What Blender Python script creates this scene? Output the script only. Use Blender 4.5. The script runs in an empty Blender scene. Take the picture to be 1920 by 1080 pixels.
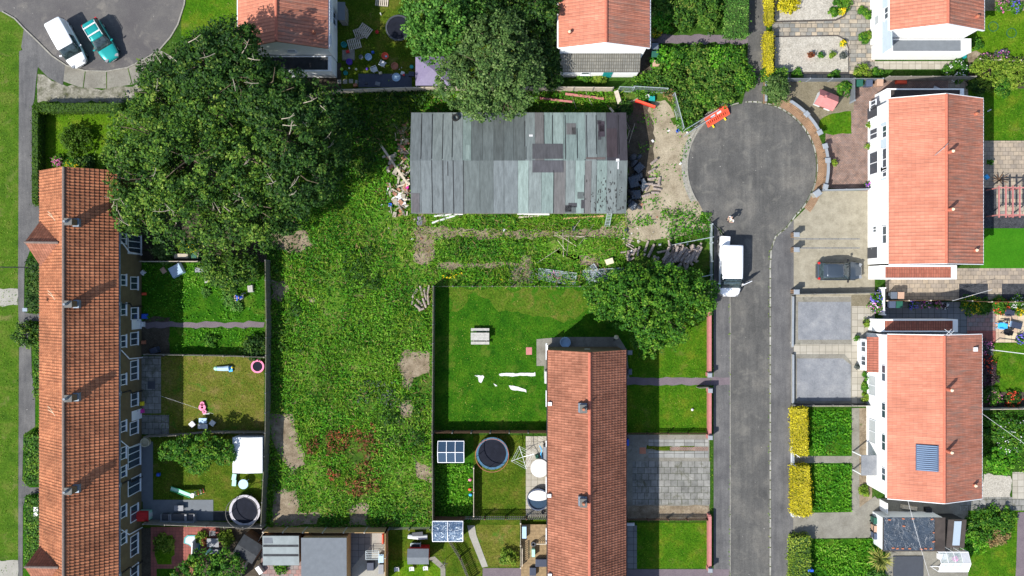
import bpy, math, random
import numpy as np
from mathutils import Vector, Matrix
R = math.radians
random.seed(7); rng = np.random.default_rng(7)
SC = bpy.context.scene
COL = SC.collection
H = 80.0
def G(px, py, h=0.0):
    """photo position -> world x, y of a point that stands h metres above the ground"""
    k = (H-h)/H/20.0
    return ((px-960)*k, (540-py)*k)
def G3(px, py, h=0.0):
    x, y = G(px, py, h); return (x, y, h)
# ------------------------------------------------------------------ materials
MATS = {}
def new_mat(name):
    m = bpy.data.materials.new(name); m.use_nodes = True
    nt = m.node_tree; nt.nodes.clear()
    out = nt.nodes.new('ShaderNodeOutputMaterial')
    b = nt.nodes.new('ShaderNodeBsdfPrincipled')
    nt.links.new(b.outputs[0], out.inputs[0])
    MATS[name] = m
    return m, nt, b
def N(nt, t, **kw):
    n = nt.nodes.new(t)
    for k, v in kw.items():
        if k.startswith('i_'):
            n.inputs[k[2:].replace('_', ' ')].default_value = v
        else: setattr(n, k, v)
    return n
def ramp(nt, fac, stops):
    r = nt.nodes.new('ShaderNodeValToRGB'); e = r.color_ramp.elements
    while len(e) < len(stops): e.new(0.5)
    for el, (p, c) in zip(e, stops):
        el.position = p; el.color = (c[0], c[1], c[2], 1)
    nt.links.new(fac, r.inputs[0]); return r.outputs[0]
def mixc(nt, fac, a, b, mode='MIX'):
    m = nt.nodes.new('ShaderNodeMix'); m.data_type = 'RGBA'; m.blend_type = mode
    for s, v in ((m.inputs[0], fac), (m.inputs[6], a), (m.inputs[7], b)):
        if hasattr(v, 'links'): nt.links.new(v, s)
        elif isinstance(v, (int, float)): s.default_value = v
        else: s.default_value = (v[0], v[1], v[2], 1)
    return m.outputs[2]
def pos(nt, scale=(1, 1, 1), uv=False):
    g = nt.nodes.new('ShaderNodeTexCoord' if uv else 'ShaderNodeNewGeometry')
    mp = nt.nodes.new('ShaderNodeMapping'); mp.inputs['Scale'].default_value = scale
    nt.links.new(g.outputs['UV' if uv else 'Position'], mp.inputs['Vector'])
    return mp.outputs[0]
def noise(nt, vec, scale, detail=4, rough=.6, dist=0):
    n = nt.nodes.new('ShaderNodeTexNoise')
    n.inputs['Scale'].default_value = scale; n.inputs['Detail'].default_value = detail
    n.inputs['Roughness'].default_value = rough; n.inputs['Distortion'].default_value = dist
    nt.links.new(vec, n.inputs['Vector']); return n.outputs[0]
def bump(nt, b, h, strength, dist=.05):
    bn = nt.nodes.new('ShaderNodeBump'); bn.inputs['Strength'].default_value = strength
    bn.inputs['Distance'].default_value = dist
    nt.links.new(h, bn.inputs['Height']); nt.links.new(bn.outputs[0], b.inputs['Normal'])
def mx(c, k): return (c[0]*k, c[1]*k, c[2]*k)
def grit(name, cols, scale=1.0, fine=12.0, fine_amt=.5, rough=.95, bs=.4, bd=.04, patch=None, spec=.1, specks=None, streak=None):
    """ground-like: broad noise between cols, multiplied by fine noise, optional patch colour"""
    m, nt, b = new_mat(name); p = pos(nt)
    st = [(.3+.4*i/(max(1, len(cols)-1)), c) for i, c in enumerate(cols)]
    c = ramp(nt, noise(nt, p, scale, 5, .65), st)
    f = noise(nt, p, fine, 3, .8)
    g = ramp(nt, f, [(.3, (1-fine_amt,)*3), (.7, (1+fine_amt*.6,)*3)])
    c = mixc(nt, 1.0, c, g, 'MULTIPLY')
    if patch:
        pc, ps, lo, hi = patch
        k = ramp(nt, noise(nt, p, ps, 6, .7, .5), [(lo, (0, 0, 0)), (hi, (1, 1, 1))])
        c = mixc(nt, k, c, pc)
    if streak:
        sv = noise(nt, pos(nt, streak), 1.0, 6, .7, .3); c = mixc(nt, 1.0, c, ramp(nt, sv, [(.32, (.8, .8, .8)), (.68, (1.18, 1.17, 1.14))]), 'MULTIPLY')
    if specks:
        k = ramp(nt, noise(nt, p, 3.4, 2, .5), [(.74, (0, 0, 0)), (.78, (1, 1, 1))]); c = mixc(nt, k, c, specks)
    nt.links.new(c, b.inputs['Base Color'])
    b.inputs['Roughness'].default_value = rough
    b.inputs['Specular IOR Level'].default_value = spec
    if bs: bump(nt, b, f, bs, bd)
    return m
def plain(name, c, rough=.6, metal=0, var=.12, vs=2.0, spec=.4, coat=0):
    m, nt, b = new_mat(name)
    t = nt.nodes.new('ShaderNodeTexCoord')
    n = noise(nt, t.outputs['Object'], vs, 6, .65)
    g = ramp(nt, n, [(.3, mx(c, 1-var)), (.7, mx(c, 1+var*.6))])
    nt.links.new(g, b.inputs['Base Color'])
    b.inputs['Roughness'].default_value = rough; b.inputs['Metallic'].default_value = metal
    b.inputs['Specular IOR Level'].default_value = spec
    if coat: b.inputs['Coat Weight'].default_value = coat
    return m
def paving(name, c1, c2, mortar, w, h, off=.5, msz=.02, bias=0, var=.35, rot=0, stain=None, squash=1.0):
    m, nt, b = new_mat(name); p = pos(nt, (1, 1, 1))
    p.node.inputs['Rotation'].default_value = (0, 0, rot)
    br = nt.nodes.new('ShaderNodeTexBrick'); nt.links.new(p, br.inputs['Vector'])
    br.offset = off; br.squash = squash; br.squash_frequency = 2
    for k, v in (('Color1', c1), ('Color2', c2), ('Mortar', mortar)): br.inputs[k].default_value = (*v, 1)
    for k, v in (('Scale', 1), ('Mortar Size', msz), ('Bias', bias), ('Brick Width', w), ('Row Height', h)): br.inputs[k].default_value = v
    f = noise(nt, p, 1.2, 8, .7)
    g = ramp(nt, f, [(.3, (1-var,)*3), (.7, (1+var*.5,)*3)])
    c = mixc(nt, 1.0, br.outputs[0], g, 'MULTIPLY')
    if stain:
        k = ramp(nt, noise(nt, p, .6, 7, .75, 1), [(.52, (0, 0, 0)), (.68, (1, 1, 1))])
        c = mixc(nt, k, c, stain)
    nt.links.new(c, b.inputs['Base Color']); b.inputs['Roughness'].default_value = .9
    b.inputs['Specular IOR Level'].default_value = .2
    return m
def tiles(name, c1, c2, groove, pitch=.21, course=.35, grid=.6, moss=None, moss_lo=.55, band=.1, gw=.16, coat=0, relief=.35, streak=.18):
    """pantiles by UV: u along the ridge, v down the slope; real relief through bump"""
    m, nt, b = new_mat(name); p = pos(nt, (1, 1, 1), uv=True)
    sep = N(nt, 'ShaderNodeSeparateXYZ'); nt.links.new(p, sep.inputs[0])
    def mth(op, a, bb=None, c=None):
        n = N(nt, 'ShaderNodeMath', operation=op)
        for s, v in zip(n.inputs, (a, bb, c)):
            if v is None: continue
            if hasattr(v, 'links'): nt.links.new(v, s)
            else: s.default_value = v
        return n.outputs[0]
    u = mth('FRACT', mth('DIVIDE', sep.outputs[0], pitch))
    v = mth('FRACT', mth('DIVIDE', sep.outputs[1], course))
    br = nt.nodes.new('ShaderNodeTexBrick'); nt.links.new(p, br.inputs['Vector']); br.offset = 0
    for k, vv in (('Color1', c1), ('Color2', c2), ('Mortar', mx(c1, .8))): br.inputs[k].default_value = (*vv, 1)
    for k, vv in (('Scale', 1), ('Mortar Size', .0), ('Brick Width', pitch), ('Row Height', course)): br.inputs[k].default_value = vv
    c = br.outputs[0]
    gu = mth('LESS_THAN', u, gw); gv = mth('LESS_THAN', v, gw*.8)
    gg = mth('MAXIMUM', gu, mth('MULTIPLY', gv, grid))
    c = mixc(nt, gg, c, groove)  # groove tint puts the shade between tiles into the colour
    big = noise(nt, pos(nt), .35, 6, .7, .3)
    c = mixc(nt, 1.0, c, ramp(nt, big, [(.3, (1-band*2,)*3), (.7, (1+band,)*3)]), 'MULTIPLY')
    st = noise(nt, pos(nt, (6, .35, 1), uv=True), 1.0, 6, .75)
    c = mixc(nt, 1.0, c, ramp(nt, st, [(.35, (1-streak, 1-streak*1.1, 1-streak*1.2)), (.62, (1.05, 1.05, 1.05))]), 'MULTIPLY')
    if coat:
        k = mth('FRACT', mth('DIVIDE', sep.outputs[0], 2.15)); c = mixc(nt, 1.0, c, ramp(nt, k, [(0, (1-coat,)*3), (.9, (1+coat,)*3)]), 'MULTIPLY')
    if moss:
        k = ramp(nt, noise(nt, pos(nt, (3, .5, 1), uv=True), .9, 9, .8, .4), [(moss_lo, (0, 0, 0)), (moss_lo+.2, (.75, .75, .75))])
        c = mixc(nt, k, c, moss)
    nt.links.new(c, b.inputs['Base Color']); b.inputs['Roughness'].default_value = .85
    b.inputs['Specular IOR Level'].default_value = .25
    hgt = mth('ADD', mth('SINE', mth('MULTIPLY', mth('DIVIDE', sep.outputs[0], pitch), 6.2832)), mth('MULTIPLY', v, 1.2))
    if relief: bump(nt, b, hgt, relief, .02)
    return m
def leafmat(name, cols, trans=.25, rough=.55):
    m, nt, b = new_mat(name)
    a = N(nt, 'ShaderNodeAttribute', attribute_name='rnd')
    st = [(i/(len(cols)-1), c) for i, c in enumerate(cols)]
    c = ramp(nt, a.outputs['Fac'], st)
    nt.links.new(c, b.inputs['Base Color']); b.inputs['Roughness'].default_value = rough
    b.inputs['Specular IOR Level'].default_value = .12
    out = [n for n in nt.nodes if n.type == 'OUTPUT_MATERIAL'][0]
    t = nt.nodes.new('ShaderNodeBsdfTranslucent'); nt.links.new(c, t.inputs[0])
    mxs = nt.nodes.new('ShaderNodeMixShader'); mxs.inputs[0].default_value = trans
    nt.links.new(b.outputs[0], mxs.inputs[1]); nt.links.new(t.outputs[0], mxs.inputs[2])
    nt.links.new(mxs.outputs[0], out.inputs[0])
    return m
def attrmat(name, rough=.8, var=.3, streak=(1, 1, 1), spec=.25):
    """colour carried per panel"""
    m, nt, b = new_mat(name)
    a = N(nt, 'ShaderNodeAttribute', attribute_name='col')
    f = noise(nt, pos(nt, streak), 1.3, 8, .75, .2)
    c = mixc(nt, 1.0, a.outputs['Color'], ramp(nt, f, [(.3, (1-var,)*3), (.7, (1+var*.5,)*3)]), 'MULTIPLY')
    nt.links.new(c, b.inputs['Base Color']); b.inputs['Roughness'].default_value = rough
    b.inputs['Specular IOR Level'].default_value = spec
    return m
M = MATS
LAWN = dict(scale=.7, fine=6.0, fine_amt=.55, bs=1.0, bd=.09, spec=.04)
grit('ground_grass', [(.02, .06, .008), (.035, .09, .01), (.06, .1, .02)], **LAWN)
grit('verge', [(.035, .085, .008), (.06, .125, .01), (.11, .14, .025)], scale=.6, fine=6, fine_amt=.5, bs=.9, patch=((.15, .15, .05), .5, .56, .72), spec=.04)
grit('lawn_bright', [(.045, .12, .004), (.075, .165, .006), (.14, .2, .015)], **LAWN)
grit('lawn_lush', [(.014, .07, .004), (.03, .11, .005), (.06, .145, .008)], **LAWN, patch=((.11, .15, .02), .45, .55, .75))
grit('lawn_mown', [(.03, .105, .004), (.055, .14, .006), (.12, .165, .012)], **LAWN, patch=((.13, .14, .03), .6, .56, .76))
grit('lawn_dry', [(.07, .1, .01), (.12, .13, .02), (.19, .15, .05)], **LAWN, patch=((.05, .13, .012), .5, .56, .66))
grit('lawn_mix', [(.04, .11, .006), (.08, .135, .012), (.16, .14, .035)], **LAWN, patch=((.035, .115, .006), .7, .5, .62))
grit('lawn_moss', [(.035, .08, .005), (.065, .105, .008), (.12, .12, .02)], **LAWN, patch=((.18, .14, .06), .4, .6, .75))
grit('turf_artificial', [(.03, .14, .006), (.045, .17, .008)], scale=.8, fine=9, fine_amt=.3, spec=.04)
grit('weed_ground', [(.025, .06, .008), (.05, .11, .01), (.1, .13, .025)], scale=.7, fine=6, fine_amt=.6, bs=1, patch=((.13, .105, .06), .8, .6, .72))
grit('worn_turf', [(.05, .14, .012), (.09, .18, .018), (.18, .19, .06)], scale=.9, fine=7, fine_amt=.5, bs=.9, spec=.04, patch=((.26, .2, .13), .8, .58, .75))
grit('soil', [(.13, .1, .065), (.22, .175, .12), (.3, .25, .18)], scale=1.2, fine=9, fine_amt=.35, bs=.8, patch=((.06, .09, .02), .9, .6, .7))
grit('sandy', [(.2, .165, .11), (.3, .255, .18), (.37, .32, .23)], scale=.8, fine=8, fine_amt=.3, bs=.6, patch=((.09, .12, .03), .7, .6, .7))
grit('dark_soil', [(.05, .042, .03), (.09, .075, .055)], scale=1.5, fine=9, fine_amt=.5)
grit('asphalt', [(.072, .072, .07), (.097, .096, .092), (.14, .134, .122)], scale=.32, fine=11, fine_amt=.3, bs=.4, bd=.012, patch=((.17, .163, .145), .8, .52, .8), specks=(.3, .29, .26), streak=(1.6, .12, 1))
grit('asphalt_warm', [(.085, .08, .082), (.105, .1, .098), (.14, .132, .122)], scale=.3, fine=14, fine_amt=.25, bs=.3, bd=.01, patch=((.2, .185, .16), .7, .54, .8), specks=(.3, .29, .26))
grit('asphalt_path', [(.085, .085, .088), (.14, .138, .137)], scale=.6, fine=12, fine_amt=.26, bs=.3, bd=.01, streak=(2.5, .2, 1), specks=(.26, .25, .23))
grit('mauve_path', [(.13, .105, .12), (.17, .14, .15)], scale=.8, fine=12, fine_amt=.2)
grit('concrete', [(.15, .14, .115), (.2, .19, .16), (.25, .24, .2)], scale=.8, fine=10, fine_amt=.2, bs=.3, bd=.01, patch=((.1, .1, .075), .8, .57, .75))
grit('forecourt_dirt', [(.06, .065, .03), (.2, .19, .15), (.33, .31, .26)], scale=1.3, fine=6, fine_amt=.4)
grit('concrete_pale', [(.26, .25, .22), (.33, .32, .28)], scale=.8, fine=10, fine_amt=.15, bs=.2, bd=.01)
grit('drive_tan', [(.21, .19, .14), (.27, .245, .185), (.32, .295, .225)], scale=1.3, fine=9, fine_amt=.18, bs=.2, bd=.01)
grit('gravel_cream', [(.33, .305, .255), (.45, .42, .36)], scale=2, fine=9, fine_amt=.42, bs=.9, bd=.04)
grit('gravel_tan', [(.15, .13, .085), (.21, .185, .13)], scale=1, fine=10, fine_amt=.35, bs=.6)
grit('gravel_grey', [(.15, .16, .175), (.2, .21, .225), (.26, .265, .27)], scale=.8, fine=10, fine_amt=.2, bs=.4, bd=.02)
grit('gravel_dark', [(.03, .033, .038), (.07, .073, .08)], scale=2, fine=9, fine_amt=.6, bs=.6)
grit('kerb', [(.22, .21, .18), (.3, .29, .25)], scale=3, fine=8, fine_amt=.3, bs=0)
paving('kerb_pale', (.36, .35, .31), (.22, .22, .18), (.08, .09, .04), .46, .9, 0, .06, var=.5)
paving('slabs_old', (.17, .17, .155), (.25, .245, .225), (.035, .04, .02), .62, .6, .37, .018, var=.4, stain=(.08, .08, .05))
paving('slabs_buff', (.31, .285, .23), (.38, .355, .3), (.17, .155, .12), .6, .6, 0, .02, var=.15)
paving('slabs_grey', (.15, .155, .16), (.19, .195, .195), (.06, .06, .06), .6, .6, 0, .02, var=.2)
paving('slabs_row', (.3, .3, .28), (.2, .2, .19), (.08, .08, .06), .95, .5, 0, .02, var=.25)
paving('patio_mixed', (.4, .33, .24), (.2, .2, .185), (.12, .11, .09), .52, .4, .5, .025, var=.4, squash=1.5)
paving('patio_warm', (.37, .3, .22), (.26, .22, .18), (.15, .13, .1), .5, .4, .5, .02, var=.3)
paving('patio_pink', (.3, .17, .15), (.22, .2, .19), (.12, .09, .08), .45, .4, .5, .02, var=.3)
paving('patio_cream', (.52, .44, .3), (.45, .33, .24), (.25, .2, .14), .6, .6, 0, .02, var=.2)
paving('block_pink', (.3, .19, .15), (.22, .16, .14), (.12, .09, .07), .22, .12, .5, .015, var=.5)
paving('block_red', (.3, .1, .08), (.24, .085, .07), (.11, .05, .04), .3, .3, 0, .01, var=.2)
paving('brick_edge', (.12, .1, .085), (.08, .07, .065), (.05, .045, .04), .2, .1, .5, .02)
paving('ring_block', (.34, .22, .13), (.28, .17, .1), (.14, .1, .07), .2, .1, .5, .015, var=.3)
paving('stone_wall', (.26, .24, .2), (.19, .17, .14), (.1, .09, .07), .45, .25, .5, .03, var=.35)
# buildings
tiles('roof_concrete', (.46, .172, .108), (.52, .205, .132), (.27, .11, .08), .3, .34, .35, moss=(.26, .19, .15), moss_lo=.6, band=.1, gw=.14, coat=.06, relief=0, streak=.16)
tiles('roof_concrete_lichen_shade', (.46, .172, .108), (.52, .205, .132), (.27, .11, .08), .3, .34, .35, moss=(.17, .14, .115), moss_lo=.47, band=.13, gw=.2, relief=0, streak=.42)  # lichen, plus east slope shade put into the streak and groove colour
tiles('roof_pantile', (.46, .185, .092), (.33, .122, .06), (.06, .03, .018), .25, .38, .95, moss=(.12, .085, .05), moss_lo=.6, band=.22, gw=.1, relief=0)
tiles('roof_pantile_worn', (.36, .15, .093), (.26, .1, .06), (.07, .04, .025), .22, .36, .6, moss=(.12, .09, .055), moss_lo=.6, band=.18, gw=.1, relief=0)
tiles('roof_small', (.34, .12, .08), (.28, .09, .06), (.12, .05, .035), .22, .33, .5, moss=(.1, .09, .06), moss_lo=.55)
plain('ridge_tile', (.42, .13, .08), .85, var=.2, vs=5)
plain('ridge_grey', (.17, .13, .11), .9, var=.3, vs=5)
plain('wall_white', (.8, .8, .78), .8, var=.05, vs=1)
plain('wall_offwhite', (.62, .64, .65), .8, var=.08, vs=1)
plain('wall_blue_grey', (.45, .53, .58), .7, var=.06)  # pale blue-grey for the panels on the upper front walls
plain('wall_olive', (.13, .1, .05), .95, var=.3, vs=1.5)
plain('brick_brown', (.16, .11, .06), .95, var=.3, vs=3)
plain('white_paint', (.78, .79, .8), .45, var=.05)
plain('upvc', (.72, .74, .76), .3, var=.03)
plain('black_metal', (.015, .015, .017), .45, var=.3)
plain('steel', (.45, .48, .5), .35, .7, var=.15)
plain('galv', (.42, .48, .5), .45, .3, var=.15)
plain('lead', (.2, .25, .3), .5, .3, var=.3, vs=3)
plain('felt_grey', (.13, .145, .16), .9, var=.12, vs=2)
plain('felt_pale', (.22, .25, .25), .9, var=.2, vs=1)
plain('felt_dark', (.03, .033, .036), .85, var=.5, vs=1.5)
plain('bitumen', (.05, .04, .035), .9, var=.4, vs=1)
plain('timber_new', (.42, .27, .12), .8, var=.25, vs=2)
plain('timber_pale', (.48, .42, .33), .8, var=.25, vs=3)
plain('deck_wood', (.27, .19, .1), .85, var=.35, vs=3)
plain('timber_grey', (.22, .2, .17), .9, var=.35, vs=3)
plain('timber_brown', (.12, .065, .035), .85, var=.35, vs=3)
plain('bench_wood', (.4, .39, .36), .85, var=.3, vs=4)
plain('log_bark', (.3, .25, .22), .95, var=.45, vs=5)
plain('log_cut', (.42, .33, .24), .9, var=.25, vs=5)
plain('broken_brick', (.34, .17, .11), .95, var=.4, vs=4)
plain('broken_stone', (.32, .29, .23), .95, var=.3, vs=4)
plain('coping_pink', (.42, .16, .15), .85, var=.15, vs=3)
plain('coping_grey', (.24, .265, .29), .85, var=.15, vs=3)
plain('coping_dark', (.13, .13, .12), .9, var=.3, vs=3)
plain('fence_conc', (.13, .125, .09), .95, var=.4, vs=3)
plain('tyre', (.012, .012, .012), .9)
plain('rubber_mat', (.012, .014, .022), .8, var=.3, spec=.1)
for nm, c in dict(red=(.55, .02, .02), orange=(.75, .09, .04), pink=(.8, .2, .35), magenta=(.6, .03, .3), blue=(.02, .09, .5), sky=(.05, .4, .8),
                  teal=(.01, .26, .25), green=(.02, .3, .1), mint=(.35, .65, .5), lime=(.3, .5, .03), yellow=(.75, .6, .02), purple=(.1, .04, .4),
                  mauve=(.17, .145, .23), white=(.6, .6, .6), cream=(.65, .58, .4), grey=(.2, .21, .23), dkgrey=(.05, .055, .065),
                  slate=(.035, .045, .075), bingreen=(.015, .09, .06), binbrown=(.42, .27, .19), binblue=(.06, .08, .13), terracotta=(.4, .15, .08),
                  paleblue=(.35, .5, .65), black=(.012, .012, .015), bingrey=(.1, .12, .15), hull=(.3, .42, .55)).items():
    plain('p_'+nm, c, .5, var=.12, vs=3)
for nm, c in dict(white=(.85, .86, .87), teal=(.008, .3, .28), dark=(.05, .066, .085)).items():
    plain('car_'+nm, c, .25, .0 if nm == 'white' else .3, var=.03, coat=.8)
def glass(name, c, rough=.08):
    m, nt, b = new_mat(name); b.inputs['Base Color'].default_value = (*c, 1)
    b.inputs['Roughness'].default_value = rough; b.inputs['Specular IOR Level'].default_value = .8
glass('window_glass', (.03, .05, .07)); plain('car_glass', (.035, .055, .06), .12, var=.75, vs=3.5, spec=.8); glass('pane_blue', (.025, .05, .085), .2); glass('net_curtain', (.4, .43, .44), .3)  # car glass: blotchy reflections put into the base colour by noise
glass('panel_blue', (.02, .05, .11), .3); plain('tube_blue', (.12, .2, .32), .35, var=.15); plain('pad_navy', (.04, .12, .2), .7, var=.4, vs=4); plain('pad_grey', (.42, .4, .42), .7, var=.3, vs=4); plain('pole_rust', (.3, .1, .05), .7, var=.3); glass('poly_roof', (.3, .36, .42), .3); glass('tail_red', (.5, .01, .01), .2); glass('lamp_clear', (.22, .23, .24), .2)
m, nt, b = new_mat('clear_glass'); b.inputs['Base Color'].default_value = (.8, .9, .9, 1); b.inputs['Roughness'].default_value = .05
b.inputs['Alpha'].default_value = .25
m, nt, b = new_mat('tarp_dark'); p = pos(nt)
w = noise(nt, p, 1.2, 5, .6, 1.8)
nt.links.new(ramp(nt, w, [(.35, (.03, .042, .06)), (.6, (.05, .066, .088))]), b.inputs['Base Color']); b.inputs['Roughness'].default_value = .3; bump(nt, b, w, 1.0, .25)
m, nt, b = new_mat('tarp_silver'); p = pos(nt)
w = noise(nt, p, 2.2, 4, .55, 2.2)
nt.links.new(ramp(nt, w, [(.42, (.05, .09, .16)), (.56, (.12, .18, .26)), (.63, (.5, .56, .6))]), b.inputs['Base Color']); b.inputs['Roughness'].default_value = .3; bump(nt, b, w, .9, .2)
attrmat('shed_sheet', .85, .4, (3.5, .6, 1)); attrmat('multi', .7, .15)
m, nt, b = new_mat('mesh_fence')
p = pos(nt, (1, 1, 1), uv=True); br = nt.nodes.new('ShaderNodeTexBrick'); nt.links.new(p, br.inputs['Vector']); br.offset = 0
for k, v in (('Scale', 1), ('Mortar Size', .012), ('Brick Width', .08), ('Row Height', .2)): br.inputs[k].default_value = v
b.inputs['Base Color'].default_value = (.4, .45, .5, 1); nt.links.new(br.outputs['Fac'], b.inputs['Alpha']); b.inputs['Metallic'].default_value = .5
# foliage
leafmat('leaf_dark', [(.012, .035, .01), (.022, .065, .012), (.045, .11, .014), (.12, .18, .03)])
leafmat('leaf_big', [(.014, .042, .01), (.04, .105, .014), (.092, .185, .018), (.23, .31, .05)])
leafmat('leaf_grey', [(.035, .075, .022), (.07, .14, .032), (.12, .2, .05), (.24, .32, .12)])
leafmat('leaf_bramble', [(.02, .065, .012), (.05, .135, .015), (.1, .2, .022), (.24, .27, .06)])
leafmat('leaf_bright', [(.035, .1, .018), (.06, .17, .025), (.1, .24, .035), (.2, .33, .07)])
leafmat('leaf_mid', [(.02, .075, .01), (.04, .14, .012), (.085, .21, .015), (.2, .32, .035)])
leafmat('leaf_weed', [(.02, .1, .01), (.05, .21, .01), (.115, .32, .014), (.26, .42, .06)])
leafmat('leaf_grass', [(.05, .16, .008), (.11, .24, .012), (.19, .3, .02), (.34, .34, .09)])
leafmat('leaf_rust', [(.1, .035, .015), (.16, .055, .025), (.2, .09, .035), (.38, .06, .03)])
leafmat('leaf_slate', [(.05, .065, .05), (.09, .1, .09), (.15, .17, .15)])
leafmat('leaf_gold', [(.14, .17, .01), (.42, .36, .012), (.55, .48, .015), (.66, .6, .05)])
leafmat('leaf_lime', [(.06, .13, .012), (.12, .21, .018), (.2, .29, .03), (.32, .38, .06)])
leafmat('leaf_hedge', [(.035, .085, .006), (.055, .12, .008), (.08, .15, .012)])
plain('core_green', (.03, .07, .008), .95, var=.4, vs=3); plain('core_gold', (.28, .24, .015), .95, var=.4, vs=3)
leafmat('leaf_straw', [(.2, .13, .05), (.28, .2, .09), (.12, .12, .04)])
leafmat('leaf_purple', [(.05, .02, .04), (.08, .05, .06), (.04, .06, .03)])
leafmat('petal_mix', [(.6, .02, .2), (.2, .05, .6), (.75, .3, .55), (.8, .75, .8), (.7, .05, .4)])
leafmat('petal_yellow', [(.75, .5, .01), (.8, .65, .02)])
leafmat('petal_white', [(.7, .72, .7), (.8, .8, .8)])
leafmat('petal_pink', [(.6, .1, .3), (.75, .3, .5)])
leafmat('petal_blue', [(.06, .04, .5), (.15, .1, .7), (.3, .25, .75)])
leafmat('petal_red', [(.6, .04, .02), (.7, .12, .05)])
plain('bark', (.12, .09, .06), .95, var=.4, vs=4)
plain('dead_twig', (.36, .31, .24), .9, var=.2, vs=4)
plain('skin', (.5, .3, .22), .6, var=.05); plain('hair', (.02, .013, .01), .7); plain('hair_grey', (.3, .28, .26), .7)
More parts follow.
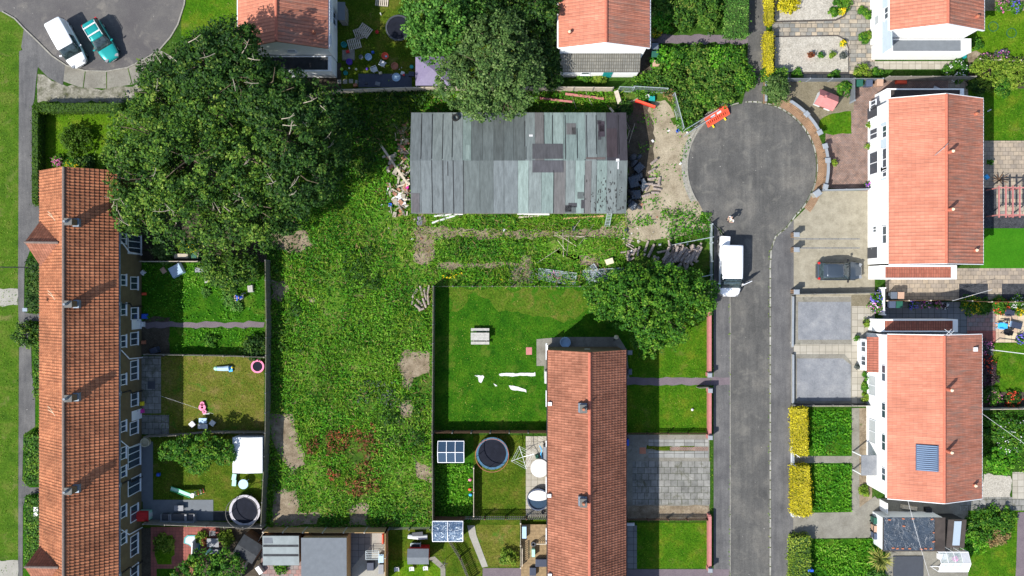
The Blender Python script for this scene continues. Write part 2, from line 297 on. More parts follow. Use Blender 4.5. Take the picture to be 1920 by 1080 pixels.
# ------------------------------------------------------------------ mesh builder
class MB:
    def __init__(s): s.v = []; s.f = []; s.m = []; s.c = []
    def add(s, vs, fs, m=0, c=None):
        o = len(s.v); s.v += [tuple(p) for p in vs]
        for f in fs: s.f.append([i+o for i in f]); s.m.append(m); s.c.append(c or (1, 1, 1))
        return s
    def hexa(s, b, t, m=0, c=None):
        """b, t: four corners each, b counter-clockwise from above"""
        return s.add(list(b)+list(t), [(3, 2, 1, 0), (4, 5, 6, 7), (0, 1, 5, 4), (1, 2, 6, 5), (2, 3, 7, 6), (3, 0, 4, 7)], m, c)
    def box(s, x0, y0, z0, x1, y1, z1, m=0, c=None):
        if x1 < x0: x0, x1 = x1, x0
        if y1 < y0: y0, y1 = y1, y0
        q = [(x0, y0), (x1, y0), (x1, y1), (x0, y1)]
        return s.hexa([(a, b, z0) for a, b in q], [(a, b, z1) for a, b in q], m, c)
    def obox(s, cx, cy, z0, lx, ly, lz, rot=0, m=0, c=None, taper=1.0):
        ca, sa = math.cos(rot), math.sin(rot)
        def P(x, y, z): return (cx+x*ca-y*sa, cy+x*sa+y*ca, z)
        q = [(-lx/2, -ly/2), (lx/2, -ly/2), (lx/2, ly/2), (-lx/2, ly/2)]
        return s.hexa([P(a, b, z0) for a, b in q], [P(a*taper, b*taper, z0+lz) for a, b in q], m, c)
    def prism(s, pts, z0, z1, m=0, c=None):
        a = sum(pts[i-1][0]*pts[i][1]-pts[i][0]*pts[i-1][1] for i in range(len(pts)))
        if a < 0: pts = pts[::-1]
        n = len(pts)
        fs = [tuple(range(n-1, -1, -1)), tuple(range(n, 2*n))]+[(i, (i+1) % n, (i+1) % n+n, i+n) for i in range(n)]
        return s.add([(x, y, z0) for x, y in pts]+[(x, y, z1) for x, y in pts], fs, m, c)
    def sheet(s, pts, z, m=0):
        a = sum(pts[i-1][0]*pts[i][1]-pts[i][0]*pts[i-1][1] for i in range(len(pts)))
        if a < 0: pts = pts[::-1]
        return s.add([(x, y, z) for x, y in pts], [tuple(range(len(pts)))], m)
    def cyl(s, x, y, z0, r, h, n=14, r2=None, m=0, c=None, cap=True):
        r2 = r if r2 is None else r2
        A = [2*math.pi*i/n for i in range(n)]
        vs = [(x+r*math.cos(a), y+r*math.sin(a), z0) for a in A]+[(x+r2*math.cos(a), y+r2*math.sin(a), z0+h) for a in A]
        fs = [(i, (i+1) % n, (i+1) % n+n, i+n) for i in range(n)]
        if cap: fs += [tuple(range(n-1, -1, -1)), tuple(range(n, 2*n))]
        return s.add(vs, fs, m, c)
    def bar(s, p, q, w, t=None, m=0, c=None):
        t = t or w; p = Vector(p); q = Vector(q); d = (q-p)
        if d.length < 1e-6: return s
        d.normalize(); up = Vector((0, 0, 1)) if abs(d.z) < .95 else Vector((1, 0, 0))
        a = d.cross(up).normalized()*w/2; b = a.cross(d).normalized()*t/2
        return s.hexa([p-a-b, p+a-b, q+a-b, q-a-b], [p-a+b, p+a+b, q+a+b, q-a+b], m, c)
    def tube(s, pts, r, n=6, m=0, r2=None, c=None):
        pts = [Vector(p) for p in pts]; k = len(pts); r2 = r if r2 is None else r2; vs = []
        for i, p in enumerate(pts):
            d = (pts[min(i+1, k-1)]-pts[max(i-1, 0)]).normalized()
            up = Vector((0, 0, 1)) if abs(d.z) < .9 else Vector((1, 0, 0))
            a = d.cross(up).normalized(); b = a.cross(d).normalized(); rr = r+(r2-r)*i/(k-1)
            vs += [p+a*rr*math.cos(2*math.pi*j/n)+b*rr*math.sin(2*math.pi*j/n) for j in range(n)]
        fs = [(i*n+j, i*n+(j+1) % n, (i+1)*n+(j+1) % n, (i+1)*n+j) for i in range(k-1) for j in range(n)]
        fs += [tuple(range(n-1, -1, -1)), tuple(range((k-1)*n, k*n))]
        return s.add(vs, fs, m, c)
    def ring(s, x, y, z, r0, r1, h, n=28, m=0, c=None):
        A = [2*math.pi*i/n for i in range(n)]
        vs = []
        for rr, zz in ((r0, z), (r1, z), (r1, z+h), (r0, z+h)): vs += [(x+rr*math.cos(a), y+rr*math.sin(a), zz) for a in A]
        fs = []
        for k in range(4):
            k2 = (k+1) % 4
            fs += [(k*n+i, k2*n+i, k2*n+(i+1) % n, k*n+(i+1) % n)[::-1] for i in range(n)]
        return s.add(vs, fs, m, c)
    def loft(s, secs, m=0, c=None):
        n = len(secs[0]); vs = [p for q in secs for p in q]
        fs = [(i*n+j, i*n+(j+1) % n, (i+1)*n+(j+1) % n, (i+1)*n+j) for i in range(len(secs)-1) for j in range(n)]
        fs += [tuple(range(n-1, -1, -1)), tuple(range((len(secs)-1)*n, len(secs)*n))]
        return s.add(vs, fs, m, c)
    def dome(s, x, y, z, rx, ry, rz, n=12, k=5, m=0, c=None, full=False):
        vs = []; st = -k if full else 0
        for i in range(st, k+1):
            t = math.pi/2*i/k
            vs += [(x+rx*math.cos(t)*math.cos(2*math.pi*j/n), y+ry*math.cos(t)*math.sin(2*math.pi*j/n), z+rz*math.sin(t)) for j in range(n)]
        kk = k-st
        fs = [(i*n+j, i*n+(j+1) % n, (i+1)*n+(j+1) % n, (i+1)*n+j) for i in range(kk) for j in range(n)]
        fs += [tuple(range(n-1, -1, -1)), tuple(range(kk*n, (kk+1)*n))]
        return s.add(vs, fs, m, c)
ORI = {}
def origin(o):
    while o is not None:
        if o.name in ORI: return ORI[o.name]
        o = o.parent
    return (0, 0, 0)
def tag(o, label=None, cat=None, group=None, kind=None):
    if label: o['label'] = label
    if cat: o['category'] = cat
    if group: o['group'] = group
    if kind: o['kind'] = kind
    return o
def thing(name, label, cat, org=(0, 0, 0), group=None):
    o = bpy.data.objects.new(name, None); COL.objects.link(o); o.empty_display_size = .3
    org = (org[0], org[1], org[2] if len(org) > 2 else 0); o.location = org; ORI[o.name] = org
    return tag(o, label, cat, group)
def obj(name, mb, mats, parent=None, smooth=False, uv=False, bevel=0, label=None, cat=None, group=None, kind=None, org=None):
    """link one mesh object; vertices are given in world space (or in the space of a thing at the origin)"""
    me = bpy.data.meshes.new(name)
    ox, oy, oz = origin(parent) if parent is not None else (org or (0, 0, 0))
    if len((ox, oy, oz)) and (ox or oy or oz): vs = [(x-ox, y-oy, z-oz) for x, y, z in mb.v]
    else: vs = mb.v
    me.from_pydata(vs, [], mb.f)
    if isinstance(mats, str): mats = [mats]
    for k in mats: me.materials.append(MATS[k])
    me.polygons.foreach_set('material_index', mb.m)
    if smooth: me.polygons.foreach_set('use_smooth', [True]*len(mb.f))
    if any(c != (1, 1, 1) for c in mb.c):
        a = me.color_attributes.new('col', 'FLOAT_COLOR', 'CORNER'); d = []
        for f, c in zip(mb.f, mb.c): d += [c[0], c[1], c[2], 1]*len(f)
        a.data.foreach_set('color', d)
    if uv:
        ul = me.uv_layers.new(name='UVMap'); me.update(); vu = getattr(mb, 'vuv', None)
        if vu: ul.data.foreach_set('uv', [k for l in me.loops for k in vu[l.vertex_index]])
        for p in (() if vu else me.polygons):
            n = p.normal
            u = Vector((-n.y, n.x, 0))
            if u.length < .05: u = Vector((1, 0, 0)); v = Vector((0, 1, 0))
            else: u.normalize(); v = n.cross(u)
            for li in p.loop_indices:
                co = Vector(me.vertices[me.loops[li].vertex_index].co)+Vector((ox, oy, oz)); ul.data[li].uv = (co.dot(u), co.dot(v))
    me.update()
    o = bpy.data.objects.new(name, me); COL.objects.link(o)
    if parent is not None: o.parent = parent
    else:
        o.location = (ox, oy, oz)
        ORI[o.name] = (ox, oy, oz)
    if bevel:
        b = o.modifiers.new('bevel', 'BEVEL'); b.width = bevel; b.segments = 2; b.limit_method = 'ANGLE'
    return tag(o, label, cat, group, kind)
def solo(name, mb, mats, label, cat, group=None, at=None, **k):
    """one-mesh thing, its origin at its own base"""
    if at is None:
        xs = [p[0] for p in mb.v]; ys = [p[1] for p in mb.v]; zs = [p[2] for p in mb.v]
        at = ((min(xs)+max(xs))/2, (min(ys)+max(ys))/2, min(zs))
    return obj(name, mb, mats, None, label=label, cat=cat, group=group, org=at, **k)
def kids(o): return [c for c in bpy.data.objects if c.parent == o]
def copy_tree(o, parent=None, loc=None, rz=None, label=None, group=None, scale=None):
    c = o.copy(); COL.objects.link(c); c.parent = parent
    if parent is None:
        if loc is not None: c.location = (loc[0], loc[1], loc[2] if len(loc) > 2 else 0); ORI[c.name] = tuple(c.location)
        if rz is not None: c.rotation_euler = (0, 0, rz)
        if scale: c.scale = (scale,)*3
        if label: c['label'] = label
        if group: c['group'] = group
    for ch in kids(o): copy_tree(ch, c)
    return c
def put(root, loc, rz=0):
    root.location = (loc[0], loc[1], loc[2] if len(loc) > 2 else 0); root.rotation_euler = (0, 0, rz); return root
# ------------------------------------------------------------------ flat ground pieces
def jag(pts, step=14, amp=3.0):
    out = []
    for i in range(len(pts)):
        a, b = pts[i], pts[(i+1) % len(pts)]; d = math.hypot(b[0]-a[0], b[1]-a[1]); n = max(1, int(d/step))
        for k in range(n):
            t = k/n
            qx, qy = a[0]+(b[0]-a[0])*t, a[1]+(b[1]-a[1])*t; w1, w2 = math.sin(qx*.11+qy*.07)+math.sin(qy*.19-qx*.05), math.cos(qy*.12-qx*.08)+math.sin(qx*.21)
            out.append((qx+random.uniform(-amp, amp)+w1*amp*.8, qy+random.uniform(-amp, amp)+w2*amp*.8))
    return out
def rect(x0, y0, x1, y1): return [(x0, y0), (x1, y0), (x1, y1), (x0, y1)]
PC = [0]
def patch(name, pts, mat, lv, rough=0):
    PC[0] += 1
    if rough: pts = jag(pts, 9, rough)
    mb = MB().sheet([G(*p) for p in pts], .007*lv+.00004*PC[0])
    return obj(name, mb, mat, kind='structure')
def strip(name, pts, w, mat, z0, z1, kind='structure', **k):
    """kerb-like band along a photo polyline; w in metres"""
    mb = MB(); P = [Vector(G(*p)) for p in pts]; L = []; Rr = []
    for i, p in enumerate(P):
        d = (P[min(i+1, len(P)-1)]-P[max(i-1, 0)]).normalized(); n = Vector((-d.y, d.x))*w/2
        L.append(p+n); Rr.append(p-n)
    for i in range(len(P)-1):
        mb.hexa([(*Rr[i], z0), (*Rr[i+1], z0), (*L[i+1], z0), (*L[i], z0)], [(*Rr[i], z1), (*Rr[i+1], z1), (*L[i+1], z1), (*L[i], z1)])
    return obj(name, mb, mat, kind=kind, **k)
# ------------------------------------------------------------------ foliage
def leaf_obj(name, C, Nn, S, rnd, mat, parent=None, asp=.6, kind=None, label=None, cat=None, group=None, core=None):
    C = np.asarray(C, float); n = len(C); Nn = np.asarray(Nn, float)
    Nn /= np.linalg.norm(Nn, axis=1, keepdims=True)+1e-9
    t = rng.normal(size=(n, 3)); a = np.cross(Nn, t); a /= np.linalg.norm(a, axis=1, keepdims=True)+1e-9
    b = np.cross(Nn, a); S = np.asarray(S)[:, None]
    a = a*S; b = b*S*asp; fold = Nn*S*.18
    org = np.array(origin(parent)) if parent is not None else np.zeros(3)
    C = C-org
    V = np.stack([C-a, C-b+fold, C+a, C+b+fold], 1).reshape(-1, 3)
    me = bpy.data.meshes.new(name)
    me.vertices.add(4*n); me.vertices.foreach_set('co', V.ravel())
    me.loops.add(4*n); me.loops.foreach_set('vertex_index', np.arange(4*n, dtype=np.int32))
    me.polygons.add(n); me.polygons.foreach_set('loop_start', np.arange(0, 4*n, 4, dtype=np.int32))
    me.polygons.foreach_set('loop_total', np.full(n, 4, dtype=np.int32))
    at = me.attributes.new('rnd', 'FLOAT', 'FACE'); at.data.foreach_set('value', np.clip(rnd, 0, 1).astype(np.float32))
    me.materials.append(MATS[mat]); me.update(calc_edges=True)
    o = bpy.data.objects.new(name, me); COL.objects.link(o)
    if parent is not None: o.parent = parent
    return tag(o, label, cat, group, kind)
def cloud(blobs, n, size, clump=.9, fill=.55, flat=.8):
    """leaves gathered in clumps on the shells of ellipsoids; blobs: (x, y, z, r, rz)"""
    W = np.array([b[3]**2 for b in blobs]); W = W/W.sum(); C = []; Nn = []; RN = []
    for b, w in zip(blobs, W):
        x, y, z, r, rz = b; nb = int(n*w); k = max(5, int(7.2*(r/clump)**1.7))
        d = rng.normal(size=(k, 3)); d[:, 2] = np.abs(d[:, 2])*1.1-.35; d /= np.linalg.norm(d, axis=1, keepdims=True)
        rad = rng.uniform(fill, 1.0, size=(k, 1))**.6
        cc = d*rad*np.array([r, r, rz]); cr = clump*rng.uniform(.35, 1.25, size=k); tone = rng.uniform(-.3, .3, size=k)
        idx = rng.integers(0, k, nb); q = rng.normal(size=(nb, 3)); q /= np.linalg.norm(q, axis=1, keepdims=True)
        q *= (rng.uniform(.25, 1, size=(nb, 1))**.45)
        P = cc[idx]+q*cr[idx][:, None]*np.array([1, 1, .6])
        C.append(P+np.array([x, y, z])); out = q*.6+d[idx]*.3+np.array([0, 0, flat]); Nn.append(out+rng.normal(size=(nb, 3))*.55)
        RN.append(.42+tone[idx]+rng.normal(size=nb)*.2)
    C = np.concatenate(C); return C, np.concatenate(Nn), rng.uniform(.65, 1.3, len(C))*size, np.concatenate(RN)
def tree(name, label, blobs, n, size, mat, trunk, th, tr=.22, group=None, clump=.9, twigs=0, cat='tree', flat=.8, fill=.55):
    """blobs in photo px: (px, py, height, radius m, vertical radius)"""
    base = G(*trunk, 0) if len(trunk) == 2 else trunk[:2]
    T = thing(name, label, cat, (*base, 0), group)
    B = [(*G(b[0], b[1], b[2]), b[2], b[3], b[4] if len(b) > 4 else b[3]*.7) for b in blobs]
    C, Nn, S, rn = cloud(B, n, size, clump, fill, flat)
    S[C[:, 2] < .15] *= .3; C[:, 2] = np.maximum(C[:, 2], .12)
    leaf_obj('crown', C, Nn, S, rn, mat, T)
    mb = MB(); t0 = Vector((*base, 0)); t1 = Vector((base[0]+.1, base[1]-.1, th))
    mb.tube([t0, t0.lerp(t1, .5)+Vector((.08, .05, 0)), t1], tr, 8, r2=tr*.6)
    for b in B:
        e = Vector(b[:3])+Vector((0, 0, b[4]*.3)); mid = t1.lerp(e, .5)+Vector((0, 0, -.25))
        mb.tube([t1-Vector((0, 0, th*.15)), mid, e], tr*.45, 6, r2=tr*.12)
        for _ in range(4):
            a = random.uniform(0, 6.28); q = e+Vector((math.cos(a)*b[3]*.75, math.sin(a)*b[3]*.75, random.uniform(-.1, .5)*b[4]))
            mb.tube([mid.lerp(e, .6), e.lerp(q, .5)+Vector((0, 0, .15)), q], tr*.18, 5, r2=tr*.05)
    obj('trunk', mb, 'bark', T)
    if twigs:
        for _ in range(twigs):
            mb = MB(); b = random.choice(B); a = random.uniform(0, 6.28); rr = b[3]*random.uniform(.1, .6)
            p = Vector((b[0]+math.cos(a)*rr, b[1]+math.sin(a)*rr, b[2]+b[4]*random.uniform(.75, 1.0)))
            a2 = random.uniform(0, 6.28)
            q = p+Vector((math.cos(a2), math.sin(a2), .25))*random.uniform(.6, 1.3)
            mb.tube([p, p.lerp(q, .5)+Vector((.08, -.08, .1)), q], .035, 5, r2=.012)
            for _k in range(2):
                s_ = p.lerp(q, random.uniform(.4, .8)); e_ = s_+Vector((random.uniform(-.4, .4), random.uniform(-.4, .4), .15)); mb.tube([s_, s_.lerp(e_, .5), e_], .02, 4, r2=.008)
            obj('twig', mb, 'dead_twig', T)
    return T
def bush(name, label, px, py, r, h, mat, n=500, size=.11, group=None, petals=None, cat='shrub', clump=.35, np_=80, ry=None):
    if petals == 'petal_white': np_ = min(np_, 90)
    x, y = G(px, py, h*.5); T = thing(name, label, cat, (x, y, 0), group)
    C, Nn, S, rn = cloud([(x, y, h*.45, r, h*.5)], n, size, clump, .3)
    if ry: C[:, 1] = y+(C[:, 1]-y)*ry/r
    C[:, 2] = np.maximum(C[:, 2], .05); leaf_obj('foliage', C, Nn, S, rn, mat, T)
    mb = MB()
    for k in range(4):
        a = k*1.6; mb.tube([(x, y, 0), (x+math.cos(a)*r*.3, y+math.sin(a)*r*.3, h*.4), (x+math.cos(a)*r*.5, y+math.sin(a)*r*.5, h*.7)], .02, 5, r2=.008)
    obj('stem', mb, 'bark', T)
    if petals:
        C, Nn, S, rn = cloud([(x, y, h*.55, r*.9, h*.5)], np_, size*.8, clump, .8); C[:, 2] = np.maximum(C[:, 2], .1)
        if ry: C[:, 1] = y+(C[:, 1]-y)*ry/r
        leaf_obj('blossom', C, Nn, S, rng.uniform(0, 1, len(C)), petals, T)
    return T
def hedge(name, label, pts, h, mat, dens=90, size=.09, group=None, cat='hedge', wob=.1, core='leaf_hedge'):
    """pts: photo polygon of the top outline at height h"""
    P = [G(p[0], p[1], h) for p in pts]; cx = sum(p[0] for p in P)/len(P); cy = sum(p[1] for p in P)/len(P)
    T = thing(name, label, cat, (cx, cy, 0), group)
    ins = [(cx+(x-cx)*.96, cy+(y-cy)*.96) for x, y in P]
    MBc = MB().prism(ins, 0, h-.08); obj('inner_branches', MBc, 'core_gold' if mat == 'leaf_gold' else 'core_green', T)
    C = []; Nn = []
    xs = [p[0] for p in P]; ys = [p[1] for p in P]; area = abs(sum(P[i-1][0]*P[i][1]-P[i][0]*P[i-1][1] for i in range(len(P))))/2
    n = int(area*dens); Q = sample_poly(P, n)
    C.append(np.column_stack([Q, h-.04+rng.normal(size=len(Q))*wob])); Nn.append(np.tile([0, 0, 1.], (len(Q), 1))+rng.normal(size=(len(Q), 3))*.45)
    for i in range(len(P)):
        a, b = np.array(P[i-1]), np.array(P[i]); L = np.linalg.norm(b-a); k = int(L*h*dens*.7)
        if k < 2: continue
        t = rng.uniform(0, 1, (k, 1)); nn = np.array([(b-a)[1], -(b-a)[0]])/(L+1e-9)
        if np.dot(nn, (a+b)/2-np.array([cx, cy])) < 0: nn = -nn
        q = a+(b-a)*t+nn*rng.normal(size=(k, 1))*wob
        C.append(np.column_stack([q, rng.uniform(.05, h, k)])); Nn.append(np.tile([nn[0], nn[1], .5], (k, 1))+rng.normal(size=(k, 3))*.45)
    C = np.concatenate(C); Nn = np.concatenate(Nn)
    leaf_obj('foliage', C, Nn, rng.uniform(.7, 1.3, len(C))*size, .5+(vnoise(C[:, 0], C[:, 1], .7, 3)-.5)*.7+rng.normal(size=len(C))*.22, mat, T)
    return T
def sample_poly(P, n):
    P = np.array(P); lo = P.min(0); hi = P.max(0); out = np.zeros((0, 2)); it = 0
    while len(out) < n and it < 60:
        q = rng.uniform(lo, hi, size=(max(64, n*2), 2)); out = np.concatenate([out, q[inside(q, P)]]); it += 1
    return out[:n]
def inside(q, P):
    x, y = q[:, 0], q[:, 1]; r = np.zeros(len(q), bool); j = len(P)-1
    for i in range(len(P)):
        xi, yi = P[i]; xj, yj = P[j]
        c = ((yi > y) != (yj > y)) & (x < (xj-xi)*(y-yi)/((yj-yi) or 1e-9)+xi); r ^= c; j = i
    return r
def vnoise(x, y, s, seed=0):
    x = x/s+seed*17.3; y = y/s+seed*9.1; xi = np.floor(x); yi = np.floor(y); fx = x-xi; fy = y-yi
    fx = fx*fx*(3-2*fx); fy = fy*fy*(3-2*fy)
    def hsh(a, b): v = np.sin(a*127.1+b*311.7+seed*74.7)*43758.5453; return v-np.floor(v)
    return (hsh(xi, yi)*(1-fx)+hsh(xi+1, yi)*fx)*(1-fy)+(hsh(xi, yi+1)*(1-fx)+hsh(xi+1, yi+1)*fx)*fy
def weeds(name, polys, holes, dens, size, h, mat, seed=1, thin=.0, label=None, nscale=1.6, flat=1.0, asp=.45, soft=()):
    """ground cover over photo polygons, not over holes; density breathes with noise"""
    C = []
    for p in polys:
        P = [G(*q) for q in p]; a = abs(sum(P[i-1][0]*P[i][1]-P[i][0]*P[i-1][1] for i in range(len(P))))/2
        Q = sample_poly(P, int(a*dens))
        for hh in holes:
            HP = np.array([G(*q) for q in hh]); jit = rng.normal(size=Q.shape)*.28; Q = Q[~inside(Q+jit, HP)]
        for hh in soft:
            HP = np.array([G(*q) for q in hh]); Q = Q[~(inside(Q+rng.normal(size=Q.shape)*.7, HP) & (rng.uniform(size=len(Q)) < .5))]
        C.append(Q)
    Q = np.concatenate(C); nz = .6*vnoise(Q[:, 0], Q[:, 1], nscale, seed)+.4*vnoise(Q[:, 0], Q[:, 1], nscale*.35, seed+5)
    k = rng.uniform(0, 1, len(Q)) < np.clip((nz-thin)*2.2, 0, 1); Q = Q[k]; nz = nz[k]; n = len(Q)
    z = rng.uniform(.03, 1, n)**1.3*h*(.35+nz*1.2)
    Nn = np.tile([0, 0, flat], (n, 1))+rng.normal(size=(n, 3))*.6
    tone = vnoise(Q[:, 0], Q[:, 1], nscale*1.3, seed+11)
    return leaf_obj(name, np.column_stack([Q, z]), Nn, rng.uniform(.5, 1.4, n)*size, .15+tone*.6+rng.normal(size=n)*.17, mat, kind='stuff', asp=asp, label=label, cat='plants')
# ------------------------------------------------------------------ buildings
def window(T, face, wall, c, z0, z1, w, mull=1, proud=.05, pane='window_glass', name='window', transom=False, frame='upvc'):
    """face W/E (wall = x) or N/S (wall = y); c is the other coordinate, metres"""
    f = MB(); g = MB(); t = .07
    sg = {'W': -1, 'E': 1, 'N': 1, 'S': -1}[face]; a0, a1 = wall-sg*.02, wall+sg*proud
    def bx(mb, u0, u1, v0, v1, d0, d1):
        if face in 'WE': mb.box(d0, u0, v0, d1, u1, v1)
        else: mb.box(u0, d0, v0, u1, d1, v1)
    l, r = c-w/2, c+w/2
    bx(f, l, l+t, z0, z1, a0, a1); bx(f, r-t, r, z0, z1, a0, a1); bx(f, l+t, r-t, z0, z0+t, a0, a1); bx(f, l+t, r-t, z1-t, z1, a0, a1)
    for k in range(mull):
        u = l+(k+1)*w/(mull+1); bx(f, u-t/2, u+t/2, z0+t, z1-t, a0, a1)
    o = obj(name, f, frame, T)
    bx(g, l+t*.9, r-t*.9, z0+t*.9, z1-t*.9, wall, wall+sg*proud*.5)
    obj('pane', g, pane, o)
    s = MB(); bx(s, l-.06, r+.06, z0-.06, z0-.003, a0, wall+sg*(proud+.07)); obj('sill', s, frame, o)
def door(T, face, wall, c, z1, w, mat='p_dkgrey'):
    sg = {'W': -1, 'E': 1, 'N': 1, 'S': -1}[face]; d = MB(); hd = MB()
    def bx(mb, u0, u1, v0, v1, d0, d1):
        if face in 'WE': mb.box(d0, u0, v0, d1, u1, v1)
        else: mb.box(u0, d0, v0, u1, d1, v1)
    bx(d, c-w/2, c+w/2, .05, z1, wall-sg*.02, wall+sg*.05); o = obj('door', d, mat, T)
    bx(hd, c+w*.35, c+w*.42, .95, 1.1, wall+sg*.05, wall+sg*.1); obj('handle', hd, 'steel', o)
def house(name, label, gx0, gx1, gy0, gy1, he, hr, wall, roof, ridge='ridge_tile', ov=.25, gut='white_paint', vov=.1, barge=None, cat='house', group=None, relief=(.3, 0, .02, 0), roof_e=None):
    """ground photo px of the eaves rectangle; ridge runs up and down the photo"""
    x0, x1 = (gx0-960)/20, (gx1-960)/20; y1, y0 = (540-gy0)/20, (540-gy1)/20; xm = (x0+x1)/2
    T = thing(name, label, cat, (xm, (y0+y1)/2, 0), group)
    wx0, wx1, wy0, wy1 = x0+ov, x1-ov, y0+vov, y1-vov; sl = (hr-he)/(x1-xm)
    hw = he+sl*ov-.14
    mb = MB(); sec = lambda y: [(wx0, y, 0), (wx1, y, 0), (wx1, y, hw), (xm, y, hr-.14), (wx0, y, hw)]
    mb.add(sec(wy0)+sec(wy1), [(0, 1, 2, 3, 4), (9, 8, 7, 6, 5), (1, 0, 5, 6), (2, 1, 6, 7), (3, 2, 7, 8), (4, 3, 8, 9), (0, 4, 9, 5)])
    obj('wall', mb, wall, T)
    mb = MB(); t = .11
    mb.hexa([(x0, y0, he-t), (xm, y0, hr-t), (xm, y1, hr-t), (x0, y1, he-t)], [(x0, y0, he), (xm, y0, hr), (xm, y1, hr), (x0, y1, he)])
    mb.hexa([(xm, y0, hr-t), (x1, y0, he-t), (x1, y1, he-t), (xm, y1, hr-t)], [(xm, y0, hr), (x1, y0, he), (x1, y1, he), (xm, y1, hr)])
    rl = MB(); rl.vuv = []
    pit, crs, amp, stp = relief
    for sgn, xe in ((-1, x0), (1, x1)):
        L = math.hypot(xe-xm, hr-he); nx, nz = sgn*(hr-he)/L, abs(xe-xm)/L; nc = max(1, round(L/crs)) if crs else 1
        rows = []
        for c_ in range(nc): rows += [(c_/nc+.0005, .006), ((c_+1)/nc-.0005, .006+stp)]
        ny = int((y1-y0)/pit)*6; base = len(rl.v)
        cj = [[random.gauss(0, .007 if crs else .003) for _ in range(ny//6+2)] for _c in range(nc)]
        for ri, (s_, off) in enumerate(rows):
            for j in range(ny+1):
                yy = y0+(y1-y0)*j/ny; ph = (j % 6)/6; o_ = off+amp*max(0, math.cos(2*math.pi*ph))**1.3+abs(cj[ri//2][(j+3)//6])*(1 if ri % 2 else .3)
                rl.v.append((xm+(xe-xm)*s_+nx*o_, yy, hr+(he-hr)*s_+nz*o_)); rl.vuv.append((yy, s_*L+(20 if sgn > 0 else 0)))
        for i in range(len(rows)-1):
            for j in range(ny):
                a = base+i*(ny+1)+j; q = [a, a+1, a+ny+2, a+ny+1]
                rl.f.append(q if sgn < 0 else q[::-1]); rl.m.append(0 if sgn < 0 else 1); rl.c.append((1, 1, 1))
    rf = obj('roof', mb, roof, T, uv=True)
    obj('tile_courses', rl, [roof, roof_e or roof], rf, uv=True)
    rp = MB(); rp.tube([(xm, y0+.02, hr), (xm, (y0+y1)/2, hr+.015), (xm, y1-.02, hr)], .13, 8); obj('ridge_tiles', rp, ridge, rf)
    for sx, xx in ((-1, x0), (1, x1)):
        gb = MB().box(xx, y0+.05, he-.22, xx+sx*.11, y1-.05, he-.1); obj('gutter', gb, gut, T)
    if barge:
        for yy, s_ in ((y0, -1), (y1, 1)):
            bb = MB()
            for a, b_ in ((x0, xm), (x1, xm)): bb.bar((a, yy+s_*.03, he-.06), (b_, yy+s_*.03, hr-.06), .05, .2)
            obj('bargeboard', bb, barge, rf)
    T['xm'] = xm
    return T, dict(x0=x0, x1=x1, y0=y0, y1=y1, xm=xm, wx0=wx0, wx1=wx1, wy0=wy0, wy1=wy1, he=he, hr=hr)
def shed(name, label, px0, py0, px1, py1, he, hr, roofmat, wallmat, axis='x', cat='shed', group=None, mono=False, ov=.08, trim=None, doorface=None):
    """px rectangle is the roof outline as the photo shows it (height he); ridge along axis"""
    x0, y1 = G(px0, py0, he); x1, y0 = G(px1, py1, he)
    return shed_w(name, label, x0, y0, x1, y1, he, hr, roofmat, wallmat, axis, cat, group, mono, ov, trim, 0, doorface)
def shed_w(name, label, x0, y0, x1, y1, he, hr, roofmat, wallmat, axis='x', cat='shed', group=None, mono=False, ov=.08, trim=None, rot=0, doorface=None):
    cx, cy = (x0+x1)/2, (y0+y1)/2; a, b = (x1-x0)/2, (y1-y0)/2
    T = thing(name, label, cat, (0, 0, 0), group)
    if axis == 'y': a, b = b, a
    w = MB(); r = MB(); A, B_ = a-ov, b-ov; t = .05
    def place(mb):
        if axis == 'y': mb.v = [(-y, x, z) for x, y, z in mb.v]
    if mono:
        w.hexa([(-A, -B_, 0), (A, -B_, 0), (A, B_, 0), (-A, B_, 0)], [(-A, -B_, he-t), (A, -B_, he-t), (A, B_, hr-t), (-A, B_, hr-t)])
        r.hexa([(-a, -b, he-t+.002), (a, -b, he-t+.002), (a, b, hr-t+.002), (-a, b, hr-t+.002)], [(-a, -b, he), (a, -b, he), (a, b, hr), (-a, b, hr)])
    else:
        sec = lambda x: [(x, -B_, 0), (x, B_, 0), (x, B_, he-t), (x, 0, hr-t), (x, -B_, he-t)]
        w.add(sec(A)+sec(-A), [(0, 1, 2, 3, 4), (9, 8, 7, 6, 5), (1, 0, 5, 6), (2, 1, 6, 7), (3, 2, 7, 8), (4, 3, 8, 9), (0, 4, 9, 5)])
        r.hexa([(-a, -b, he-t+.002), (a, -b, he-t+.002), (a, 0, hr-t+.002), (-a, 0, hr-t+.002)], [(-a, -b, he), (a, -b, he), (a, 0, hr), (-a, 0, hr)])
        r.hexa([(-a, 0, hr-t+.002), (a, 0, hr-t+.002), (a, b, he-t+.002), (-a, b, he-t+.002)], [(-a, 0, hr), (a, 0, hr), (a, b, he), (-a, b, he)])
    place(w); place(r)
    obj('wall', w, wallmat, T); rf = obj('roof', r, roofmat, T, uv=True)
    d = MB().box(-.4, -B_-.03, .03, .4, -B_, min(1.9, he-.15)); place(d); dd = obj('door', d, 'timber_grey', T)
    hd = MB().box(.28, -B_-.06, .95, .34, -B_-.032, 1.1); place(hd); obj('handle', hd, 'steel', dd)
    if trim:
        for yy in (-b, b):
            z = hr if (mono and yy > 0) else he
            e = MB().bar((-a, yy*1.01, z-.05), (a, yy*1.01, z-.05), .05, .1); place(e); obj('fascia', e, trim, rf)
    put(T, (cx, cy, 0), rot)
    return T
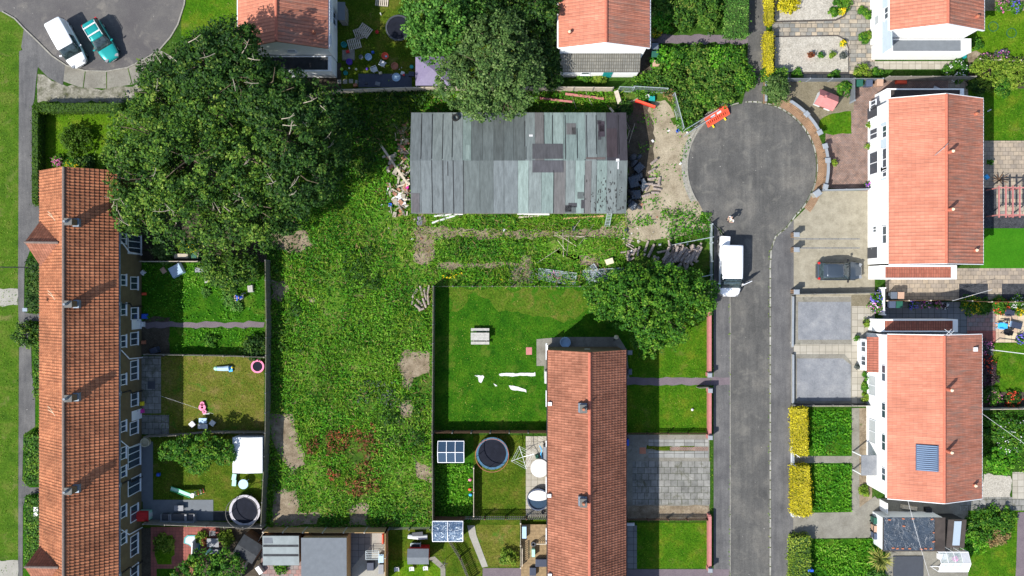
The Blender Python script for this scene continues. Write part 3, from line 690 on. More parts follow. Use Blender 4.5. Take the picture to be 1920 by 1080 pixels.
def fence(name, label, pts, h, style, mat, post=None, step=1.9, cat='fence', group=None, w=.05, cap=None, top=True):
    """pts: photo px along the top edge when top, else along the base"""
    P = [Vector(G(p[0], p[1], h if top else 0)) for p in pts]
    T = thing(name, label, cat, (P[0].x, P[0].y, 0), group); mb = MB(); posts = []
    for i in range(len(P)-1):
        a, b = P[i], P[i+1]; L = (b-a).length; n = max(1, round(L/step)); d = (b-a)/L; ang = math.atan2(d.y, d.x)
        for k in range(n+1):
            if k == n and i < len(P)-2: continue
            posts.append(a.lerp(b, k/n))
        if style in ('panel', 'wall'):
            m_ = a.lerp(b, .5); mb.obox(m_.x, m_.y, 0, L+w*(style == 'wall'), w, h, ang)
        elif style == 'picket':
            k = max(2, int(L/.17))
            for j in range(k):
                q = a.lerp(b, (j+.5)/k); mb.obox(q.x, q.y, .05, .09, .02, h-.05, ang)
            m_ = a.lerp(b, .5); nx = Vector((-d.y, d.x))*.03
            for z in (.3, h-.25): mb.obox(m_.x+nx.x, m_.y+nx.y, z, L, .035, .07, ang)
        elif style == 'slat':
            m_ = a.lerp(b, .5); k = int(h/.16)
            for j in range(k): mb.obox(m_.x, m_.y, .05+j*.16, L, .025, .12, ang)
        elif style == 'wire':
            m_ = a.lerp(b, .5)
            for j in range(5): mb.obox(m_.x, m_.y, .15+j*(h-.2)/5, L, .015, .015, ang)
    obj('panel' if style != 'wall' else 'masonry', mb, mat, T)
    if cap:
        cb = MB()
        for i in range(len(P)-1):
            a, b = P[i], P[i+1]; d = (b-a); m_ = a.lerp(b, .5); cb.obox(m_.x, m_.y, h+.003, d.length, w+.06, .06, math.atan2(d.y, d.x))
        obj('coping', cb, cap, T)
    if post and style != 'wall':
        for q in posts[:100]: obj('post', MB().obox(q.x, q.y, 0, .11, .11, h+.06), post, T)
    return T
# ------------------------------------------------------------------ the setting
obj('ground', MB().sheet([(-300, -300), (300, -300), (300, 300), (-300, 300)], 0), 'ground_grass', kind='structure')
def circ(cx, cy, r, a0, a1, n=24): return [(cx+r*math.cos(R(a0+(a1-a0)*i/n)), cy+r*math.sin(R(a0+(a1-a0)*i/n))) for i in range(n+1)]
patch('verge', [(-80, 20), (5, 22), (28, 38), (48, 58), (46, 80), (37, 98), (35, 300), (35, 600), (34, 1200), (-80, 1200)], 'verge', 1)
patch('road', [(-80, -60), (350, -60), (345, 10), (332, 48), (318, 70), (300, 92), (272, 110), (240, 126), (200, 133), (160, 132), (125, 122), (98, 104), (70, 76), (45, 52), (28, 34), (5, 22), (-80, 20)], 'asphalt_warm', 2)
patch('footway', [(45, 54), (70, 78), (98, 106), (122, 123), (118, 160), (90, 145), (66, 120), (44, 98), (40, 88)], 'asphalt_path', 3)
patch('pavement', [(122, 123), (160, 134), (200, 135), (240, 128), (272, 112), (300, 94), (330, 110), (290, 140), (250, 158), (200, 166), (150, 164), (118, 152)], 'concrete', 2)
for a_, b_ in (((160, 134), (156, 165)), ((200, 135), (200, 166)), ((240, 128), (248, 158)), ((272, 112), (290, 140))): strip('joint', [a_, b_], .07, 'weed_ground', 0, .03)
strip('kerb', [(5, 22), (28, 35), (45, 53), (70, 77), (98, 105), (125, 123), (160, 133), (200, 134), (240, 127), (272, 111), (300, 93), (320, 70), (334, 46), (346, 8), (352, -60)], .12, 'kerb', 0, .1)
patch('path', [(36, 96), (48, 92), (72, 118), (68, 150), (64, 190), (60, 200), (60, 380), (75, 388), (140, 388), (140, 406), (76, 408), (56, 470), (46, 500), (45, 585), (60, 588), (140, 588), (140, 602), (55, 602), (58, 640), (60, 700), (66, 745), (66, 800), (44, 815), (42, 900), (56, 914), (140, 912), (140, 926), (50, 928), (43, 950), (42, 1200), (34, 1200), (35, 820), (36, 640), (34, 560)], 'asphalt_path', 3)
patch('forecourt', [(74, 140), (118, 160), (200, 168), (250, 160), (300, 150), (300, 192), (70, 192), (68, 160)], 'forecourt_dirt', 2, 2)
patch('crossing', rect(-80, 541, 34, 573), 'concrete_pale', 3, 1); patch('crossing', rect(-80, 1050, 34, 1200), 'concrete_pale', 3, 1)
patch('front_garden', [(62, 196), (140, 196), (140, 1200), (44, 1200), (44, 930), (60, 800), (62, 640), (50, 600), (50, 480), (62, 410)], 'lawn_lush', 1)
patch('lawn', rect(68, 200, 250, 325), 'lawn_bright', 2)
patch('lawn', rect(340, -60, 480, 120), 'lawn_mown', 1)
patch('lawn', rect(610, -60, 1000, 170), 'lawn_moss', 1)
patch('wasteland', [(225, 168), (640, 168), (1000, 165), (1180, 165), (1300, 160), (1330, 420), (1330, 560), (1130, 540), (812, 540), (812, 985), (500, 990), (492, 480), (225, 480)], 'weed_ground', 1)
# lot: bare patches
SOILS = [[(505, 437), (575, 430), (585, 460), (560, 475), (520, 470)], [(512, 525), (545, 535), (530, 565), (510, 562)], [(760, 655), (810, 665), (806, 700), (775, 712), (770, 740), (755, 720), (748, 680)],
         [(750, 755), (775, 752), (770, 782), (752, 785)], [(505, 775), (550, 775), (560, 830), (575, 870), (545, 885), (510, 830)], [(512, 920), (555, 918), (560, 960), (600, 962), (590, 985), (510, 985)],
         [(655, 950), (690, 940), (690, 985), (655, 985)], [(775, 860), (808, 880), (808, 905), (780, 890)], [(800, 425), (900, 430), (1000, 432), (1160, 425), (1180, 440), (1100, 447), (1000, 446), (880, 446), (780, 450), (770, 430)],
         [(960, 508), (985, 480), (1000, 480), (990, 535), (962, 535)], [(820, 492), (860, 493), (980, 493), (980, 500), (860, 504), (822, 504)], [(1085, 480), (1125, 482), (1120, 500), (1090, 500)],
         [(785, 380), (820, 478), (800, 500), (775, 490)], [(575, 555), (598, 560), (590, 574), (578, 570)]]
for s_ in SOILS: patch('bare_soil', s_, 'soil', 2, 2.5)
WORN = [[(690, 400), (770, 395), (830, 470), (800, 540), (770, 530), (740, 470)], [(600, 500), (640, 480), (660, 560), (625, 640), (600, 600)], [(800, 402), (1160, 402), (1165, 418), (800, 420)], [(820, 455), (1170, 450), (1165, 470), (820, 478)], [(640, 655), (700, 650), (720, 700), (650, 705)], [(560, 640), (600, 640), (590, 760), (560, 770)], [(560, 880), (600, 870), (640, 960), (580, 970)], [(730, 860), (800, 850), (800, 960), (740, 950)], [(1040, 470), (1160, 475), (1150, 505), (1050, 500)]]
for s_ in WORN: patch('worn_turf', s_, 'worn_turf', 1, 5)
SAND = [[(1175, 190), (1240, 185), (1275, 235), (1300, 250), (1285, 300), (1290, 350), (1318, 400), (1335, 430), (1290, 445), (1230, 450), (1180, 460), (1150, 445), (1175, 400)]]
patch('bare_earth', SAND[0], 'sandy', 3, 5)
patch('dark_earth', [(1175, 195), (1215, 190), (1226, 250), (1228, 300), (1200, 380), (1176, 390)], 'dark_soil', 4, 2)
# rear gardens of the long terrace
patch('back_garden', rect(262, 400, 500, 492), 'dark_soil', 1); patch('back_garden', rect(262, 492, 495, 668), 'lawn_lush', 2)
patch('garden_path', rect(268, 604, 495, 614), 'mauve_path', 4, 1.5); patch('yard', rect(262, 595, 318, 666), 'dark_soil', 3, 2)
patch('lawn', rect(262, 668, 495, 814), 'lawn_dry', 2); patch('paved_strip', rect(264, 668, 302, 775), 'slabs_old', 4); patch('paved_strip', rect(262, 778, 317, 814), 'slabs_old', 4)
patch('lawn', rect(262, 816, 490, 988), 'lawn_moss', 2); patch('decking', rect(264, 828, 287, 940), 'felt_grey', 4); patch('decking', rect(268, 937, 400, 976), 'felt_grey', 5); patch('decking', rect(400, 958, 488, 976), 'felt_dark', 5)
patch('back_garden', rect(262, 990, 500, 1200), 'dark_soil', 2); patch('patio', [(283, 988), (410, 988), (420, 1010), (360, 1085), (360, 1200), (283, 1200)], 'block_red', 4)
patch('lawn', [(294, 1006), (324, 1003), (328, 1040), (322, 1044), (322, 1058), (296, 1058), (290, 1040)], 'lawn_bright', 5); patch('lawn', rect(294, 1066, 330, 1200), 'lawn_lush', 5)
patch('patio', rect(490, 992, 655, 1200), 'patio_pink', 2); patch('patio', rect(655, 992, 722, 1200), 'slabs_grey', 2); patch('patio', [(660, 1200), (660, 1065), (694, 1024), (722, 1020), (722, 1200)], 'concrete_pale', 3); patch('patio', rect(694, 1000, 716, 1022), 'concrete_pale', 4)
patch('lawn', rect(722, 990, 812, 1200), 'lawn_moss', 2); patch('lawn', [(730, 1050), (830, 1052), (835, 1200), (730, 1200)], 'lawn_bright', 3); patch('path', [(802, 1046), (815, 1043), (835, 1062), (836, 1200), (828, 1200), (826, 1066)], 'concrete', 4)
# garden north of the middle terrace
patch('lawn', rect(815, 540, 1335, 812), 'lawn_lush', 2)
LDRY = [(846, 540), (1000, 540), (1120, 545), (1140, 560), (1100, 580), (1080, 600), (1000, 596), (960, 580), (930, 575), (905, 552), (880, 556), (862, 585), (846, 580)]
patch('lawn', LDRY, 'lawn_mix', 3, 4)
patch('lawn', rect(1180, 555, 1330, 709), 'lawn_mown', 3); patch('lawn', rect(1176, 722, 1330, 812), 'lawn_mown', 3)
patch('path', rect(1170, 708, 1368, 722), 'mauve_path', 4, .8)
patch('patio', [(1006, 636), (1050, 632), (1160, 632), (1175, 655), (1180, 710), (1020, 710), (1020, 686), (1006, 686)], 'concrete', 4)
patch('rough_grass', rect(815, 814, 888, 985), 'lawn_lush', 2); patch('lawn', rect(888, 816, 988, 970), 'lawn_moss', 3); patch('patio', rect(986, 818, 1040, 970), 'slabs_buff', 3)
patch('lawn', rect(812, 975, 1040, 1200), 'lawn_moss', 2); patch('path', [(876, 985), (890, 985), (893, 1003), (915, 1062), (904, 1064), (880, 1005)], 'concrete_pale', 4); patch('path', rect(905, 1065, 978, 1082), 'mauve_path', 4)
patch('lawn', [(892, 984), (974, 984), (974, 1062), (916, 1062), (895, 1005)], 'lawn_dry', 3)
# front of the middle terrace
patch('driveway', rect(1164, 815, 1330, 975), 'concrete', 2); patch('slab_strip', rect(1216, 824, 1328, 836), 'slabs_row', 4); patch('slab_strip', rect(1216, 846, 1328, 858), 'slabs_row', 4)
patch('grass_strip', rect(1216, 837, 1300, 845), 'lawn_moss', 3, 2); patch('block_strip', rect(1256, 838, 1328, 845), 'block_pink', 4)
patch('driveway', rect(1186, 865, 1331, 946), 'slabs_old', 4); patch('bare_soil', rect(1175, 948, 1330, 972), 'soil', 4, 1)
patch('lawn', rect(1194, 980, 1328, 1066), 'lawn_mown', 3); patch('paved_strip', rect(1172, 985, 1194, 1066), 'slabs_grey', 4); patch('path', rect(1170, 1067, 1368, 1090), 'mauve_path', 4)
# roads
CX, CY, CR = 1410, 313, 120
right_kerb = circ(CX, CY, CR, -90, 48, 30)
left_kerb = circ(CX, CY, CR, 148, 262, 24)
road = right_kerb+[(1474, 425), (1452, 443), (1445, 465), (1443, 500), (1443, 1200), (1370, 1200), (1370, 470), (1366, 450), (1350, 430), (1338, 420), (1322, 404)]+left_kerb
patch('footway', [(1322, 404), (1338, 424), (1338, 1200), (1372, 1200), (1372, 470), (1345, 430)], 'asphalt_path', 3)
patch('footway', [(1450, 445), (1480, 422), (1488, 410), (1488, 1200), (1442, 1200), (1442, 500)], 'asphalt_path', 3)
patch('road', road, 'asphalt', 5)
patch('footway', [(1406, -60), (1436, -60), (1436, 130), (1430, 196), (1404, 200), (1390, 200), (1400, 160)], 'asphalt', 6)
patch('footway', circ(CX, CY, 120, 150, 250, 20)+circ(CX, CY, 132, 250, 150, 20), 'kerb', 4)
strip('kerb', circ(CX, CY, CR+2, 148, 258, 26), .12, 'kerb', 0, .1)
strip('kerb', circ(CX, CY, CR+2, -96, 48, 40)+[(1476, 426), (1454, 444), (1446, 466), (1444, 500), (1444, 1200)], .13, 'kerb_pale', 0, .06)
strip('kerb', [(1322, 406), (1340, 424), (1352, 436), (1368, 468), (1369, 600), (1369, 1200)], .07, 'kerb', 0, .035)
patch('block_verge', circ(CX, CY, 123, -72, 38, 30)+circ(CX, CY, 138, 38, -72, 30), 'ring_block', 4)
# east side fronts
patch('driveway', [(1487, 414), (1506, 395), (1528, 372), (1540, 358), (1640, 358), (1640, 556), (1487, 556)], 'drive_tan', 2)
for y in (447, 464): patch('joint', rect(1488, y, 1612, y+2), 'slabs_grey', 4)
patch('driveway', rect(1487, 556, 1640, 762), 'slabs_buff', 2)
patch('paved_border', rect(1488, 557, 1597, 646), 'concrete', 4); patch('gravel', rect(1496, 566, 1595, 637), 'gravel_grey', 5)
patch('paved_border', [(1488, 664), (1583, 664), (1597, 680), (1597, 755), (1488, 755)], 'concrete', 4); patch('gravel', [(1494, 672), (1580, 672), (1595, 684), (1595, 752), (1494, 752)], 'gravel_grey', 5)
patch('side_strip', rect(1596, 553, 1640, 574), 'gravel_tan', 4)
patch('lawn', rect(1518, 766, 1597, 855), 'lawn_lush', 3); patch('lawn', rect(1522, 868, 1597, 962), 'lawn_lush', 3)
patch('path', rect(1486, 855, 1600, 868), 'concrete', 4); patch('path', rect(1597, 765, 1611, 975), 'concrete', 4); patch('bed', rect(1611, 765, 1635, 965), 'soil', 2)
patch('driveway', [(1487, 962), (1600, 960), (1640, 930), (1660, 950), (1640, 1008), (1487, 1010)], 'concrete', 4)
patch('lawn', rect(1487, 1010, 1660, 1200), 'lawn_lush', 3)
patch('yard', [(1640, 935), (1820, 930), (1820, 1200), (1660, 1200), (1650, 1010)], 'concrete', 2); patch('lawn', rect(1815, 955, 1990, 1200), 'lawn_mown', 2)
# top right front garden
patch('patio', rect(1448, -60, 1640, 148), 'patio_mixed', 2)
def gravel_bed(pts):
    cx = sum(p[0] for p in pts)/len(pts); cy = sum(p[1] for p in pts)/len(pts)
    patch('brick_edging', [(cx+(x-cx)*1.045, cy+(y-cy)*1.09) for x, y in pts], 'brick_edge', 4); patch('gravel', pts, 'gravel_cream', 5)
gravel_bed([(1453, -60), (1592, -60), (1592, 10), (1583, 28), (1566, 36), (1453, 39)]); gravel_bed([(1453, 70), (1570, 68), (1584, 76), (1590, 92), (1590, 135), (1453, 135)])
patch('gravel_garden', [(1480, 150), (1604, 150), (1604, 210), (1560, 252), (1535, 248), (1500, 205), (1472, 186)], 'gravel_tan', 3)
patch('paved_yard', [(1604, 150), (1660, 150), (1640, 360), (1545, 352), (1548, 250), (1600, 210)], 'block_pink', 3); patch('lawn', [(1536, 225), (1562, 212), (1595, 208), (1597, 250), (1560, 252), (1534, 248)], 'lawn_mown', 5, 1)
patch('side_yard', rect(1655, 148, 1815, 190), 'block_pink', 3); patch('patio', rect(1778, 152, 1814, 190), 'patio_warm', 4)
patch('path', rect(1640, 115, 1800, 130), 'slabs_buff', 4)
patch('lawn', rect(1815, 15, 1990, 106), 'lawn_bright', 2); patch('flower_bed', rect(1815, 106, 1990, 168), 'dark_soil', 2); patch('flower_bed', rect(1835, -20, 1990, 20), 'soil', 3)
patch('bare_soil', [(1812, 100), (1830, 95), (1845, 103), (1838, 115), (1815, 117)], 'soil', 4)
patch('lawn', rect(1815, 166, 1990, 263), 'lawn_mown', 3); patch('patio', rect(1838, 264, 1990, 352), 'patio_warm', 3)
patch('gravel', rect(1838, 350, 1990, 430), 'gravel_dark', 2); patch('patio', rect(1868, 352, 1990, 405), 'patio_mixed', 4); patch('lawn', rect(1838, 428, 1990, 503), 'turf_artificial', 3)
patch('patio', rect(1660, 503, 1990, 562), 'patio_warm', 2); patch('gravel', rect(1798, 532, 1852, 562), 'gravel_dark', 4); patch('gravel', rect(1878, 532, 1990, 562), 'gravel_dark', 4)
patch('path', rect(1655, 566, 1815, 640), 'slabs_grey', 3); patch('patio', rect(1813, 575, 1868, 620), 'patio_pink', 4); patch('patio', rect(1813, 620, 1868, 642), 'block_red', 4); patch('patio', rect(1867, 578, 1990, 642), 'patio_cream', 4)
patch('flower_bed', rect(1838, 640, 1862, 735), 'dark_soil', 3); patch('lawn', rect(1859, 643, 1990, 735), 'lawn_mown', 3); patch('flower_bed', rect(1838, 735, 1990, 768), 'dark_soil', 3)
patch('gravel', rect(1842, 890, 1895, 935), 'gravel_cream', 3, 2); patch('path', rect(1800, 932, 1990, 957), 'slabs_old', 3); patch('path', rect(1898, 885, 1990, 935), 'slabs_buff', 3)
patch('path', [(1908, 960), (1940, 960), (1940, 1200), (1896, 1200), (1905, 1060)], 'mauve_path', 4)
patch('path', rect(1185, 65, 1404, 82), 'mauve_path', 3, 1.5)
patch('yard', rect(470, 118, 640, 168), 'dark_soil', 3); patch('patio', rect(1200, 78, 1234, 150), 'dark_soil', 3)
# ------------------------------------------------------------------ long terrace (west)
PI = math.pi
T, d = house('terraced_house', 'long terrace with orange pantile roof and two front cross gables beside the grass verge', 130, 268, 334, 1200, 5.0, 7.6, 'wall_olive', 'roof_pantile', 'ridge_grey', gut='lead', ov=.12, relief=(.27, .38, .055, .035))
rf = [c for c in kids(T) if c.name.startswith('roof')][0]
for yc in (454, 1063):
    a = G3(46, yc, 7.18); b = G3(110, yc+1, 7.2); n_ = G3(77, yc-42, 5.02); s_ = G3(78, yc+48, 5.02)
    mb = MB()
    for c_ in (n_, s_):
        q = [a, b, c_]; 
        if c_ is n_: q = [a, b, c_]
        else: q = [b, a, c_]
        mb.add([(x, y, z-.1) for x, y, z in q]+q, [(0, 1, 2), (5, 4, 3), (0, 3, 4, 1), (1, 4, 5, 2), (2, 5, 3, 0)])
    # make outward faces consistent
    obj('cross_gable', mb, 'roof_pantile_worn' if yc < 900 else 'roof_pantile_worn', T, uv=True)
    g = MB(); xw = a[0]+.15
    g.add([(xw, n_[1]-.1, 4.7), (xw, s_[1]+.1, 4.7), (xw, a[1], 7.0), (xw+.3, n_[1]-.1, 4.7), (xw+.3, s_[1]+.1, 4.7), (xw+.3, a[1], 7.0)], [(0, 2, 1), (3, 4, 5), (0, 3, 5, 2), (2, 5, 4, 1), (1, 4, 3, 0)])
    obj('gable_wall', g, 'wall_offwhite', T)
    rr = MB().tube([(a[0], a[1], a[2]+.02), (b[0], b[1], b[2]+.02)], .11, 7); obj('ridge_tiles', rr, 'ridge_grey', rf)
def stack(T, px, py, gx, w, dpt, z0, z1, pots=1, mat='brick_brown', potpos=-1):
    x = (gx-960)/20; y = (540-py)/20*(80-(z0+z1)/2)/80
    mb = MB().box(x-w/2, y-dpt/2, z0, x+w/2, y+dpt/2, z1); o = obj('chimney', mb, mat, T)
    obj('chimney_cap', MB().box(x-w/2-.05, y-dpt/2-.05, z1+.002, x+w/2+.05, y+dpt/2+.05, z1+.09), 'coping_dark', o)
    obj('flashing', MB().box(x-w/2-.1, y-dpt/2-.1, z0, x+w/2+.12, y+dpt/2+.1, z0+.62), 'lead', o)
    for k in range(pots):
        obj('chimney_pot', MB().cyl(x+(k-(pots-1)/2)*.4+(potpos*.12 if pots == 1 else 0), y, z1+.09, .13, .45, 10, .1), 'p_terracotta' if mat != 'brick_brown' else 'coping_grey', o)
for py in (417, 570, 745, 917): stack(T, 138, py, 960-747, .55, .5, 6.6, 8.15, 1)
xr = d['wx1']
for py, h0, h1, w in ((407, .9, 2.6, 1.0), (459, .25, 2.9, 1.75), (531, .9, 2.4, 1.2), (588, .9, 2.3, 1.15), (635, .9, 2.4, 1.2), (694, .9, 2.4, 1.8), (749, .9, 2.3, 1.25), (802, .9, 2.5, 1.2), (855, .4, 2.9, 2.0), (910, .4, 2.9, 1.55), (962, .9, 2.4, 1.5), (1022, .9, 2.4, 1.9), (1075, .9, 2.4, 1.5)):
    window(T, 'E', xr, (540-py)/20*.98, h0, h1, w, 1 if w < 1.7 else 2)
for py, w in ((416, 1.0), (447, 1.0), (525, 1.0), (580, 1.1), (640, 1.1), (712, 1.0), (800, 1.0), (850, 1.1), (885, 1.0), (960, 1.1), (1010, 1.1)):
    window(T, 'E', xr, (540-py)/20*.95, 3.3, 4.35, w, 1)
for py in (626, 795): door(T, 'E', xr, (540-py)/20*.99+.9, 2.1, .9, 'white_paint')
for py in (420, 570, 737, 908, 1076):
    y = (540-py)/20*.945; obj('drain_pipe', MB().tube([(xr+.08, y, 4.6), (xr+.08, y, 2.5), (xr+.08, y-.3, 2.2), (xr+.08, y-.3, 0)], .055, 6), 'black_metal', T)
    obj('hopper', MB().obox(xr+.05, y, 4.6, .35, .4, .35), 'lead', T)
for py in (473, 672, 838, 1000):
    y = (540-py)/20*.97; obj('waste_pipe', MB().tube([(xr+.1, y+.9, 4.4), (xr+.1, y, 2.8), (xr+.1, y-.1, .1)], .06, 6), 'upvc', T)
obj('vent_tile', MB().box(-41.6, -2.0, 7.4, -41.2, -1.7, 7.5), 'lead', rf)
for py in (400, 548, 765):   # pale roof aerials laid against the slope
    x, y, z = G3(95, py, 6.9); x2, y2 = G(106, py+14, 7.5); obj('aerial', MB().bar((x, y, 7.0), (x2, y2, 7.75), .03).bar((x-.2, y+.15, 7.0), (x+.2, y-.15, 7.0), .03).bar((x-.1, y-.1, 7.15), (x+.35, y-.4, 7.15), .03), 'p_cream', rf)
# ------------------------------------------------------------------ middle terrace
T, d = house('terraced_house', 'brown pantiled terrace between the back lawns and the pink walled front gardens', 1023, 1160, 649, 1200, 5.0, 7.7, 'brick_brown', 'roof_pantile_worn', 'ridge_tile', gut='black_metal', ov=.1, vov=.05, relief=(.22, .36, .045, .03))
rf = [c for c in kids(T) if c.name.startswith('roof')][0]
for py in (765, 940):
    stack(T, 1087, py, 1080, .5, .6, 7.0, 8.2, 1, 'lead', 0)
for py in (658, 745, 838, 905, 1000): window(T, 'W', d['wx0'], (540-py)/20, .9, 2.2, 1.4, 1)
for py in (700, 790, 860, 960, 1040): window(T, 'W', d['wx0'], (540-py)/20*.95, 3.2, 4.3, 1.2, 1)
for py in (690, 760, 850, 900, 990, 1050): window(T, 'E', d['wx1'], (540-py)/20, .9, 2.2, 1.6, 1)
for py in (690, 760, 850, 900, 990, 1050): window(T, 'E', d['wx1'], (540-py)/20, 3.2, 4.3, 1.3, 1)
for py in (715, 875): door(T, 'E', d['wx1'], (540-py)/20, 2.1, .95, 'p_dkgrey')
for px, py in ((1030, 757), (1029, 929), (1030, 1078)): x, y = G(px, py, 5.3); obj('vent_cowl', MB().box(x-.12, y-.15, 5.2, x+.2, y+.15, 5.5), 'white_paint', rf)
obj('wall_vent', MB().box((1090-960)/20, d['wy1'], 3.4, (1100-960)/20, d['wy1']+.06, 3.6), 'p_cream', T)
# ------------------------------------------------------------------ concrete tiled houses
def flue(T, px, py, gx, z0, z1, cap=True):
    x = (gx-960)/20; y = (540-py)/20*(80-z1)/80
    o = obj('flue', MB().cyl(x, y, z0, .16, z1-z0, 10), 'ridge_tile', T); obj('flue_cap', MB().cyl(x, y, z1+.002, .14, .12, 10, .08), cap if isinstance(cap, str) else 'p_cream', o)
def garage(T, gx0, gy0, gx1, gy1, h, roofmat, par='wall_white', frame=.35):
    """flat roofed side extension with white parapets; ground px"""
    x0, x1 = (gx0-960)/20, (gx1-960)/20; y1, y0 = (540-gy0)/20, (540-gy1)/20
    o = obj('side_extension', MB().box(x0, y0, 0, x1, y1, h-.15), 'wall_white', T)
    obj('flat_roof', MB().box(x0+frame, y0+.12, h-.148, x1-frame, y1-.12, h-.06), roofmat, o, uv=True)
    for k, (a0, b0, a1, b1) in enumerate(((x0, y0, x0+frame-.003, y1), (x1-frame+.003, y0, x1, y1), (x0+frame, y0, x1-frame, y0+.117), (x0+frame, y1-.117, x1-frame, y1))):
        obj('parapet', MB().box(a0, b0, h-.148, a1, b1, h), par, o)
    return o
# B: upper middle of the east row
T, d = house('semi_detached_house', 'white house with broad salmon tiled roof, dark car parked on its drive', 1622.5, 1788, 207, 498, 5.0, 6.84, 'wall_white', 'roof_concrete', roof_e='roof_concrete_lichen_shade', barge='white_paint', gut='white_paint', ov=.22)
rf = [c for c in kids(T) if c.name.startswith('roof')][0]
flue(T, 1790, 283, 1709, 6.3, 7.6); flue(T, 1785, 392, 1709, 6.3, 7.6); flue(T, 1829, 213, 1770, 5.3, 5.7, 'p_terracotta'); flue(T, 1828, 469, 1770, 5.3, 5.7)
garage(T, 1640, 178, 1780, 206, 2.6, 'bitumen'); garage(T, 1628, 499, 1768, 524, 2.5, 'roof_small', frame=.5)
W = d['wx0']
for py, z0, z1, w in ((195, .7, 1.9, .8), (250, .5, 2.2, 1.0), (305, .4, 2.3, 2.1), (438, .8, 1.0, 1.5), (430, 1.2, 2.0, .6)):
    window(T, 'W', W, (540-py)/20*.98, z0, z1, w, 1)
obj('upper_wall_panel', MB().box(W-.05, (540-336)/20*.95, 2.9, W+.01, (540-228)/20*.95, 4.6), 'wall_blue_grey', T)
for py, w in ((246, 1.1), (298, 2.0), (322, .9), (440, 1.6)): window(T, 'W', W-.05, (540-py)/20*.95, 3.3, 4.25, w, 1)
door(T, 'W', W, (540-475)/20, 2.1, 1.0, 'p_dkgrey'); door(T, 'W', W, (540-215)/20, 2.1, 1.0, 'p_dkgrey')
for a_, b_ in (((1757, 290), (1774, 275)), ((1774, 275), (1780, 268))): obj('aerial', MB().bar((*G(*a_, 7.3), 6.9), (*G(*b_, 7.6), 7.4), .04), 'p_grey', rf)
# C: lower
T, d = house('semi_detached_house', 'white house with salmon tiled roof carrying a blue solar panel', 1620, 1786, 621.6, 910, 5.0, 6.7, 'wall_white', 'roof_concrete', roof_e='roof_concrete_lichen_shade', barge='white_paint', gut='white_paint', ov=.22)
rf = [c for c in kids(T) if c.name.startswith('roof')][0]; W = d['wx0']
flue(T, 1785, 732, 1708, 6.3, 7.5); flue(T, 1786, 849, 1708, 6.3, 7.5); flue(T, 1827, 911, 1768, 5.3, 5.7)
x, y = G(1828, 655, 5.4); obj('roof_vent', MB().box(x-.18, y-.18, 5.2, x+.18, y+.18, 5.55), 'p_white', rf)
garage(T, 1628, 597, 1770, 620, 2.5, 'roof_small', frame=.45)
# solar collector on the west slope
sl = (6.7-5.0)/(d['xm']-d['x0'])
def on_roof(px, py, h): return (*G(px, py, h), h)
zt = lambda x: 5.0+(x-d['x0'])*sl
x0, _ = G(1718, 0, 6.0); x1, _ = G(1758, 0, 6.45); y0 = G(0, 883, 6.2)[1]; y1 = G(0, 834, 6.2)[1]
pm = MB().hexa([(x0, y0, zt(x0)+.03), (x1, y0, zt(x1)+.03), (x1, y1, zt(x1)+.03), (x0, y1, zt(x0)+.03)], [(x0, y0, zt(x0)+.12), (x1, y0, zt(x1)+.12), (x1, y1, zt(x1)+.12), (x0, y1, zt(x0)+.12)])
sp = obj('solar_panel', pm, 'panel_blue', rf)
tb = MB()
for k in range(13):
    yy = y0+.08+k*(y1-y0-.16)/12; tb.bar((x0+.05, yy, zt(x0)+.16), (x1-.12, yy, zt(x1)+.14), .07, .05)
obj('collector_tubes', tb, 'tube_blue', sp)
for py, z0, z1, w in ((722, .5, 2.2, 1.9), (808, .5, 2.2, 2.2)): window(T, 'W', W, (540-py)/20*.985, z0, z1, w, 1, pane='net_curtain')
for py, w in ((700, 1.5), (770, 1.4), (830, 1.5), (890, 1.2)): window(T, 'W', W, (540-py)/20*.95, 3.3, 4.2, w, 1)
# flat canopy and porches
x0, y1 = G(1614, 634, 1.4); x1, y0 = G(1630, 696, 1.4)
bay = obj('bay', MB().box(x0+.25, y0+.1, 0, W+.02, y1-.1, 2.25), 'wall_white', T)
window(bay, 'W', x0+.25, (y0+y1)/2+.75, .9, 2.0, 1.0, 1); window(bay, 'W', x0+.25, (y0+y1)/2-.55, .9, 2.0, .9, 1)
a0, b1 = G(1629, 632, 2.5); a1, b0 = G(1652, 698, 2.5)
obj('porch_roof', MB().hexa([(a0-.1, b0, 2.27), (W+.0, b0, 2.55), (W+.0, b1, 2.55), (a0-.1, b1, 2.27)], [(a0-.1, b0, 2.37), (W+.0, b0, 2.7), (W+.0, b1, 2.7), (a0-.1, b1, 2.37)]), 'roof_small', bay, uv=True)
pc = MB(); x, y = G(1636, 873, 2.3); pc.box(x-1.0, y-.9, 2.2, W-.01, y+.95, 2.32); po = obj('porch_canopy', pc, 'gravel_grey', T)
for yy in (y-.85, y+.85): obj('post', MB().box(x-.95, yy-.05, 0, x-.85, yy+.05, 2.198), 'white_paint', po)
for a_, b_ in (((1792, 613), (1780, 620)),): obj('aerial', MB().bar((*G(1771, 617, 6.5), 6.5), (*G(1784, 628, 6.9), 7.1), .03).bar((*G(1774, 628, 7), 7.0), (*G(1784, 617, 7), 7.0), .03).bar((*G(1778, 630, 7), 7.05), (*G(1788, 620, 7), 7.05), .03), 'p_white', T)
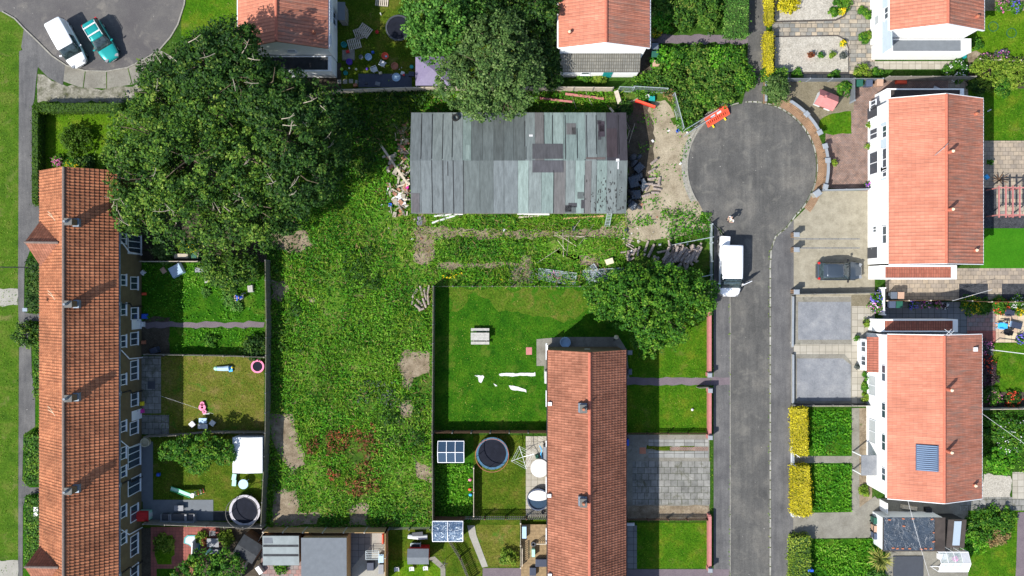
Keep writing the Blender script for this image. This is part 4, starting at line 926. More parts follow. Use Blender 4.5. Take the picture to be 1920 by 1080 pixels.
# A: top
T, d = house('semi_detached_house', 'white house with salmon roof behind the cream gravel front garden', 1624.7, 1790, -110, 87, 5.0, 6.9, 'wall_white', 'roof_concrete', roof_e='roof_concrete_lichen_shade', barge='white_paint', gut='white_paint', ov=.35, vov=.12)
garage(T, 1634, 87, 1794, 112, 2.5, 'felt_grey', frame=.9); flue(T, 1830, 30, 1772, 5.2, 5.7, 'p_terracotta'); W = d['wx0']
obj('upper_wall_panel', MB().box(W-.05, (540-88)/20*.94, 2.7, W+.01, (540+20)/20*.94, 4.6), 'wall_blue_grey', T)
window(T, 'W', W, (540-42)/20*.99, .9, 2.0, .9, 0, pane='net_curtain'); window(T, 'W', W-.05, (540-22)/20*.95, 3.2, 4.3, 1.1, 1)
# D: top west, with mottled roof
T, d = house('semi_detached_house', 'white house with red roof beside the toy strewn back garden', 478, 637, -120, 118, 5.0, 7.2, 'wall_white', 'roof_concrete', roof_e='roof_concrete_lichen_shade', barge='p_terracotta', gut='white_paint', ov=.22, vov=.1)
rf = [c for c in kids(T) if c.name.startswith('roof')][0]
garage(T, 490, 118, 632, 146, 2.5, 'felt_dark', frame=.32); flue(T, 592, 59, 615, 5.5, 6.0, 'p_terracotta')
for py, z0, z1, w in ((15, 3.2, 4.5, 1.8), (70, 3.2, 4.4, 1.0), (40, .9, 2.1, 1.2)): window(T, 'E', d['wx1'], (540-py)/20*(.95 if z0 > 2 else .99), z0, z1, w, 1)
window(T, 'S', d['wy0'], (546-960)/20*.95, 3.6, 4.1, .8, 0)
# E: top centre
T, d = house('semi_detached_house', 'white house with salmon roof and grey tiled lean-to behind the tin roofed hut', 1041.6, 1202, -120, 118, 5.0, 6.7, 'wall_white', 'roof_concrete', roof_e='roof_concrete_lichen_shade', gut='white_paint', ov=.22, barge='white_paint')
flue(T, 1063, 59, 1060, 5.5, 5.9)
x0, x1 = G(1053, 0, 2.4)[0], G(1199, 0, 2.4)[0]; y0, y1 = G(0, 135, 2.3)[1], d['wy0']
ex = obj('side_extension', MB().hexa([(x0, y0+.1, 0), (x1, y0+.1, 0), (x1, y1-.003, 0), (x0, y1-.003, 0)], [(x0, y0+.1, 2.15), (x1, y0+.1, 2.15), (x1, y1-.003, 2.8), (x0, y1-.003, 2.8)]), 'wall_white', T)
tiles('roof_grey_tiles', (.2, .195, .17), (.15, .15, .135), (.08, .075, .06), .2, .3, .7, moss=(.1, .09, .06), moss_lo=.6, band=.1, gw=.3)
obj('lean_to_roof', MB().hexa([(x0-.05, y0, 2.16), (x1+.05, y0, 2.16), (x1+.05, y1, 2.84), (x0-.05, y1, 2.84)], [(x0-.05, y0, 2.26), (x1+.05, y0, 2.26), (x1+.05, y1, 2.94), (x0-.05, y1, 2.94)]), 'roof_grey_tiles', ex, uv=True)
window(ex, 'S', y0+.1, (1098-960)/20*.98, 1.0, 1.9, .8, 0); door(ex, 'S', y0+.1, (1140-960)/20*.98, 1.95, .85, 'p_teal'); window(T, 'S', d['wy0'], (1115-960)/20*.95, 3.9, 4.2, .8, 0)
# ------------------------------------------------------------------ hut in the lot with patched roof sheets
T = thing('hut', 'long low hut roofed with patched grey sheets beside the rubble', 'hut', (0, 11.4, 0))
he, hr = 2.5, 3.4; X0, X1 = G(771, 0, he)[0], G(1174, 0, he)[0]; YN, YS = G(0, 211, he)[1], G(0, 400, he)[1]; YR = G(0, 301, hr)[1]
w = MB(); sec = lambda x: [(x, YS+.15, 0), (x, YN-.15, 0), (x, YN-.15, he-.06), (x, YR, hr-.08), (x, YS+.15, he-.06)]
w.add(sec(X1-.1)+sec(X0+.1), [(0, 1, 2, 3, 4), (9, 8, 7, 6, 5), (1, 0, 5, 6), (2, 1, 6, 7), (3, 2, 7, 8), (4, 3, 8, 9), (0, 4, 9, 5)]); obj('wall', w, 'timber_grey', T)
gA = (0.130, 0.150, 0.154); gB = (0.155, 0.182, 0.178); gT = (0.170, 0.221, 0.206); gD = (0.084, 0.098, 0.096); gP = (0.205, 0.261, 0.241); gN = (0.040, 0.037, 0.045); gM = (0.115, 0.113, 0.111); gG = (0.099, 0.117, 0.115)
north = [(771, 790, gA), (790, 810, gA), (810, 830, gB), (830, 848, gB), (848, 868, gB), (868, 884, gT), (884, 905, gG), (905, 926, gG), (926, 945, gD), (945, 963, gG), (963, 984, gD), (984, 1003, gB), (1003, 1020, gM), (1020, 1036, gT), (1036, 1056, gP), (1056, 1082, gT), (1082, 1097, gT), (1097, 1118, gB), (1118, 1137, gG), (1137, 1157, gN), (1157, 1175, gN)]
south = [(771, 790, gA), (790, 810, gA), (810, 830, gA), (830, 850, gA), (850, 869, gA), (869, 900, gG), (900, 925, gG), (925, 945, gA), (945, 971, gA), (971, 991, gP), (991, 1015, gB), (1015, 1038, gT), (1038, 1060, gM), (1060, 1078, gB), (1078, 1096, gT), (1096, 1108, gM), (1108, 1118, gB), (1118, 1137, gT), (1137, 1156, gB), (1156, 1175, gG)]
r = MB(); rs = random.Random(3)
for rows, ya, za, yb, zb in ((north, YN, he, YR, hr), (south, YS, he, YR, hr)):
    for i, (a, b, c) in enumerate(rows):
        xa, xb = (a-960)/20*.966+.01, (b-960)/20*.966-.012
        if i == 0: xa = X0
        lift = .01*(i % 2); k = rs.uniform(.9, 1.1); c = mx(c, k)
        lo = [(xa, ya, za+lift), (xb, ya, za+lift), (xb, yb, zb+lift), (xa, yb, zb+lift)]
        if ya > yb: lo = [lo[3], lo[2], lo[1], lo[0]]
        r.hexa([(x, y, z-.04) for x, y, z in lo], lo, 0, c)
rf = obj('roof', r, 'shed_sheet', T)
def rpatch(px0, py0, px1, py1, c, jg=0):
    m_ = MB(); 
    def Z(py): 
        y = G(0, py, 3)[1]; 
        return he+(hr-he)*((YN-y)/(YN-YR) if y > YR else (y-YS)/(YR-YS))
    xs = [(px0-960)/20*.963, (px1-960)/20*.963]; ys = [G(0, py1, 3)[1], G(0, py0, 3)[1]]; z0, z1 = Z(py1)+.03, Z(py0)+.03
    m_.hexa([(xs[0], ys[0], z0-.01), (xs[1], ys[0], z0-.01), (xs[1], ys[1], z1-.01), (xs[0], ys[1], z1-.01)], [(xs[0], ys[0], z0), (xs[1], ys[0], z0), (xs[1], ys[1], z1), (xs[0], ys[1], z1)], 0, c)
    obj('roof_patch', m_, 'shed_sheet', rf)
rpatch(998, 270, 1055, 299, (.075, .075, .08)); rpatch(998, 302, 1056, 324, (.07, .07, .078)); rpatch(1062, 230, 1080, 252, gM); rpatch(1098, 296, 1134, 300, (.11, .09, .085)); rpatch(771, 362, 786, 398, (.1, .095, .1)); rpatch(874, 272, 881, 299, gP)
rpatch(1137, 240, 1157, 296, (.045, .035, .04)); rpatch(1083, 360, 1096, 372, gD); rpatch(1122, 226, 1134, 256, (.05, .04, .05)); rpatch(1060, 386, 1080, 398, gD)
for px, ya_, yb_ in ((790, 212, 299), (810, 212, 299), (830, 212, 299), (848, 212, 296), (810, 302, 398), (831, 302, 398), (850, 302, 400), (869, 302, 400), (840, 304, 330), (984, 225, 275), (986, 275, 300), (1020, 214, 270), (1036, 214, 270), (1060, 214, 300), (1082, 240, 298), (1100, 214, 296), (1038, 320, 399), (1096, 300, 399), (1118, 300, 399), (1160, 214, 290), (1118, 214, 290)):
    rpatch(px-.6, ya_, px+.7, yb_, (.02, .02, .022))
for k in range(90):
    a_, b_ = random.gauss(1140, 22), 398-abs(random.gauss(0, 34))
    if 1085 < a_ < 1172 and b_ > 306: rpatch(a_, b_-random.uniform(1, 5), a_+random.uniform(.8, 2.2), b_, (.04, .04, .04))
for a_, b_, c_, d_ in ((1120, 224, 1128, 232), (1124, 232, 1133, 246), (1121, 246, 1127, 262), (1072, 238, 1080, 252), (1090, 374, 1097, 390), (1060, 384, 1072, 396), (1066, 380, 1082, 388)): rpatch(a_, b_, c_, d_, (.05, .05, .055))
rpatch(992, 252, 999, 256, (.6, .6, .6)); rpatch(1154, 299, 1160, 304, (.6, .6, .6)); rpatch(1157, 305, 1159, 318, (.6, .6, .6))
x, y = G(854, 221, 2.7); T2 = solo('tyre', MB().ring(x, y, 2.72, .2, .33, .14, 22), 'tyre', 'black tyre lying on the hut roof by the tree', 'tyre')
# ------------------------------------------------------------------ vehicles
def carsec(x, w, zb, zt, tum=.9):
    h = zt-zb
    pts = [(.86, 0), (1, .22), (1, .62), (.97, .86), (.82*tum/.9, .97), (.45, 1.0)]
    L = [(x, w*a, zb+h*b) for a, b in pts]; return L+[(x, -y, z) for _, y, z in L[::-1]]
def wheel(T, x, y, r=.31, w=.2):
    t = MB(); n = 18; A = [2*PI*i/n for i in range(n)]
    def disc(mb, rr, y0, y1): mb.loft([[(x+rr*math.cos(a), yy, r+rr*math.sin(a)) for a in A] for yy in (y0, y1)])
    s = 1 if y > 0 else -1
    disc(t, r, y-s*w, y); o = obj('wheel', t, 'tyre', T)
    m_ = MB(); disc(m_, r*.6, y-s*w*.4, y+s*.012); obj('rim', m_, 'steel', o)
def car(name, label, paint, L, Wd, Hh, style, group=None):
    T = thing(name, label, 'van' if style == 'van' else 'car', (0, 0, 0), group); hw = Wd/2; f, r = L/2, -L/2
    zb = .24
    if style == 'van':
        st = [(r, .9, .45, 1.0), (r+.05, .97, .3, 1.12), (r+.4, 1, zb, 1.15), (f-1.4, 1, zb, 1.15), (f-.7, .97, zb, 1.12), (f-.3, .88, .26, .98), (f-.1, .74, .3, .82), (f, .55, .4, .66)]
    else:
        bl = .92
        st = [(r, .72, .42, .72), (r+.07, .86, .32, .86), (r+.3, .96, zb, bl+.02), (r+1.0, 1, zb, bl+.02), (f-1.6, 1, zb, bl+.0), (f-.9, .98, zb, bl-.05), (f-.45, .9, .26, .8), (f-.15, .76, .3, .7), (f, .55, .38, .6)]
    mb = MB().loft([carsec(x, hw*w, a, b) for x, w, a, b in st]); obj('body', mb, paint, T, smooth=True)
    # greenhouse: profile of stations (x, half width top, z top)
    def cab(x0, x1, x2, x3, zt, tw, mat, nm, zlow=.86, bw=.93):
        secs = []
        for x, z, wt in ((x0, zlow, bw*.96), (x0+(x1-x0)*.5, zlow+(zt-zlow)*.62, (bw+tw)/2*.98), (x1, zt-.03, tw*.97), (x1+.25, zt+.01, tw), ((x1+x2)/2, zt+.03, tw), (x2-.2, zt+.01, tw), (x2, zt-.04, tw*.96), (x2+(x3-x2)*.5, zlow+(zt-zlow)*.58, (bw+tw)/2*.96), (x3, zlow, bw*.9)):
            q = [(x, hw*bw*(1 if z > zlow else .97), zlow-.02), (x, hw*(bw+(wt-bw)*.55), zlow+(z-zlow)*.55), (x, hw*wt, z-.02), (x, hw*wt*.75, z+.012), (x, hw*wt*.35, z+.02)]
            secs.append(q+[(a, -b, c) for a, b, c in q[::-1]])
        return obj(nm, MB().loft(secs), mat, T, smooth=True)
    def roofp(x1, x2, zt, tw, z2=None):
        secs = []
        for x, k, dz in ((x1, .9, -.035), (x1+.12, .98, 0), ((x1+x2)/2, 1, .018), (x2-.12, .98, 0), (x2, .9, -.04)):
            q = [(x, hw*tw*k, zt+dz-.01), (x, hw*tw*k*.95, zt+dz+.035), (x, hw*tw*k*.5, zt+dz+.06)]
            secs.append(q+[(a, -b, c) for a, b, c in q[::-1]])
        return obj('roof', MB().loft(secs), paint, T, smooth=True)
    if style == 'van':
        u = [(r+.02, .93, 1.0, Hh-.1), (r+.15, .95, 1.0, Hh), (0, .96, 1.0, Hh+.02), (f-1.75, .95, 1.0, Hh), (f-1.55, .92, 1.0, Hh-.06)]
        obj('cargo_body', MB().loft([carsec(x, hw*w, a, b, .96) for x, w, a, b in u]), paint, T, smooth=True)
        cab(f-1.75, f-1.6, f-1.5, f-.72, Hh-.07, .84, 'car_glass', 'windscreen', 1.05, .95)
        for s in (1, -1): obj('side_window', MB().box(f-2.05, s*hw*.945, 1.25, f-1.5, s*hw*1.0, 1.72), 'car_glass', T)
        for k in range(3): obj('roof_rib', MB().box(r+.4, -hw*.45+k*hw*.45-.03, Hh+.015, f-2.0, -hw*.45+k*hw*.45+.03, Hh+.04), paint, T)
        wx = (r+.85, f-.85)
    elif style == 'estate':
        cab(r+.05, r+.35, f-2.05, f-1.2, Hh, .74, 'car_glass', 'window_glass'); roofp(r+.3, f-2.0, Hh, .76)
        for s in (1, -1):
            obj('roof_rail', MB().tube([(r+.45, s*hw*.74, Hh+.03), (r+.6, s*hw*.74, Hh+.12), (f-2.3, s*hw*.74, Hh+.12), (f-2.1, s*hw*.74, Hh+.03)], .03, 6), 'p_white', T)
        for xx in (r+.7, r+1.5): obj('roof_bar', MB().box(xx, -hw*.74, Hh+.12, xx+.13, hw*.74, Hh+.16), 'p_white', T)
        wx = (r+.75, f-.8)
    elif style == 'mpv':
        cab(r+.02, r+.2, f-1.75, f-.95, Hh, .84, 'car_glass', 'window_glass', .9, .95); roofp(r+.08, f-1.68, Hh, .88); wx = (r+.75, f-.8)
        for s in (1, -1):
            obj('side_panel', MB().hexa([(r+.15, s*hw*.93-.02, .9), (f-2.6, s*hw*.93-.02, .9), (f-2.6, s*hw*.93+.02, .9), (r+.15, s*hw*.93+.02, .9)], [(r+.25, s*hw*.84-.02, Hh-.02), (f-2.6, s*hw*.84-.02, Hh), (f-2.6, s*hw*.86+.02, Hh), (r+.25, s*hw*.86+.02, Hh-.02)]), paint, T)
    else:
        cab(r+.12, r+.6, f-2.0, f-1.15, Hh, .72, 'car_glass', 'window_glass'); roofp(r+.62, f-1.98, Hh, .74); wx = (r+.75, f-.8)
        obj('spoiler', MB().hexa([(r+.38, -hw*.6, Hh-.09), (r+.62, -hw*.66, Hh-.05), (r+.62, hw*.66, Hh-.05), (r+.38, hw*.6, Hh-.09)], [(r+.38, -hw*.6, Hh-.05), (r+.62, -hw*.66, Hh+.01), (r+.62, hw*.66, Hh+.01), (r+.38, hw*.6, Hh-.05)]), paint, T)
    for x in wx:
        for s in (1, -1): wheel(T, x, s*hw*.99)
    zl = .62 if style != 'van' else .72
    for s in (1, -1):
        obj('headlight', MB().obox(f-.2, s*hw*.62, zl-.02, .26, .32, .14, -s*.5), 'lamp_clear', T)
        obj('tail_light', MB().obox(r+.12, s*hw*.82, .72, .16, .2, .26 if style == 'hatch' else .3, s*.3), 'tail_red', T)
        mx_ = f-1.45 if style != 'van' else f-1.15
        mi = MB().obox(mx_, s*(hw+.1), .95 if style != 'van' else 1.15, .12, .22, .14, s*.25).bar((mx_, s*(hw-.06), .98 if style != 'van' else 1.18), (mx_, s*(hw+.03), 1.0 if style != 'van' else 1.2), .05); obj('mirror', mi, paint if style != 'hatch' else 'p_black', T)
    obj('rear_bumper', MB().obox(r+.04, 0, .34, .12, Wd*.72, .16), 'p_dkgrey' if style != 'hatch' else 'car_dark', T)
    obj('front_grille', MB().obox(f-.03, 0, .4, .08, Wd*.36, .14), 'p_black', T)
    pl = MB().obox(f+.015, 0, .36, .01, .5, .1); obj('number_plate', pl, 'p_white', T)
    for s in (-1, 1): obj('wiper', MB().bar((f-1.22 if style != 'van' else f-.8, s*.05+.2, .93 if style != 'van' else 1.12), (f-1.5 if style != 'van' else f-.95, s*.3+.3, 1.1 if style != 'van' else 1.3), .02), 'p_black', T)
    return T
c = car('parked_car', 'white parked car with a long white roof, beside the teal car', 'car_white', 4.5, 1.85, 1.72, 'mpv', 'cars parked on the turning area'); put(c, G(130, 84, .5), math.atan2(-86, 47))
c = car('parked_car', 'teal estate car with white roof rails and two roof bars', 'car_teal', 4.1, 1.7, 1.5, 'estate', 'cars parked on the turning area'); put(c, G(193, 78, .4), math.atan2(-72, 44))
c = car('parked_car', 'dark grey hatchback parked on the tan driveway', 'car_dark', 4.2, 1.76, 1.48, 'hatch'); put(c, G(1572, 508, .4), 0)
c = car('parked_van', 'white panel van with open passenger door standing by the kerb', 'car_white', 4.75, 2.0, 1.95, 'van'); put(c, G(1368, 508, .6), R(-91))
dr = MB().hexa([(1.35, .98, .4), (1.42, .98, .4), (.95, 1.88, .4), (.88, 1.88, .4)][::1], [(1.35, .98, 1.2), (1.42, .98, 1.2), (.95, 1.88, 1.2), (.88, 1.88, 1.2)]); dd = obj('open_door', dr, 'car_white', c)
obj('door_frame', MB().bar((1.39, 1.0, 1.2), (1.28, 1.0, 1.75), .05).bar((1.28, 1.0, 1.75), (.92, 1.8, 1.68), .05).bar((.92, 1.8, 1.68), (.92, 1.86, 1.2), .05), 'car_white', dd)
obj('door_glass', MB().hexa([(1.37, 1.0, 1.2), (1.39, 1.0, 1.2), (.94, 1.86, 1.2), (.92, 1.86, 1.2)], [(1.28, 1.02, 1.72), (1.30, 1.02, 1.72), (.94, 1.8, 1.66), (.92, 1.8, 1.66)]), 'car_glass', dd)
# little box trailer behind the van
x, y = G(1358, 452, .6); T = thing('trailer', 'small white box trailer with drawbar standing behind the white van', 'trailer', (x, y, 0))
obj('box', MB().obox(x, y, .35, .82, .84, .8, R(-4)), 'white_paint', T, bevel=.03); obj('drawbar', MB().bar((x-.25, y+.42, .4), (x-.5, y+1.1, .42), .05).bar((x+.1, y+.42, .4), (x-.5, y+1.1, .42), .05), 'black_metal', T)
obj('chassis', MB().obox(x, y, .24, .7, .75, .1, R(-4)), 'black_metal', T)
for s in (-1, 1):
    n = 14; o = obj('wheel', MB().loft([[(x+s*.46+dx, y+.24*math.cos(2*PI*i/n), .24+.24*math.sin(2*PI*i/n)) for i in range(n)] for dx in (-.06, .06)]), 'tyre', T)
    obj('rim', MB().loft([[(x+s*.46+dx, y+.13*math.cos(2*PI*i/n), .24+.13*math.sin(2*PI*i/n)) for i in range(n)] for dx in (-.07, .07)]), 'steel', o)
# ------------------------------------------------------------------ people
def skin_mesh(name, verts, edges, mat, T, sub=1):
    me = bpy.data.meshes.new(name); me.from_pydata([v[:3] for v in verts], edges, []); me.materials.append(MATS[mat]); me.update()
    o = bpy.data.objects.new(name, me); COL.objects.link(o); o.parent = T
    sk = o.modifiers.new('skin', 'SKIN'); lay = me.skin_vertices[0] if me.skin_vertices else None
    if lay is None:
        import bmesh
        bm = bmesh.new(); bm.from_mesh(me); bm.verts.layers.skin.verify(); bm.to_mesh(me); bm.free(); lay = me.skin_vertices[0]
    for i, v in enumerate(verts): lay.data[i].radius = (v[3], v[4] if len(v) > 4 else v[3]); lay.data[i].use_root = (i == 0)
    s = o.modifiers.new('subdivision', 'SUBSURF'); s.levels = sub; s.render_levels = sub; sk.use_smooth_shade = True
    return o
def person(label, at, rz, J, top, legs, hair, shoes='p_black', cloth='tshirt'):
    """J: joints in the person's own space, facing +x"""
    T = thing('person', label, 'person', (0, 0, 0)); V = []; E = []; ix = {}
    def a(k, r, r2=None): ix[k] = len(V); V.append((*J[k], r, r2 or r))
    a('pelvis', .13, .11); a('waist', .12, .1); a('chest', .15, .12); a('neck0', .07); a('neck', .052); a('head', .082, .09); a('crown_', .07)
    for s in 'LR':
        for k, r in (('sh', .065), ('el', .043), ('wr', .028), ('palm', .036)): a(k+s, r)
        for k, r in (('hip', .085), ('kn', .058), ('an', .038), ('toe', .035)): a(k+s, r)
    P = [('pelvis', 'waist'), ('waist', 'chest'), ('chest', 'neck0'), ('neck0', 'neck'), ('neck', 'head'), ('head', 'crown_')]
    for s in 'LR': P += [('neck0', 'sh'+s), ('sh'+s, 'el'+s), ('el'+s, 'wr'+s), ('wr'+s, 'palm'+s), ('pelvis', 'hip'+s), ('hip'+s, 'kn'+s), ('kn'+s, 'an'+s), ('an'+s, 'toe'+s)]
    for p, q in P: E.append((ix[p], ix[q]))
    for s in 'LR':   # five bent fingers rooted in the palm
        w_, p_ = Vector(J['wr'+s]), Vector(J['palm'+s]); d = (p_-w_).normalized(); sd_ = d.cross(Vector((0, 0, 1))).normalized() if abs(d.z) < .9 else Vector((0, 1, 0)); dn = d.cross(sd_)
        for k, ln in enumerate((.062, .072, .066, .052)):
            b0 = p_+sd_*(.026-.017*k)+d*.02; b1 = b0+d*ln*.55; b2 = b1+d*ln*.3-dn*.02*(1 if dn.z > 0 else -1)
            n0 = len(V); V.extend([(*b0, .009), (*b1, .008), (*b2, .007)]); E.extend([(ix['palm'+s], n0), (n0, n0+1), (n0+1, n0+2)])
        b0 = w_.lerp(p_, .6)+sd_*.04; b1 = b0+d*.035+sd_*.015; n0 = len(V); V.extend([(*b0, .011), (*b1, .009)]); E.extend([(ix['wr'+s], n0), (n0, n0+1)])
    skin_mesh('body', V, E, 'skin', T)
    def sub(name, ks, rs, edges, mat): skin_mesh(name, [(*J[k], r) if not isinstance(r, tuple) else (*J[k], *r) for k, r in zip(ks, rs)], edges, mat, T)
    def mid(k1, k2, t): J[k1+'_m'] = tuple(Vector(J[k1]).lerp(Vector(J[k2]), t)); return k1+'_m'
    ml, mr = mid('shL', 'elL', .85), mid('shR', 'elR', .85)
    sub('tshirt', ['waist', 'pelvis', 'chest', 'neck0', 'shL', 'shR', ml, mr], [(.15, .125), (.155, .13), (.175, .14), .09, .085, .085, .068, .068], [(0, 1), (0, 2), (2, 3), (3, 4), (3, 5), (4, 6), (5, 7)], top)
    sub('trousers', ['pelvis', 'hipL', 'knL', 'anL', 'hipR', 'knR', 'anR'], [(.14, .12), .105, .075, .06, .105, .075, .06], [(0, 1), (1, 2), (2, 3), (0, 4), (4, 5), (5, 6)], legs)
    hd = Vector(J['head']); up = (Vector(J['crown_'])-hd).normalized(); bk = Vector((-.035, 0, .015))
    mbh = MB().dome(*(hd+up*.02+bk), .098, .09, .105, 12, 4, full=True); obj('hair', mbh, hair, T, smooth=True)
    for k, (mat, pr) in enumerate((('skin', [(.105, 0, -.01, .018)]), ('p_black', [(.092, .032, .012, .009), (.092, -.032, .012, .009)]), ('skin', [(0, .09, 0, .022), (0, -.09, 0, .022)]), ('p_pink', [(.094, 0, -.045, .012)]))):
        m_ = MB()
        for px_, py_, pz_, rr in pr: m_.dome(hd.x+px_, hd.y+py_, hd.z+pz_, rr, rr, rr, 8, 3, full=True)
        obj(('nose', 'eyes', 'ears', 'mouth')[k], m_, mat, T, smooth=True)
    for s in 'LR':
        an, to = Vector(J['an'+s]), Vector(J['toe'+s]); d = (to-an); ang = math.atan2(d.y, d.x); obj('shoe', MB().obox((an.x+to.x)/2+.01*math.cos(ang), (an.y+to.y)/2, max(0, to.z-.035), .27, .1, .085, ang, taper=.85), shoes, T, bevel=.02)
    put(T, at, rz); return T
J = dict(pelvis=(0, 0, .92), waist=(.01, 0, 1.08), chest=(.0, 0, 1.28), neck0=(-.01, 0, 1.42), neck=(0, 0, 1.5), head=(.03, 0, 1.6), crown_=(.03, 0, 1.68),
         shL=(-.01, .18, 1.4), shR=(-.01, -.18, 1.4), elL=(.1, .34, 1.22), elR=(.08, -.36, 1.24), wrL=(.36, .12, 1.32), wrR=(.36, -.12, 1.32), palmL=(.42, .06, 1.33), palmR=(.42, -.06, 1.33),
         hipL=(0, .1, .88), hipR=(0, -.1, .88), knL=(.04, .12, .48), knR=(.0, -.12, .48), anL=(.0, .13, .09), anR=(-.03, -.13, .09), toeL=(.14, .15, .04), toeR=(.11, -.15, .04))
P1 = person('person in a white T-shirt standing on the road with both hands raised in front', G(1370, 411, .8), R(215), J, 'p_white', 'p_cream', 'hair')
x, y = 0, 0
obj('handheld_device', MB().obox(.45, 0, 1.33, .09, .16, .03), 'p_black', P1)
J2 = dict(pelvis=(-.1, 0, .55), waist=(.04, 0, .66), chest=(.22, 0, .74), neck0=(.34, 0, .78), neck=(.4, 0, .79), head=(.49, 0, .8), crown_=(.54, 0, .86),
          shL=(.3, .19, .76), shR=(.3, -.19, .76), elL=(.5, .26, .52), elR=(.5, -.26, .52), wrL=(.72, .16, .34), wrR=(.74, -.1, .34), palmL=(.79, .13, .3), palmR=(.81, -.08, .3),
          hipL=(-.1, .1, .52), hipR=(-.1, -.1, .52), knL=(.22, .2, .42), knR=(.05, -.3, .1), anL=(.0, .18, .09), anR=(-.38, -.34, .08), toeL=(.14, .19, .04), toeR=(-.28, -.36, .03))
person('person in a blue top crouching over plants in the long terrace garden', G(453, 557, .4), R(190), J2, 'p_blue', 'p_grey', 'hair_grey')
# ------------------------------------------------------------------ bins
def wheelie(label, mat, group, lidmat=None):
    T = thing('wheelie_bin', label, 'bin', (0, 0, 0), group)
    obj('body', MB().hexa([(-.22, -.24, .08), (.24, -.24, .08), (.24, .24, .08), (-.22, .24, .08)], [(-.29, -.28, .95), (.3, -.28, .95), (.3, .28, .95), (-.29, .28, .95)]), mat, T, bevel=.02)
    l = obj('lid', MB().hexa([(-.32, -.3, .953), (.34, -.3, .953), (.34, .3, .953), (-.32, .3, .953)], [(-.28, -.27, 1.02), (.32, -.28, 1.06), (.32, .28, 1.06), (-.28, .27, 1.02)]), lidmat or mat, T, bevel=.015)
    obj('handle', MB().box(.345, -.24, .96, .4, .24, 1.0), 'p_black', T)
    for s in (-1, 1): obj('wheel', MB().loft([[(.22+.11*math.cos(2*PI*i/12), s*.26+dy, .11+.11*math.sin(2*PI*i/12)) for i in range(12)] for dy in (-.03, .03)]), 'tyre', T)
    return T
BINS = [(1610, 157, 90, 'p_bingreen', 'green wheelie bin in a row of three north of the pink paved yard'), (1628, 157, 90, 'p_binblue', 'dark blue wheelie bin between the green bin and the brown bin'), (1648, 156, 90, 'p_binbrown', 'pink brown wheelie bin beside the dark blue bin in the corner'),
        (1227, 88, 0, 'p_bingrey', 'pale grey lidded wheelie bin beside the path to the lean-to house'), (1227, 103, 0, 'p_bingreen', 'green wheelie bin between the grey one and the buff one'), (1229, 120, 0, 'p_binbrown', 'buff wheelie bin against the bramble bank'),
        (1674, 554, 90, 'p_bingrey', 'grey wheelie bin on the slab path beside the buff bin'), (1687, 554, 90, 'p_binbrown', 'buff wheelie bin beside the grey bin north of the fence'), (1671, 571, 90, 'p_binblue', 'blue grey wheelie bin with white sticker south of the fence'), (1684, 571, 90, 'p_bingreen', 'green wheelie bin south of the fence by the flower pots'),
        (1642, 975, 180, 'p_bingreen', 'green wheelie bin at the tarpaulin covered garage'), (1643, 990, 180, 'p_binbrown', 'buff wheelie bin between the green and blue bins at the garage'), (1643, 1004, 180, 'p_binblue', 'slate blue wheelie bin nearest the spiky palm')]
for i, (px, py, rz, mt, lb) in enumerate(BINS):
    put(wheelie(lb, mt, 'wheelie bins'), G(px, py, .7), R(rz))
# ------------------------------------------------------------------ fences and walls
fence('fence', 'weathered fence with concrete gravel boards between the lot and the terrace gardens', [(497, 488), (499, 600), (498, 700), (497, 812), (493, 900), (489, 985)], 1.7, 'panel', 'fence_conc', 'coping_dark', w=.06)
fence('fence', 'tall mossy post and panel fence between the lot and the middle lawns', [(812, 537), (811, 680), (810, 815), (811, 980)], 1.8, 'panel', 'fence_conc', 'coping_dark', w=.06)
fence('fence', 'low dark fence along the north edge of the picnic bench lawn', [(812, 537), (960, 537), (1130, 537)], 1.0, 'wire', 'coping_dark', 'coping_dark', w=.05)
fence('fence', 'dark picket fence south of the picnic bench lawn', [(812, 812), (1026, 812)], 1.5, 'slat', 'timber_brown', 'coping_dark')
fence('fence', 'dark picket fence above the triangular lawn', [(870, 974), (1026, 974)], 1.2, 'picket', 'timber_grey', 'timber_brown')
fence('fence', 'slatted fence running down diagonally beside the triangular lawn', [(838, 1012), (862, 1050), (880, 1095)], 1.2, 'picket', 'timber_grey', 'timber_brown')
fence('fence', 'thin pale board fence between the trampoline and the rough grass', [(888, 878), (888, 968)], 1.0, 'panel', 'timber_pale', 'timber_pale', w=.04)
fence('fence', 'thin white post rail between the triangular lawn and the decking', [(976, 982), (976, 1065)], 1.1, 'slat', 'timber_pale', 'timber_pale')
fence('fence', 'new orange timber fence backing onto the south end of the lot', [(493, 998), (605, 999), (722, 999)], 1.8, 'panel', 'timber_new', 'timber_pale', w=.05)
fence('fence', 'new orange timber fence beside the white patio', [(722, 999), (722, 1095)], 1.8, 'panel', 'timber_new', 'timber_pale', w=.05)
fence('fence', 'grey rail fence between the timber fence and the silver tarp roof', [(728, 994), (806, 993)], 1.0, 'wire', 'coping_dark', 'coping_dark')
fence('fence', 'pale slanted timber fence beside the dark leaning shed', [(494, 999), (460, 1056), (440, 1095)], 1.6, 'panel', 'timber_grey', 'timber_pale', w=.05)
fence('fence', 'grey timber fence between the grey decking and the red patio garden', [(268, 983), (350, 986), (490, 991)], 1.6, 'panel', 'timber_grey', 'timber_grey', w=.05)
fence('fence', 'old wire fence between the two northern terrace gardens', [(262, 490), (370, 490)], 1.2, 'panel', 'timber_pale', 'timber_grey', w=.05)
fence('fence', 'low fence between the gardener and the mossy lawn', [(270, 665), (380, 667), (495, 670)], 1.3, 'slat', 'timber_grey', 'timber_grey')
fence('fence', 'low fence between the mossy lawn and the small apple tree garden', [(270, 820), (330, 817), (380, 812), (495, 812)], 1.3, 'slat', 'timber_grey', 'timber_grey')
